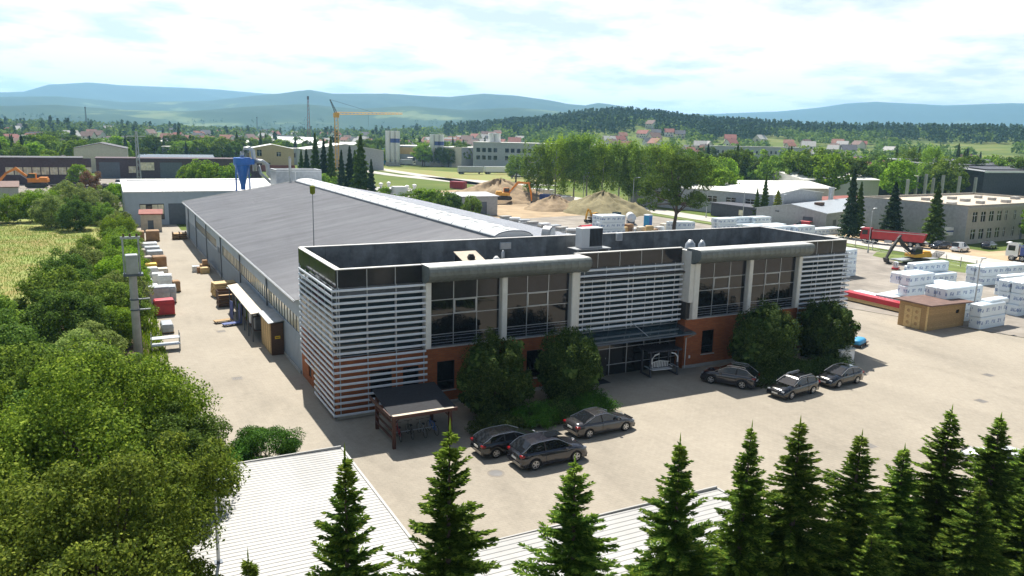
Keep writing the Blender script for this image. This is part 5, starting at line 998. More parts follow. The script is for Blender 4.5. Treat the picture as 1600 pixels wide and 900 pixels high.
t = T('waste_drum', 'dark green bin with bags beside the hall wall', 'bin', (-.4, 48.6, .025)); P('drum', MB().lathe([(.4, 0), (.5, 1.2), (.52, 1.25), (.1, 1.3)], n=12), 'mach_dark', t); P('bag', MB().lathe([(.1, 0), (.4, .2), (.3, .6), (.05, .7)], -.8, .2, 8), 'galv', t, True)
# wrapped pallets on the left of the yard
def wrapped(label, loc, rz, a, b, h, m, top=True):
    t = T('wrapped_pallet', label, 'pallet', loc, rz, 'goods on pallets along the hedge side of the yard')
    P('pallet_deck', MB().box(-a/2, a/2, -b/2, b/2, .1, .15), 'wood', t)
    for x in (-a/2+.06, 0, a/2-.06): P('pallet_bearer', MB().box(x-.05, x+.05, -b/2, b/2, 0, .099), 'wood_dark', t)
    P('load', MB().bbox(-a/2+.03, a/2-.03, -b/2+.03, b/2-.03, .152, .152+h, .1), m, t)
    if top: P('cover', MB().add([(-a/2, -b/2, h*.8), (a/2, -b/2, h*.75), (a/2, b/2, h*.8), (-a/2, b/2, h*.72), (-a/2+.08, -b/2+.05, h+.2), (a/2-.1, -b/2+.1, h+.17), (a/2-.08, b/2-.1, h+.21), (-a/2+.1, b/2-.06, h+.18), (0, 0, h+.25)], [(0, 1, 5, 4), (1, 2, 6, 5), (2, 3, 7, 6), (3, 0, 4, 7), (4, 5, 8), (5, 6, 8), (6, 7, 8), (7, 4, 8)]), m, t)
WP = [('red tarpaulin-covered pallet, the only red one by the hedge', -8.0, 38.0, 2.0, 1.5, 1.5, 'wrap_red'), ('big pale grey covered pallet next to the red one', -8.2, 43.6, 2.2, 1.8, 1.9, 'wrap_grey'), ('grey covered pallet at the yard side of the big pale one', -6.9, 44.6, 1.3, 1.8, 1.7, 'wrap_grey'),
 ('white foil pallet two rows behind the red one', -8.6, 48.5, 1.5, 1.4, 1.2, 'wrap_white'), ('tall white foil pallet standing out towards the yard', -7.0, 50.4, 1.6, 1.4, 2.0, 'wrap_white'), ('small tan pallet at the outer edge beside the tall white one', -5.8, 50.6, .9, 1.2, 1.2, 'carton'), ('low white covered pallet deep by the hedge', -8.9, 53.5, 1.4, 1.3, 1.0, 'wrap_white'), ('white pallet with loose foil mid-row', -7.4, 56.5, 1.5, 1.5, 1.2, 'wrap_white'),
 ('white round-topped pallet before the yellow load', -7.9, 60.5, 1.5, 1.4, 1.3, 'wrap_white'), ('tan mixed pallet beside the white round-topped one', -6.6, 62, 1.5, 1.4, .9, 'plaster_cream'), ('bright yellow covered load among the white pallets', -7.7, 66.5, 1.6, 1.5, .9, 'wrap_yellow'), ('brown carton pallet behind the yellow load', -6.4, 70, 1.8, 1.8, 1.4, 'carton'), ('reddish mixed pallet by the hedge behind the yellow load', -8.0, 71.5, 1.5, 1.5, 1.2, 'rubble'),
 ('grey slab pallet, nearest of three grey ones in a row', -6.6, 76, 2.2, 2.0, 1.3, 'wrap_grey'), ('grey slab pallet, middle of three grey ones', -6.7, 80.5, 2.2, 2, 1.3, 'wrap_grey'), ('grey slab pallet, farthest of three grey ones', -6.8, 85, 2.2, 2, 1.3, 'wrap_white'), ('cream bag pallet by the hedge near the three grey slabs', -8.5, 79, 1.6, 1.6, 1.2, 'rubble'), ('cream bag pallet farther along by the hedge', -8.4, 85, 1.6, 1.6, 1.3, 'plaster_cream'),
 ('brown box pallet at the far end of the row, hedge side', -8.0, 98, 2.2, 2.2, 1.7, 'carton'), ('brown box pallet at the far end of the row, yard side', -5.6, 98.5, 2.2, 2.2, 1.7, 'carton'), ('white and grey roll lying nearest the utility pole', -8.3, 30.5, 1.1, 2.2, .7, 'wrap_grey')]
for i, (lb, x, y, a, b, h, m) in enumerate(WP): wrapped(lb, (x, y, .025), random.uniform(-.12, .12), a, b, h, m, m not in ('carton', 'rubble'))
t = T('metal_rack', 'low galvanised metal rack in the weeds beside the utility pole', 'rack', (-8.9, 23.5, .02))
for z in (.5, 1.1): P('shelf', MB().box(-1.2, 1.2, -.5, .5, z, z+.06), 'galv', t)
for x in (-1.15, 1.15): 
    for y in (-.45, .45): P('leg', MB().box(x-.03, x+.03, y-.03, y+.03, 0, 1.6), 'galv', t)
t = T('utility_pole', 'stout concrete utility pole carrying a transformer above the hedge', 'utility pole', (-11.2, 21.7, 0)); P('pole', MB().lathe([(.36, 0), (.30, 7.3)], n=14), 'concrete', t); P('transformer', MB().bbox(-.48, .48, -.45, .45, 7.4, 9.0, .05), 'galv', t); P('bracket', MB().box(-.7, .8, -.5, .5, 7.2, 7.38), 'steel_dark', t)
for x in (-.6, .6): P('arm_post', MB().box(x-.07, x+.07, -.07, .07, 7.38, 10.3), 'galv', t)
P('cross_arm', MB().box(-.75, .75, -.09, .09, 10.3, 10.5), 'galv', t)
for x in (-.5, 0, .5): P('insulator', MB().lathe([(.08, 10.5), (.1, 10.55), (.05, 10.6), (.1, 10.65), (.04, 10.75)], x, 0, 8), 'wood_dark', t)
for z in (4.2, 5.1): P('clamp', MB().lathe([(.37, z), (.37, z+.12)], n=12), 'steel_dark', t); P('side_bracket', MB().box(.25, 1.2, -.06, .06, z, z+.1), 'galv', t)
P('cable', MB().tube([(.35, .1, 7.3), (.9, .2, 6.2), (.5, .3, 5.2), (.35, .25, 4.3), (.36, .2, .2)], .03, 5), 'black_rubber', t)
# far utility pole behind the warehouse
t = T('wooden_pole', 'tall lattice power pole behind the grey warehouse roof', 'utility pole', (-.5, 262, 0)); P('pole', lattice((0, 0, 0), (0, 0, 18), 1.2, .5, 8, .1), 'galv', t); P('cross_arm', MB().box(-3, 3, -.1, .1, 16, 16.3), 'galv', t)
# right-hand storage yard
def packmat():
    mt, nt, bs = newmat('foil_pack'); N = nt.nodes.new; L = nt.links.new
    tc = N('ShaderNodeTexCoord'); sp = N('ShaderNodeSeparateXYZ'); L(tc.outputs['Object'], sp.inputs[0])
    def M(op, a, b=None):
        n = N('ShaderNodeMath'); n.operation = op
        for i, s in enumerate((a, b)):
            if s is None: continue
            if isinstance(s, (int, float)): n.inputs[i].default_value = s
            else: L(s, n.inputs[i])
        return n.outputs[0]
    ax = M('ADD', sp.outputs[0], sp.outputs[1]); fx = M('FRACT', M('MULTIPLY', ax, .85)); inx = M('MULTIPLY', M('GREATER_THAN', fx, .2), M('LESS_THAN', fx, .78))
    inz = M('MULTIPLY', M('GREATER_THAN', sp.outputs[2], .5), M('LESS_THAN', sp.outputs[2], .92))
    nz = N('ShaderNodeTexNoise'); nz.inputs['Scale'].default_value = 6; nz.inputs['Detail'].default_value = 2; mp = N('ShaderNodeMapping'); mp.inputs['Scale'].default_value = (1.5, 1.5, .7); L(tc.outputs['Object'], mp.inputs[0]); L(mp.outputs[0], nz.inputs['Vector'])
    mask = M('MULTIPLY', M('MULTIPLY', inx, inz), M('GREATER_THAN', nz.outputs['Fac'], .47))
    mx = N('ShaderNodeMix'); mx.data_type = 'RGBA'; L(mask, mx.inputs[0]); mx.inputs[6].default_value = (.72, .80, .85, 1); mx.inputs[7].default_value = (.22, .30, .47, 1); L(mx.outputs[2], bs.inputs['Base Color']); bs.inputs['Roughness'].default_value = .3
    n2 = N('ShaderNodeTexNoise'); n2.inputs['Scale'].default_value = 4; L(tc.outputs['Object'], n2.inputs['Vector']); bp = N('ShaderNodeBump'); bp.inputs['Strength'].default_value = .4; bp.inputs['Distance'].default_value = .1; L(n2.outputs['Fac'], bp.inputs['Height']); L(bp.outputs[0], bs.inputs['Normal'])
    return mt
MT['pack'] = packmat(); PK = {}
def pack(loc, rz, l, label, group, m='pack', h=1.36, w=1.24):
    k = (l, m, h, w)
    if k not in PK:
        o = tag(P('foil_pack', MB().bbox(-l/2, l/2, -w/2, w/2, 0, h-.03, .09), m), label, 'pack', group); PK[k] = o
    else: o = PK[k].copy(); COL.objects.link(o)
    place(o, loc, rz, (1, 1.05, random.uniform(.97, 1.0)), label, group)
NW = ['bottom', 'second', 'third', 'top']
def stack(where, x, y, nx, ny, nz, l=4.6, rz=0, m='pack', short=None, h=1.34):
    for k in range(nz):
        for j in range(ny):
            for i in range(nx):
                if short and (i, j, k) in short: continue
                lv = 'lone' if nz == 1 else ('top' if k == nz-1 else NW[k]); row = '' if ny == 1 else (' front', ' second-row', ' third-row', ' back')[min(j, 3)]; cl = '' if nx == 1 else (' first', ' middle', ' last', ' far')[min(i, 3)]
                ox, oy = i*(l+.25)+l/2, j*1.38+.6; c, s = math.cos(rz), math.sin(rz)
                pack((x+ox*c-oy*s+random.uniform(-.12, .12), y+ox*s+oy*c+random.uniform(-.06, .06), .03+k*h), rz+random.uniform(-.015, .015), l, f'{lv}{row}{cl} white foil pack in {where}', 'foil packs in the storage yard', m)
x, y = G(1414, 481); stack('the stepped stack behind the kiosk', x, y, 1, 2, 3, 4.9, 0, short=[(0, 1, 1)])
x, y = G(1470, 462); stack('the stack beside the wire fence', x-2.5, y+1, 1, 2, 3, 7, 0, short=[(0, 0, 2)])
x, y = G(1530, 450); stack('the long stack nearest the street', x+2, y+1, 2, 2, 2, 5, R(-5))
x, y = G(1503, 509); stack('the three-high stack beside the kiosk', x-1.6, y+1.2, 1, 2, 3, 6.6, 0, short=[])
x, y = G(1545, 516); stack('the low stack nearest the paved edge', x-.8, y+.6, 1, 1, 2, 4.8, R(3)); x, y = G(1562, 512); pack((x+.8, y+1.4, 2.53), R(3), 3.6, 'thin foil pack lying on the low stack nearest the paved edge', 'foil packs in the storage yard', 'pack', .5, 1.1)
x, y = G(1572, 500); stack('the stack cut by the photo edge', x+3.2, y+.6, 1, 2, 3, 5.5, 0)
x, y = G(1448, 490); stack('the single layer between the taller stacks', x-1, y+3.6, 1, 2, 1, 5.5, R(8))
x, y = G(1490, 482); stack('the short stack in the middle of the block', x-1, y+1.5, 1, 2, 2, 4.4, R(2)); x, y = G(1572, 466); stack('the pair behind the stack at the photo edge', x+1, y+1, 2, 1, 2, 4.6, R(-2)); x, y = G(1438, 452); stack('the inner stack facing the small compactor', x+1, y+1, 1, 2, 2, 4.6, 0)
x, y = G(1338, 432); stack('the tall pile beside the slatted office end', x-6, y, 2, 2, 3, 3.2, R(6))
x, y = G(1278, 392); stack('the long row behind the office roof', x-6, y+4, 2, 3, 3, 4.8, R(2), short=[(0, 0, 2), (1, 2, 2)])
x, y = G(1195, 372); stack('the low row just above the office roof', x-4, y, 2, 2, 2, 5, R(2)); x, y = G(1150, 363); stack('the high row by the dark fence', x-2, y+3, 3, 2, 2, 5, R(1), short=[(1, 0, 1)])
x, y = G(1240, 370); stack('the low row towards the grey workshop', x, y, 3, 2, 1, 5, R(2))
x, y = G(940, 384); stack('the block behind the air-conditioning unit', x+8, y+12, 1, 3, 3, 5.5, R(-4)); x, y = G(1020, 365); stack('the pile beside the pine trunk', x+2, y-4, 1, 2, 2, 5.5, R(-3))
x, y = G(790, 352)
for i in range(16):
    px, py = 790+(i % 8)*15+random.uniform(-4, 4), 346+(i//8)*12+(i % 8)*3.0; x, y = G(px, py); t = T('roofing_bundle', f'grey-white wrapped bundle, {NW[i % 3] if i % 3 else "near"} one of a loose row beside the open shed' if i < 2 else 'pale wrapped bundle in the loose rows beside the open shed', 'bundle', (x, y, .04), R(random.uniform(-20, 20)), 'loose bundles beside the open shed')
    for k in range(3): P('layer', MB().bbox(-1.2+random.uniform(-.1, .1), 1.2, -.8, .8+random.uniform(-.1, .1), .05+k*.42, .44+k*.42, .08), ['wrap_white', 'wrap_grey', 'concrete'][(i+k) % 3], t)
x, y = G(962, 354); t = T('site_machine', 'bright blue machine body among the stored goods', 'machine', (x, y, .04), R(20)); P('body', MB().bbox(-1.6, 1.6, -1, 1, .6, 2.4, .12), 'blue_paint', t); P('cab', MB().bbox(-.6, .9, -.8, .8, 2.41, 3.2, .1), 'glass_blue', t); [add_wheel(t, a, s*.9, .5, .3, s) for a in (-1, 1) for s in (-1, 1)]
x, y = G(985, 350); t = T('silo_tank', 'white lying cylindrical tank beside the blue machine', 'tank', (x, y, .04), R(-30)); P('tank', MB().lathe([(.2, -2.4), (1.0, -2.1), (1.0, 1.9), (.3, 2.6)], 0, 1.6, 16, 'y'), 'wrap_white', t, False); P('cradle', MB().box(-.8, .8, -1.5, 1.5, 0, .8), 'steel_dark', t)
x, y = G(1012, 354); t = T('portable_toilet', 'light blue portable cabin beside the lying white tank', 'cabin', (x, y, .04), R(15)); P('shell', MB().bbox(-.7, .7, -.7, .7, 0, 2.5, .06), 'blue_light', t); P('roof', MB().prism([(-.75, 2.5), (.75, 2.5), (.6, 2.7), (-.6, 2.7)], 'y', -.75, .75), 'wrap_white', t); P('door', MB().box(-.5, .5, -.73, -.702, .1, 2.2), 'blue_paint', t)
x, y = G(925, 362); t = T('red_boat_hull', 'long red covered load lying among the stored goods', 'load', (x, y, .04), R(10)); P('cover', MB().prism([(-.9, .5), (.9, .5), (.7, 1.2), (0, 1.5), (-.7, 1.2)], 'x', -3.4, 3.4), 'wrap_red', t); P('bed', MB().box(-3.2, 3.2, -.8, .8, 0, .5), 'wood_dark', t)
for i in range(12):
    px, py = 935+i*9+random.uniform(-3, 3), 371-i*.3+random.uniform(-3, 2); x, y = G(px, py); m = ['wood_light', 'carton', 'wrap_white', 'plaster_cream'][i % 4]; wrapped('small mixed pallet in the cluttered row behind the office roof', (x+3, y+3, .03), random.uniform(-.5, .5), 1.6, 1.4, .9+.4*(i % 3), m, False)
# red-wrapped beam bundle
t = T('beam_bundle', 'long bundle of yellow timber beams under red foil beside the paving edge', 'timber stack', (69.7, 11.3, .03), R(89.5))
for j in range(3):
    for k in range(3): P('beam', MB().box(-5.6, 5.6, -.6+j*.4, -.22+j*.4, .1+k*.3, .38+k*.3), 'wood_light', t)
P('red_foil', MB().prism([(-.68, .55), (.68, .55), (.66, 1.12), (-.66, 1.12)], 'x', -5.7, 5.7), 'wrap_red', t); P('bearer', MB().box(-4, -3.8, -.7, .7, 0, .1), 'wood_dark', t); P('bearer', MB().box(3.8, 4, -.7, .7, 0, .1), 'wood_dark', t)
pack((72.2, 13.5, .04), R(85), 6.0, 'long low white pack lying behind the red foil bundle', 'foil packs in the storage yard', 'wrap_white', .9, 1.4)
# timber kiosk
kx, ky = 63.6, .6
t = T('timber_kiosk', 'small wooden kiosk with flat brown roof and carved double doors', 'kiosk', (kx, ky, .025), R(1)); 
P('wall', MB().walls('x', 0, 6.6, 0, 2.7, 0, .14, [(4.9, 5.5, 1.5, 2.0)]), 'wood', t); P('wall', MB().box(0, .14, .14, 3.2, 0, 2.75), 'wood', t); P('wall', MB().box(6.46, 6.6, .14, 3.2, 0, 2.6), 'wood', t); P('wall', MB().box(0, 6.6, 3.2, 3.34, 0, 2.7), 'wood', t)
for i in range(14): P('board', MB().box(.1, 6.5, -.03, -.002, .08+i*.185, .235+i*.185), 'wood', t) if i not in (8, 9) else (P('board', MB().box(.1, 4.88, -.03, -.002, .08+i*.185, .235+i*.185), 'wood', t), P('board', MB().box(5.52, 6.5, -.03, -.002, .08+i*.185, .235+i*.185), 'wood', t))
P('window', MB().box(4.9, 5.5, .05, .09, 1.5, 2.0), 'glass', t); P('roof', MB().add([(-.5, -.6, 2.78), (7.2, -.5, 2.62), (7.2, 3.9, 2.66), (-.5, 3.9, 2.82), (-.5, -.6, 2.92), (7.2, -.5, 2.76), (7.2, 3.9, 2.8), (-.5, 3.9, 2.96)], [(3, 2, 1, 0), (4, 5, 6, 7), (0, 1, 5, 4), (1, 2, 6, 5), (2, 3, 7, 6), (3, 0, 4, 7)]), 'brown_roof', t)
for k, y0 in enumerate((.75, 1.72)):
    d_ = P('door', MB().box(-.05, -.004, y0, y0+.93, .05, 2.35), 'wood_light', t)
    for z in (.4, 1.05, 1.7): P('door_panel', MB().lathe([(.2, -.02), (.16, .0)], 0, 0, 10), 'wood', d_); q = d_.children[-1]; q.rotation_euler = (0, R(-90), 0); q.location = (-.07, y0+.46, z+.15)
P('corner_post', MB().box(-.08, .0, -.08, .1, 0, 2.75), 'wood_light', t)
# slim lamp in the storage yard and street lamps
def lamp(label, x, y, h=8, arm=1.4, rz=0):
    t = T('street_lamp', label, 'street lamp', (x, y, .02), rz); P('base', MB().lathe([(.16, 0), (.16, .5), (.09, .6)], n=8), 'galv', t); P('pole', MB().tube([(0, 0, .5), (0, 0, h-.5), (.25, 0, h-.1), (arm, 0, h+.05)], [.09, .07, .06, .05], 6), 'galv', t); P('lamp_head', MB().bbox(arm-.1, arm+.55, -.13, .13, h-.02, h+.12, .03), 'wrap_white', t)
lamp('slim grey lamp post standing among the foil packs', *G(1518, 508), 7.4, .3); lamp('street lamp at the first gap in the birch row', *G(857, 308), 9); lamp('street lamp between the birches above the mound', *G(911, 318), 9); lamp('street lamp just left of the dark pine', *G(988, 330), 9); lamp('street lamp by the red tipper truck', *G(1356, 395), 8, .5); lamp('lamp post beside the pale hall corner', *G(1103, 340), 8, .6); lamp('lamp post in front of the dark lean-to', *G(1160, 345), 9, .6); lamp('lamp post at the small thuja group', *G(1220, 350), 7, .4)
# wire fence
t = T('wire_fence', 'low wire mesh fence with grey posts along the street', 'fence', (0, 0, 0)); F_ = [(113.9, 58), (113.6, 50), (113.0, 42), (111.6, 34), (111.0, 30), (109.6, 24), (108.4, 19), (107.5, 14), (107, 6)]
for a, b in zip(F_, F_[1:]):
    for q in np.linspace(0, 1, 3)[:-1]: x, y = a[0]+(b[0]-a[0])*q, a[1]+(b[1]-a[1])*q; P('post', MB().box(x-.04, x+.04, y-.04, y+.04, 0, 1.7), 'galv', t)
    for z in (.2, .7, 1.2, 1.65): P('wire', MB().tube([(a[0], a[1], z), (b[0], b[1], z)], .012, 4), 'galv', t)
x, y = G(1399, 421); t = T('plate_compactor', 'small red and white plate compactor on the gravel', 'machine', (x, y, .04), R(30)); P('base_plate', MB().bbox(-.8, .8, -.5, .5, .05, .3), 'red_paint', t); P('engine', MB().bbox(-.4, .5, -.35, .35, .3, 1.2, .1), 'wrap_white', t); P('handle', MB().tube([(-.5, -.2, .6), (-1.4, -.2, 1.3), (-1.4, .2, 1.3), (-.5, .2, .6)], .04, 5), 'mach_dark', t)
t = T('flat_trailer', 'grey low-bed trailer beneath the mini excavator by the fence', 'trailer', (*G(1428, 411), .04), R(-6)); P('bed', MB().box(-4.2, 4.2, -1.1, 1.1, .55, .75), 'galv', t); [add_wheel(t, a, s*1.05, .4, .25, s) for a in (-.6, .6) for s in (-1, 1)]; P('ramp', MB().add([(4.2, -.9, .6), (4.2, .9, .6), (5.8, .9, 1.6), (5.8, -.9, 1.6), (4.2, -.9, .7), (4.2, .9, .7), (5.8, .9, 1.7), (5.8, -.9, 1.7)], [(3, 2, 1, 0), (4, 5, 6, 7), (0, 1, 5, 4), (1, 2, 6, 5), (2, 3, 7, 6), (3, 0, 4, 7)]), 'mach_dark', t)
t = T('notice_board', 'white rectangular notice board in front of the grey block', 'sign', (*G(1484, 380), 0), R(-5)); P('panel', MB().box(-2, 2, -.05, .05, 1.6, 3.2), 'white_metal', t); [P('post', MB().box(a-.05, a+.05, .051, .15, 0, 3.1), 'galv', t) for a in (-1.7, 1.7)]; P('lettering', MB().box(-1.5, 1.5, -.062, -.051, 2.3, 2.6), 'print_blue', t)
# soil heaps
def heap(label, cx, cy, rx, ry, h, m, seed):
    r = np.random.default_rng(seed); n, k = 48, 18; vs = []; fs = []
    ph = r.uniform(0, 6.28, 6)
    for i in range(k+1):
        q = i/k
        for j in range(n):
            a = 2*math.pi*j/n; w_ = 1+.13*math.sin(2*a+ph[0])+.09*math.sin(3*a+ph[1])+.05*math.sin(7*a+ph[2]); z = h*(1-q)**.85*(1+.22*math.sin(3*a+ph[3]+4*q)*q+.12*math.sin(7*a+ph[4]-6*q))+r.normal(0, h*.04)
            vs.append((rx*w_*q*math.cos(a), ry*w_*q*math.sin(a), max(z, 0) if i < k else -.05))
    for i in range(k):
        for j in range(n): fs.append((i*n+j, i*n+(j+1) % n, (i+1)*n+(j+1) % n, (i+1)*n+j))
    o = tag(P('soil_heap', MB().add(vs, fs), m, None, True), label, 'soil heap'); o.location = (cx, cy, .03)
heap('big brown soil heap beneath the orange excavator', 96, 165, 17, 16, 5.8, 'soil_pile', 1); heap('grassy soil mound in front of the birch row', 104, 121, 10, 15, 5.2, 'soil_green', 2); heap('low bare earth spill left of the grassy mound', 96, 133, 9, 8, 3.4, 'soil_pile', 3); heap('dark brown earth ramp at the right foot of the big heap', 78, 150, 7, 12, 3.0, 'soil_pile', 4)

for i, (x, y, lb) in enumerate([(24.0, -14.5, 'square iron drain grate in the paving before the entrance'), (30.5, -18.5, 'dark drain grate in the paving near the slim spruces'), (-4.5, 12.5, 'drain grate in the paving beside the slatted corner'), (-3.6, 28.5, 'drain grate in the yard near the blue trolleys'), (54.0, -12.0, 'drain grate in the open paving right of the hatchback'), (46.5, -16.0, 'round patch cover in the open paving')]):
    t = T('drain_grate', lb, 'drain', (x, y, .021)); P('frame', MB().box(-.42, .42, -.42, .42, 0, .004), 'gravel', t)
    for k in range(5): P('bar', MB().box(-.3+k*.13, -.23+k*.13, -.32, .32, .0045, .012), 'asphalt', t)
# ------------------------------------------------------------------ vegetation
def crown(rx, ry, rz, cz, n, ncl, cr, size, flat=.75, aspect=.6, base=-.75, lump=.25, low=None):
    d = unit(rng.normal(0, 1, (ncl, 3))); d = d[d[:, 2] > base]; ncl = len(d)
    ph = rng.uniform(0, 6.28, 4); az_ = np.arctan2(d[:, 1], d[:, 0]); wob_ = 1+lump*(np.sin(2*az_+ph[0])*.5+np.sin(3*az_+ph[1]+4*d[:, 2])*.5+np.sin(5*d[:, 2]+ph[2])*.4)
    rad = (rng.uniform(.45, 1, ncl)**.45)*wob_; C = d*rad[:, None]*np.array([rx, ry, rz])+np.array([0, 0, cz])
    k = rng.integers(0, ncl, n); cs = rng.uniform(.6, 1.35, ncl)*cr
    o = unit(rng.normal(0, 1, (n, 3)))*(rng.uniform(.25, 1, (n, 1))**.5)*cs[k][:, None]*np.array([1, 1, flat]); c = C[k]+o
    nr = unit(o)*.7+unit(c-np.array([0, 0, cz-.3*rz]))*.6+np.array([0, 0, .35])
    if low is not None: m_ = c[:, 2] > low; c, nr = c[m_], nr[m_]
    return leaves(c, nr, size, aspect), C
def trunk_mb(h, r, tips, nb=10, bend=.05):
    mb = MB(); pts = [(bend*h*math.sin(i*.9)*i/5, bend*h*math.cos(i*1.3)*i/5, h*i/5) for i in range(6)]; mb.tube(pts, [r*(1-.14*i) for i in range(6)], 8)
    idx = rng.choice(len(tips), min(nb, len(tips)), replace=False)
    for i in idx:
        s = Vector(pts[random.randint(2, 4)]); e = Vector(tips[i]); m_ = s.lerp(e, .5)+Vector((0, 0, -.06*(e-s).length)); mb.tube([s, m_, e], [r*.42, r*.26, r*.07], 5)
    return mb
def tree_proto(name, label, rx, ry, rz, cz, n, ncl, cr, size, leaf, bark='bark', th=None, tr=None, nb=10, **kw):
    V, C = crown(rx, ry, rz, cz, n, ncl, cr, size, **kw); t = T(name, label, 'tree', (0, 0, -500))
    D('crown', qmesh('crown', V, leaf), t); P('trunk', trunk_mb(th or cz*.95, tr or .035*(cz+rz), C, nb), bark, t, True); return t
def put(proto, loc, rz=None, sc=1.0, label=None, group=None, leaf=None):
    first = proto.location.z < -400
    o = proto if first else copy_tree(proto); place(o, loc, random.uniform(0, 6.28) if rz is None else rz, sc, label, group); return o
# foreground trees on the left
def big_tree(label, loc, rx, ry, rz, cz, n, ncl, cr, size, leaf):
    t = tree_proto('leafy_tree', label, rx, ry, rz, cz, n, ncl, cr, size, leaf, nb=26, lump=.38, base=-.9); t.location = loc
big_tree('large spreading leafy tree overhanging the left end of the carport', (-14.2, -11.0, 0), 5.9, 5.0, 4.1, 4.4, 132000, 360, .95, .078, 'lf_fore')
big_tree('yellowish-green leafy tree in the bottom left corner', (-14.3, -22.5, 0), 4.0, 3.6, 3.9, 4.6, 112000, 280, .75, .066, 'lf_fore2')
big_tree('dense leafy tree cut off at the left photo edge', (-20, -14.5, 0), 5.0, 4.5, 4.0, 4.2, 74000, 240, .9, .082, 'lf_fore')
big_tree('slender leafy tree leaning over the carport edge', (-10.6, -12.6, 0), 2.0, 1.9, 2.7, 3.6, 36000, 110, .5, .062, 'lf_dark')
big_tree('leafy tree beside the lamp post at the carport corner', (-11.4, -15.6, 0), 2.0, 2.4, 2.4, 3.2, 36000, 110, .55, .062, 'lf_fore')
# shrub prototypes
SH = [tree_proto('leafy_shrub', 's', 2.6, 2.6, 2.3, 2.3, 24000, 130, .62, .085, lf, th=2.2, tr=.10, nb=10, base=-.95, lump=.22, low=.05) for lf in ('lf_mid', 'lf_dark', 'lf_olive', 'lf_bright')]
SL = {0: 'mid-green', 1: 'dark green', 2: 'silvery olive', 3: 'bright green'}
hedge = [(-13.2, 27, .9, 3), (-12.4, 33, 1.1, 0), (-12.2, 39, 1.05, 2), (-12.0, 46, 1.1, 3), (-11.6, 53, 1.05, 0), (-11.4, 60, 1.0, 3), (-11.2, 67, 1.05, 0), (-11.2, 75, 1.0, 3), (-11.0, 83, 1.0, 0), (-11, 91, 1.05, 3), (-10.8, 99, 1.0, 2), (-10.6, 106, .95, 3), (-10.4, 112, .8, 0),
 (-16.5, 24, 1.3, 1), (-17.5, 33, 1.35, 0), (-17, 44, 1.3, 1), (-15.2, 55, 1.1, 2), (-14.6, 66, 1.0, 0), (-22, 22, 1.3, 0), (-23, 31, 1.1, 2), (-27, 22, 1.35, 1), (-15.6, 15.5, 1.0, 2), (-14.6, 20, .9, 2), (-13.4, 13, .75, 0), (-20, 12, 1.3, 1), (-26, 12, 1.35, 0), (-13.6, 5.5, .85, 1), (-18.6, 4, 1.25, 0), (-24.5, 3, 1.3, 2), (-29, 30, 1.2, 3), (-33, 56, 1.2, 1), (-34.5, 70, 1.15, 0), (-31, 84, 1.0, 1), (-34, 92, 1.2, 3), (-36, 108, 1.2, 0), (-12, -1.5, .9, 3), (-17, -3, 1.1, 1), (-22.5, -5, 1.25, 0), (-9.8, 3.5, .55, 3),
 (-17.5, 118, 1.15, 1), (-22, 124, 1.3, 2), (-17, 131, 1.5, 2), (-24, 136, 1.4, 3), (-13.5, 141, 1.25, 2), (-30, 134, 1.2, 3), (-13, 126, .95, 0), (-27, 146, 1.25, 0), (-20, 149, 1.4, 2), (-37, 140, 1.1, 3)]
ORD = ['first', 'second', 'third', 'fourth', 'fifth', 'sixth', 'seventh', 'eighth', 'ninth', 'tenth', 'eleventh', 'twelfth']; cnt = {}
for i, (x, y, s, k) in enumerate(sorted(hedge, key=lambda h: h[1])):
    where = 'beyond the dry meadow' if y > 115 else ('lining the yard' if x > -13.8 else ('at the left of the dry meadow' if x < -27 and y > 28 else 'in the thicket left of the yard'))
    n_ = cnt.get((k, where), 0); cnt[(k, where)] = n_+1
    put(SH[k], (x, y, -.1), None, (s, s, s*random.uniform(.85, 1.1)), f'{ORD[n_]} {SL[k]} leafy shrub from the near end, {where}', 'shrubs '+where)
    SH[k]['category'] = 'shrub'
for o in bpy.data.objects:
    if o.name.startswith('leafy_shrub'): o['category'] = 'shrub'
# meadow grass
def grass(name, label, poly, n, h, m='grass_blade'):
    P_ = np.array(poly); lo, hi = P_.min(0), P_.max(0); c = rng.uniform(lo, hi, (n*2, 2)); ins = np.zeros(len(c), bool); j = len(P_)-1
    for i in range(len(P_)):
        xi, yi, xj, yj = *P_[i], *P_[j]; cond = ((yi > c[:, 1]) != (yj > c[:, 1])) & (c[:, 0] < (xj-xi)*(c[:, 1]-yi)/(yj-yi+1e-9)+xi); ins ^= cond; j = i
    c = c[ins][:n]; n = len(c); a = rng.uniform(0, 6.28, n); hh = h*rng.uniform(.5, 1.4, n); ww = hh*.16; b = np.stack([c[:, 0], c[:, 1], np.zeros(n)], 1); u = np.stack([np.cos(a), np.sin(a), np.zeros(n)], 1); tp = b+np.stack([rng.normal(0, .25, n)*hh, rng.normal(0, .25, n)*hh, hh], 1)
    o = D(name, qmesh(name, np.stack([b-u*ww[:, None], b+u*ww[:, None], tp], 1), m, 3)); o['kind'] = 'stuff'; tag(o, label, 'grass')
grass('meadow_grass', 'dry yellowing tall grass of the left meadow', [(-55, 45), (-18, 45), (-14, 90), (-15, 120), (-60, 150)], 60000, .24)
grass('verge_weeds', 'rough weeds along the hedge edge of the yard', [(-10.3, 5), (-9.2, 5), (-8.6, 60), (-8.8, 120), (-11, 120), (-11, 20)], 14000, .35, 'lf_bright')
grass('rough_grass', 'tufted green grass on the grassy soil mound surroundings', [(60, 118), (70, 118), (82, 200), (70, 230), (60, 200)], 14000, .5, 'lf_mid')
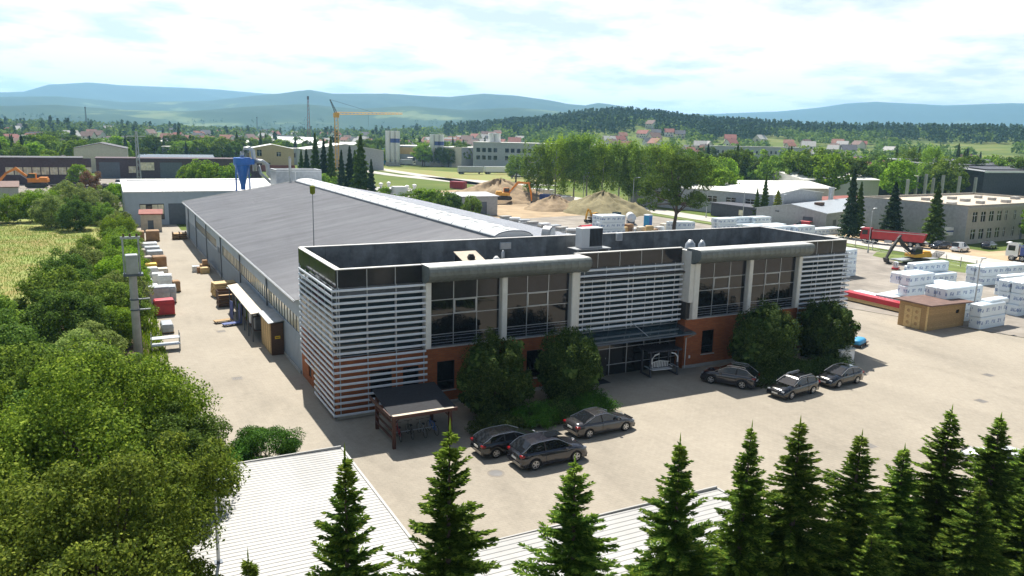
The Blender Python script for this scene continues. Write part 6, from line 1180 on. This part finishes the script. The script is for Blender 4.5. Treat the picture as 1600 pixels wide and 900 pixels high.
# yews and low junipers in front of the office
def yew(label, loc, rx, ry, rz, n):
    ncl = 240; V, C = crown(rx, ry, rz, rz*1.02, n, ncl, .42, .095, flat=1.5, aspect=.38, base=-.92, lump=.16, low=.05); t = T('yew_tree', label, 'tree', loc); D('crown', qmesh('crown', V, 'lf_yew'), t)
    Vi, _ = crown(rx*.8, ry*.8, rz*.88, rz*.95, 5000, 60, .6, .25, base=-.95, low=.1); D('inner_crown', qmesh('inner_crown', Vi, 'lf_yew'), t); P('trunk', trunk_mb(rz*1.5, .16, C, 12), 'bark', t)
yew('dark rounded yew at the bicycle shelter end of the office front', (10.5, -3.2, 0), 2.45, 2.3, 2.75, 36000); yew('dark rounded yew nearest the entrance on the shelter side', (16.7, -3.2, 0), 2.35, 2.3, 2.7, 36000); yew('broad dark yew right of the brick window, nearer the entrance', (36.2, -3.2, 0), 2.9, 2.6, 2.8, 42000); yew('dark yew at the far slatted corner of the office', (44.8, -2.4, 0), 2.6, 2.4, 2.55, 38000)
def juniper(label, loc, rx, ry, rz, n, leaf='lf_juniper', rzr=0):
    V, C = crown(rx, ry, rz, rz*.6, n, 90, .58, .085, flat=.6, aspect=.3, base=-.3, low=.03); t = T('low_juniper', label, 'shrub', loc, rzr); D('foliage', qmesh('foliage', V, leaf), t); P('stem', trunk_mb(rz*.7, .06, C, 8), 'bark', t)
juniper('bright green spreading juniper behind the carport roof', (-5.6, -5.9, 0), 2.1, 1.4, 1.5, 22000); juniper('bright green juniper half hidden under the leafy tree', (-8.4, -6.4, 0), 1.8, 1.3, 1.4, 16000)
for i, (x, y, a, b, wh) in enumerate([(12.5, -5.8, 2.6, 1.4, 'before the first yew'), (9.2, -6.2, 1.8, 1.2, 'beside the parked dark estate'), (17.2, -5.2, 2.2, 1.2, 'behind the grey sedan'), (14.2, -5.6, 1.5, 1.0, 'between the two yews by the sedan'), (34.6, -5.6, 2.4, 1.3, 'behind the black estate'), (38.6, -5.2, 2.4, 1.3, 'between the estate and the hatchback'), (42.6, -5.0, 2.0, 1.2, 'beside the white cabinet')]):
    juniper(f'low dark green ground juniper {wh}', (x, y, 0), a, b, .75, 11000, 'lf_yew' if i not in (2, 0) else 'lf_juniper')
# foreground spruces
def spruce_mesh(h, rmax, seed, dens=1.0, thin=0.0):
    r = np.random.default_rng(seed); seg = []; tip = []
    z = .25*h*.0+.5; nlev = int(h/.15)
    for k in range(nlev):
        zz = .5+(h-.55)*(k/nlev)**1.0; q = zz/h; Rr = rmax*(1-q)**1.02*(1-thin*(math.sin(q*9+seed)*.5+.5))+.05
        nb = max(4, int((6+4*(1-q))*dens))
        for b in range(nb):
            a = r.uniform(0, 6.283); zz = .5+(h-.55)*min(.995, (k+r.uniform(-.9, .9))/nlev); Lb = Rr*r.uniform(.5, 1.1)*(1+.16*math.sin(a*2+seed)+.14*math.sin(a*3-zz*1.3+seed*2)); Lb *= 1.35 if r.random() < .06 else 1; up = .55*q**1.5-.22*(1-q)
            ns = max(3, int(Lb/.065)); ca, sa = math.cos(a), math.sin(a)
            for i in range(ns):
                t_ = (i+.6)/ns; rr = Lb*t_; z_ = zz+up*rr-.10*rr*rr*(1-q)+.10*max(0, t_-.6)*Lb
                base = np.array([ca*rr, sa*rr, z_]); ln = (.24*(1-.4*t_)*(1-.4*q)+.06)
                for sd in (-1, 1, 0):
                    if sd == 0 and i < ns-1 and r.random() < .55: continue
                    da = a+sd*r.uniform(.55, 1.05); dz = r.uniform(-.15, .3)
                    d = np.array([math.cos(da), math.sin(da), dz])
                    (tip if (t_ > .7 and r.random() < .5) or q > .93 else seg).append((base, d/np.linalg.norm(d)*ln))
    for i in range(int(4+h*.3)): seg.append((np.array([0, 0, h-.35+.1*i*.5]), np.array([r.normal(0, .05), r.normal(0, .05), .12])))
    for i in range(5): a = i*1.257; tip.append((np.array([0, 0, h-.3]), np.array([math.cos(a)*.14, math.sin(a)*.14, .16])))
    tip += [(np.array([0, 0, h-.1]), np.array([0, .0, .5]))]
    def sprig(L_, w):
        B_ = np.array([s[0] for s in L_]); V_ = np.array([s[1] for s in L_]); ln = np.linalg.norm(V_, axis=1, keepdims=True); d = V_/ln; n0 = r.normal(0, 1, (len(B_), 3)); u = unit(np.cross(d, n0)); v = np.cross(d, u); o = []
        ww = w*(.8+.4*r.random((len(B_), 1)))
        for a in (0, 1.05, 2.1):
            e = u*math.cos(a)+v*math.sin(a); o.append(np.stack([B_-e*ww*.25, B_+V_*.45-e*ww, B_+V_*1.05, B_+V_*.4+e*ww], 1))
        return np.concatenate(o)
    return sprig(seg, .036), sprig(tip, .028)
SPV = []
for i, (h, rm, sd, th) in enumerate([(10, 3.1, 3, .05), (10, 2.6, 11, .14), (10, 2.7, 23, .36), (10, 3.3, 37, .18)]):
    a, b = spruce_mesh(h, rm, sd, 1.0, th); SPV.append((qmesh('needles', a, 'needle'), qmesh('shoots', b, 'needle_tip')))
_tk = MB().tube([(0, 0, 0), (0, 0, 5), (0, 0, 9.9)], [.16, .09, .012], 8)
tk_me = bpy.data.meshes.new('trunk'); tk_me.from_pydata(_tk.v, [], _tk.f); tk_me.materials.append(MT['bark'])
SPL = [(385, 850, 1, .9, 'short spruce tip in front of the carport, left of all'), (540, 690, 2, 1.0, 'spruce with a thin bare top in front of the left carport'), (700, 650, 0, 1.0, 'tall dense spruce before the bicycle shelter'), (908, 705, 0, 1.0, 'spruce with its yellowish tip overlapping the dark SUV'), (1068, 672, 3, 1.05, 'broad spruce before the right carport roof'), (1170, 650, 1, 1.0, 'slim spruce at the right end of the carport roof'), (1258, 645, 3, 1.12, 'broad tall spruce below the black estate car'), (1342, 665, 1, 1.05, 'slender spruce between two broader ones mid-row'), (1417, 690, 1, 1.1, 'shorter spruce fourth from the end of the row'), (1485, 630, 3, 1.1, 'tallest spruce towards the right of the row'), (1562, 640, 2, 1.15, 'spruce with a thin top beside the white car glimpse'), (1606, 690, 0, 1.0, 'spruce cut by the right photo edge')]
for i, (px, py, v, ws, lb) in enumerate(SPL):
    yy = -31+[.2, -.3, 0, .4, -.2, .3, 0, -.4, .2, 0, -.3, 0][i]
    d = _f+(px-800)/FPX*CR-(py-450)/FPX*CU; q = CAM+d*((yy-CAM[1])/d[1]); s = (q[2]-.0)/10.45
    t = T('spruce_tree', lb, 'tree', (float(q[0]), yy, 0), random.uniform(0, 6.28), 'spruces in the front row'); t.scale = (ws*1.1*random.uniform(.9, 1.12), ws*1.1*random.uniform(.9, 1.12), s); t.rotation_euler = (R(random.uniform(-1.2, 1.2)), R(random.uniform(-1.2, 1.2)), t.rotation_euler[2])
    D('needles', SPV[v][0], t); D('shoots', SPV[v][1], t); D('trunk', tk_me, t)
for i, (x, y, s, lb) in enumerate([(17.0, -33.4, .62, 'low filler spruce before the shorter ones'), (11.0, -33.2, .55, 'low filler spruce under the broad tall one'), (20.3, -33.6, .6, 'low filler spruce near the right end'), (5.2, -33.3, .5, 'low filler spruce near the carport end')]):
    t = T('spruce_tree', lb, 'tree', (x, y, 0), i*1.3, 'spruces in the front row'); t.scale = (s*1.5, s*1.5, s); D('needles', SPV[i % 3][0], t); D('shoots', SPV[i % 3][1], t); D('trunk', tk_me, t)
# mid-distance trees
def conifer_proto(label, h, rm, n, leaf, size=.35, pw=.9):
    z = h*(rng.random(n)**.75); q = z/h; a = rng.uniform(0, 6.28, n); lay = (.74+.26*np.sin(z*2*math.pi/(h/13)+np.sin(a*5)*.8))*(.85+.3*np.sin(a*3+z*.9)*np.sin(z*1.7+1)); rr = rm*(1-q)**pw*lay*(rng.uniform(.35, 1, n)**.4)+.05
    c = np.stack([rr*np.cos(a), rr*np.sin(a), z+.4-.12*rr], 1); nr = np.stack([np.cos(a)*.6, np.sin(a)*.6, np.full(n, .7)], 1)
    t = T('conifer_tree', label, 'tree', (0, 0, -500)); D('crown', qmesh('crown', leaves(c, nr, size*(1.15-.6*q), .42, .5), leaf), t); P('trunk', MB().tube([(0, 0, 0), (0, 0, h*.5), (0, 0, h)], [.28, .16, .03], 7), 'bark', t); return t
def birch_proto(leaf='lf_birch'):
    V, C = crown(4.2, 4.2, 7.2, 9.5, 9000, 120, 1.0, .24, flat=1.9, aspect=.5, base=-.85, lump=.2); t = T('birch_tree', 'b', 'tree', (0, 0, -500)); D('crown', qmesh('crown', V, leaf), t); P('trunk', trunk_mb(14, .22, C, 12, .02), 'bark_birch', t); return t
BR = [birch_proto(), birch_proto('lf_willow'), birch_proto('lf_mid')]
BRO = [tree_proto('broadleaf_tree', 'x', 4.6, 4.6, 4.6, 6.8, 6500, 110, 1.15, .30, lf, nb=8) for lf in ('lf_mid', 'lf_dark', 'lf_bright', 'lf_far')]
CON = [conifer_proto('c', 14, 3.0, 6000, 'needle_mid'), conifer_proto('c', 16, 3.4, 6500, 'lf_dark', .38)]
def lab(kind, where): return f'{kind} {where}'
for i, (px, py, s, k, lb) in enumerate([(812, 318, .95, 2, 'dark green birch at the left end of the birch row'), (842, 318, 1.05, 1, 'yellow-green weeping birch over the white containers'), (872, 318, 1.1, 0, 'light birch next to the weeping one'), (893, 320, 1.12, 2, 'mid-green birch behind the second street lamp'), (918, 321, 1.0, 1, 'pale birch above the grassy mound'), (945, 322, 1.02, 0, 'tall birch at the centre of the row'), (962, 322, .95, 2, 'darker birch just right of centre in the row'), (985, 326, .98, 0, 'birch behind the third street lamp'), (1010, 326, 1.0, 1, 'birch rising left of the dark pine'), (1035, 324, 1.0, 2, 'birch right behind the dark pine')]):
    x, y = G(px, py); put(BR[k], (x+9, y+6, 0), None, (s*1.15, s*1.15, s*1.1), lb, 'birches along the street')
# pine
V, C = crown(5.2, 5.0, 5.4, 9.4, 16000, 120, .95, .2, flat=.7, aspect=.35, base=-.75, lump=.3); t = T('pine_tree', 'dark solitary pine with forked bare trunk behind the office roof', 'tree', (*G(1052, 368), 0)); t.scale = (1.25, 1.25, 1.15); D('crown', qmesh('crown', V, 'lf_dark'), t); P('trunk', trunk_mb(9.5, .34, C, 26), 'bark', t)
def T_(k, x, y, s, lb, g=None, sz=None): put(k, (x, y, float(HT(x, y))-.05), None, (s, s, sz or s), lb, g)
x, y = G(1325, 372); T_(CON[0], x, y, .95, 'dark spruce at the near left of the low workshop roof', sz=1.0); x, y = G(1348, 372); T_(CON[1], x+3, y+4, .7, 'greyish spruce beside the dark one by the low workshop'); T_(CON[0], 133, 57, 1.2, 'broad dark spruce behind the red tipper truck', sz=.82); T_(CON[1], 134.5, 48.6, .95, 'olive spruce in front of the grey block end wall', sz=.74)
x, y = G(1192, 346); T_(CON[1], x, y, .6, 'tall thuja in the small group by the dark fence', sz=.68); x, y = G(1180, 346); T_(CON[1], x, y, .5, 'shorter thuja at the left of the small group', sz=.5); 
THJ = conifer_proto('th', 9, 2.6, 4500, 'lf_thuja', .26, .6); x, y = G(1212, 349); T_(THJ, x, y, .85, 'golden thuja in the small group by the dark fence')
T_(BRO[2], *G(1400, 322), 1.25, 'bright yellow-green tree behind the low workshop'); T_(BR[0], *G(1452, 315), 1.15, 'tall birch pair before the red-roofed row'); T_(BR[2], 252, 140, 1.1, 'second tall birch beside the pair before the red-roofed row')
T_(BRO[2], 172, 150, 1.15, 'round bright tree beyond the cream hall gable'); T_(BRO[1], 205, 178, 1.35, 'dark tree behind the cream halls'); T_(CON[1], 198, 172, 1.1, 'dark conifer in the group behind the cream halls'); T_(CON[0], 178, 172, 1.0, 'dark spruce pair rising behind the pine')
T_(BRO[0], *G(806, 285), .95, 'round dark tree beside the purple truck'); x, y = G(1600, 380); T_(BRO[0], x+2, y-1, .62, 'small tree at the office block entrance')
for i, (px, d, k, sc) in enumerate([(1105, 262, 0, 1.2), (1135, 290, 1, 1.3), (1150, 300, 0, 1.25), (1185, 300, 3, 1.3), (1205, 285, 0, 1.4), (1228, 292, 2, 1.3), (1250, 280, 0, 1.5), (1268, 290, 3, 1.4), (1282, 275, 2, 1.35), (1300, 300, 0, 1.4), (1322, 290, 1, 1.2), (1345, 300, 0, 1.3), (1375, 310, 3, 1.25), (1062, 235, 1, 1.2), (1078, 250, 1, 1.3), (1098, 240, 0, 1.2), (1120, 232, 2, 1.0), (1500, 330, 1, 1.3), (1530, 340, 0, 1.35), (1555, 350, 1, 1.3), (1580, 345, 3, 1.3), (1470, 300, 0, 1.3), (1600, 330, 1, 1.3)]):
    x, y = hp(px, d); T_(BRO[k], x, y, sc, f'{["mid-green", "dark green", "bright green", "soft green"][k]} tree in the leafy screen behind the cream halls', 'leafy screen behind the cream halls')
# spruces by the crane
for i, (px, d, s, sz) in enumerate([(478, 235, .95, 1.0), (492, 240, 1.0, 1.15), (505, 238, 1.0, 1.2), (516, 236, .9, 1.1), (545, 205, 1.1, 1.1), (562, 200, 1.3, 1.15), (578, 196, .8, .9), (470, 244, .8, .85), (532, 228, .9, 1.0), (553, 212, 1.0, .9)]):
    x, y = hp(px, d); T_(CON[i % 2], x, y, s, f'{ORD[i]} dark blue-green spruce planted in the clump around the crane', 'spruces around the crane', sz)
for i, (px, d, k, s) in enumerate([(488, 205, 2, .7), (505, 200, 0, .75), (455, 215, 2, .6), (520, 190, 2, .6), (600, 195, 2, .55), (612, 205, 2, .5), (640, 195, 0, .5), (655, 190, 2, .55), (672, 188, 2, .55), (690, 185, 0, .55), (625, 190, 0, .45), (705, 182, 1, .5), (330, 235, 2, .85), (350, 232, 2, .8), (312, 240, 0, .9), (300, 246, 2, .8), (365, 228, 0, .85), (735, 175, 0, .5)]):
    x, y = hp(px, d); T_(BRO[k], x, y, s, 'young leafy tree on the waste ground behind the hall' if px > 420 else 'bushy tree behind the white warehouse roof', 'young trees behind the hall' if px > 420 else 'trees behind the warehouse')
for i in range(7): x, y = hp(195+i*2.2, 232-i*3.2); T_(THJ, x, y, .5, 'slim dark thuja in the short row by the warehouse corner', 'thujas by the warehouse corner', .62)
x, y = hp(180, 205); T_(BRO[2], x, y, .55, 'yellow-flowering bush before the brown workshop'); x, y = hp(140, 260); T_(tree_proto('broadleaf_tree', 'x', 2.6, 2.6, 2.6, 3.0, 3000, 60, .7, .2, 'lf_rust'), x, y, 1.1, 'rust-coloured bush beside the scrap heap'); x, y = hp(125, 280); T_(BRO[2], x, y, .65, 'small bright tree in front of the rubble heap')
# wider belt of individually planted trees
belt = []
for i in range(150):
    px = rng.uniform(-30, 480); d = rng.uniform(330, 560) if px < 230 else rng.uniform(460, 600); belt.append((px, d, 'beyond the left sheds'))
for i in range(70): px = rng.uniform(560, 760); belt.append((px, rng.uniform(470, 600), 'around the yellow factory'))
for i in range(95): px = rng.uniform(1060, 1640); belt.append((px, rng.uniform(270, 560), 'between the halls and the right ridge'))
for i in range(40): px = rng.uniform(790, 1100); belt.append((px, rng.uniform(330, 560), 'behind the birch row'))
def blocked(px, d):
    for a, b, c, e in ((-20, 112, 290, 320), (80, 215, 260, 405), (150, 300, 260, 335), (250, 470, 400, 445), (380, 500, 300, 470), (580, 860, 240, 470), (1330, 1560, 250, 330), (1130, 1260, 380, 500)):
        if a < px < b and c < d < e: return True
    return False
for px, d, wh in belt:
    if blocked(px, d): continue
    x, y = hp(px, d); u = rng.random(); k = CON[int(u*20) % 2] if u > .78 else BRO[int(u*50) % 4]; s = rng.uniform(.7, 1.15)*(1.1 if d > 400 else .95); sp = 'dark conifer' if u > .78 else ['mid-green tree', 'dark green tree', 'bright green tree', 'soft green tree'][int(u*50) % 4]
    T_(k, x, y, s, f'{sp} in the tree belt {wh}', 'trees '+wh)
# ------------------------------------------------------------------ far woods as masses
def far_wood(name, label, pts, leaf, con, per, hgt):
    n = len(pts); z0 = HT(pts[:, 0], pts[:, 1]); hh = hgt*rng.uniform(.7, 1.3, n); k = np.repeat(np.arange(n), per); m_ = len(k)
    u = rng.random(m_); a = rng.uniform(0, 6.28, m_); H_ = hh[k]
    if con: zr = u**.8; rad = .22*H_*(1-zr)*rng.uniform(.5, 1, m_)+.15; zz = H_*(.08+.95*zr)
    else:
        th = np.arccos(np.clip(1-1.55*u, -1, 1)); rad = .42*H_*np.sin(th)*rng.uniform(.8, 1.1, m_); zz = H_*(.55+.45*np.cos(th)*rng.uniform(.85, 1.1, m_))
    c = np.stack([pts[k, 0]+rad*np.cos(a), pts[k, 1]+rad*np.sin(a), z0[k]+zz], 1); nr = np.stack([np.cos(a)*.6, np.sin(a)*.6, np.full(m_, .7)], 1)
    o = D(name, qmesh(name, leaves(c, nr, H_*(.13 if con else .15), .7, .5), leaf)); o['kind'] = 'stuff'; tag(o, label, 'woodland')
HP_ = np.array(HPOS)
def clear(p):
    keep = np.ones(len(p), bool)
    for hx, hy in HP_:
        v = np.array([CAM[0]-hx, CAM[1]-hy]); v = v/np.linalg.norm(v); d = p-np.array([hx, hy]); al = d@v; la = np.abs(d@np.array([-v[1], v[0]])); keep &= ~((al > -9) & (al < 130) & (la < 14))
    return p[keep]
def cloud(n, px0, px1, d0, d1, dens=None):
    px = rng.uniform(px0, px1, n); d = rng.uniform(d0**2, d1**2, n)**.5; a = np.radians(AZ0+np.degrees(np.arctan((px-800)/FPX))); p = np.stack([CAM[0]+d*np.sin(a), CAM[1]+d*np.cos(a)], 1)
    if dens: w_ = np.sin(p[:, 0]*.011+1)*np.cos(p[:, 1]*.013)+.6*np.sin(p[:, 0]*.027-p[:, 1]*.021); p = p[w_ > dens]
    return clear(p)
far_wood('wooded_hill_conifers', 'dark pine wood covering the crest of the middle hill and right ridge', np.concatenate([cloud(2600, 780, 1180, 980, 1600), cloud(2400, 1120, 1800, 1100, 1650), cloud(300, 690, 800, 1150, 1500)]), 'lf_farcon', True, 22, 15)
far_wood('wooded_hill_broadleaf', 'mixed leafy woods on the lower slopes of the hill', np.concatenate([cloud(1300, 700, 1180, 600, 1150, -.5), cloud(1400, 1120, 1800, 560, 1200, -.15), cloud(700, 560, 800, 620, 1300, -.2)]), 'lf_far', False, 32, 11)
far_wood('valley_trees', 'belt of leafy trees filling the valley to the left', np.concatenate([cloud(1900, -60, 640, 600, 1500, -.35), cloud(500, -60, 260, 580, 800, -.7)]), 'lf_far', False, 32, 11)
far_wood('valley_conifers', 'scattered dark conifers in the valley to the left', cloud(420, -60, 660, 560, 1300, -.3), 'lf_farcon', True, 36, 15)
far_wood('distant_plain_woods', 'dark strips of woodland on the distant plain below the mountains', np.concatenate([cloud(1500, -100, 900, 1500, 3200, .15), cloud(500, 800, 1700, 1700, 2600, 0)]), 'lf_farcon', False, 14, 15)
# ------------------------------------------------------------------ haze
hz = MB().box(-14500, 14500, -14500, 14500, -3, 560); o = P('haze', hz, 'poly'); o['kind'] = 'stuff'; tag(o, 'thin bluish summer haze over the valley', 'haze')
mt = bpy.data.materials.new('haze'); mt.use_nodes = True; nt = mt.node_tree; nt.nodes.clear(); pv = nt.nodes.new('ShaderNodeVolumePrincipled'); pv.inputs['Color'].default_value = (.37, .67, 1.0, 1); pv.inputs['Density'].default_value = HAZE; pv.inputs['Anisotropy'].default_value = .35
mo = nt.nodes.new('ShaderNodeOutputMaterial'); nt.links.new(pv.outputs[0], mo.inputs['Volume']); o.data.materials.clear(); o.data.materials.append(mt)
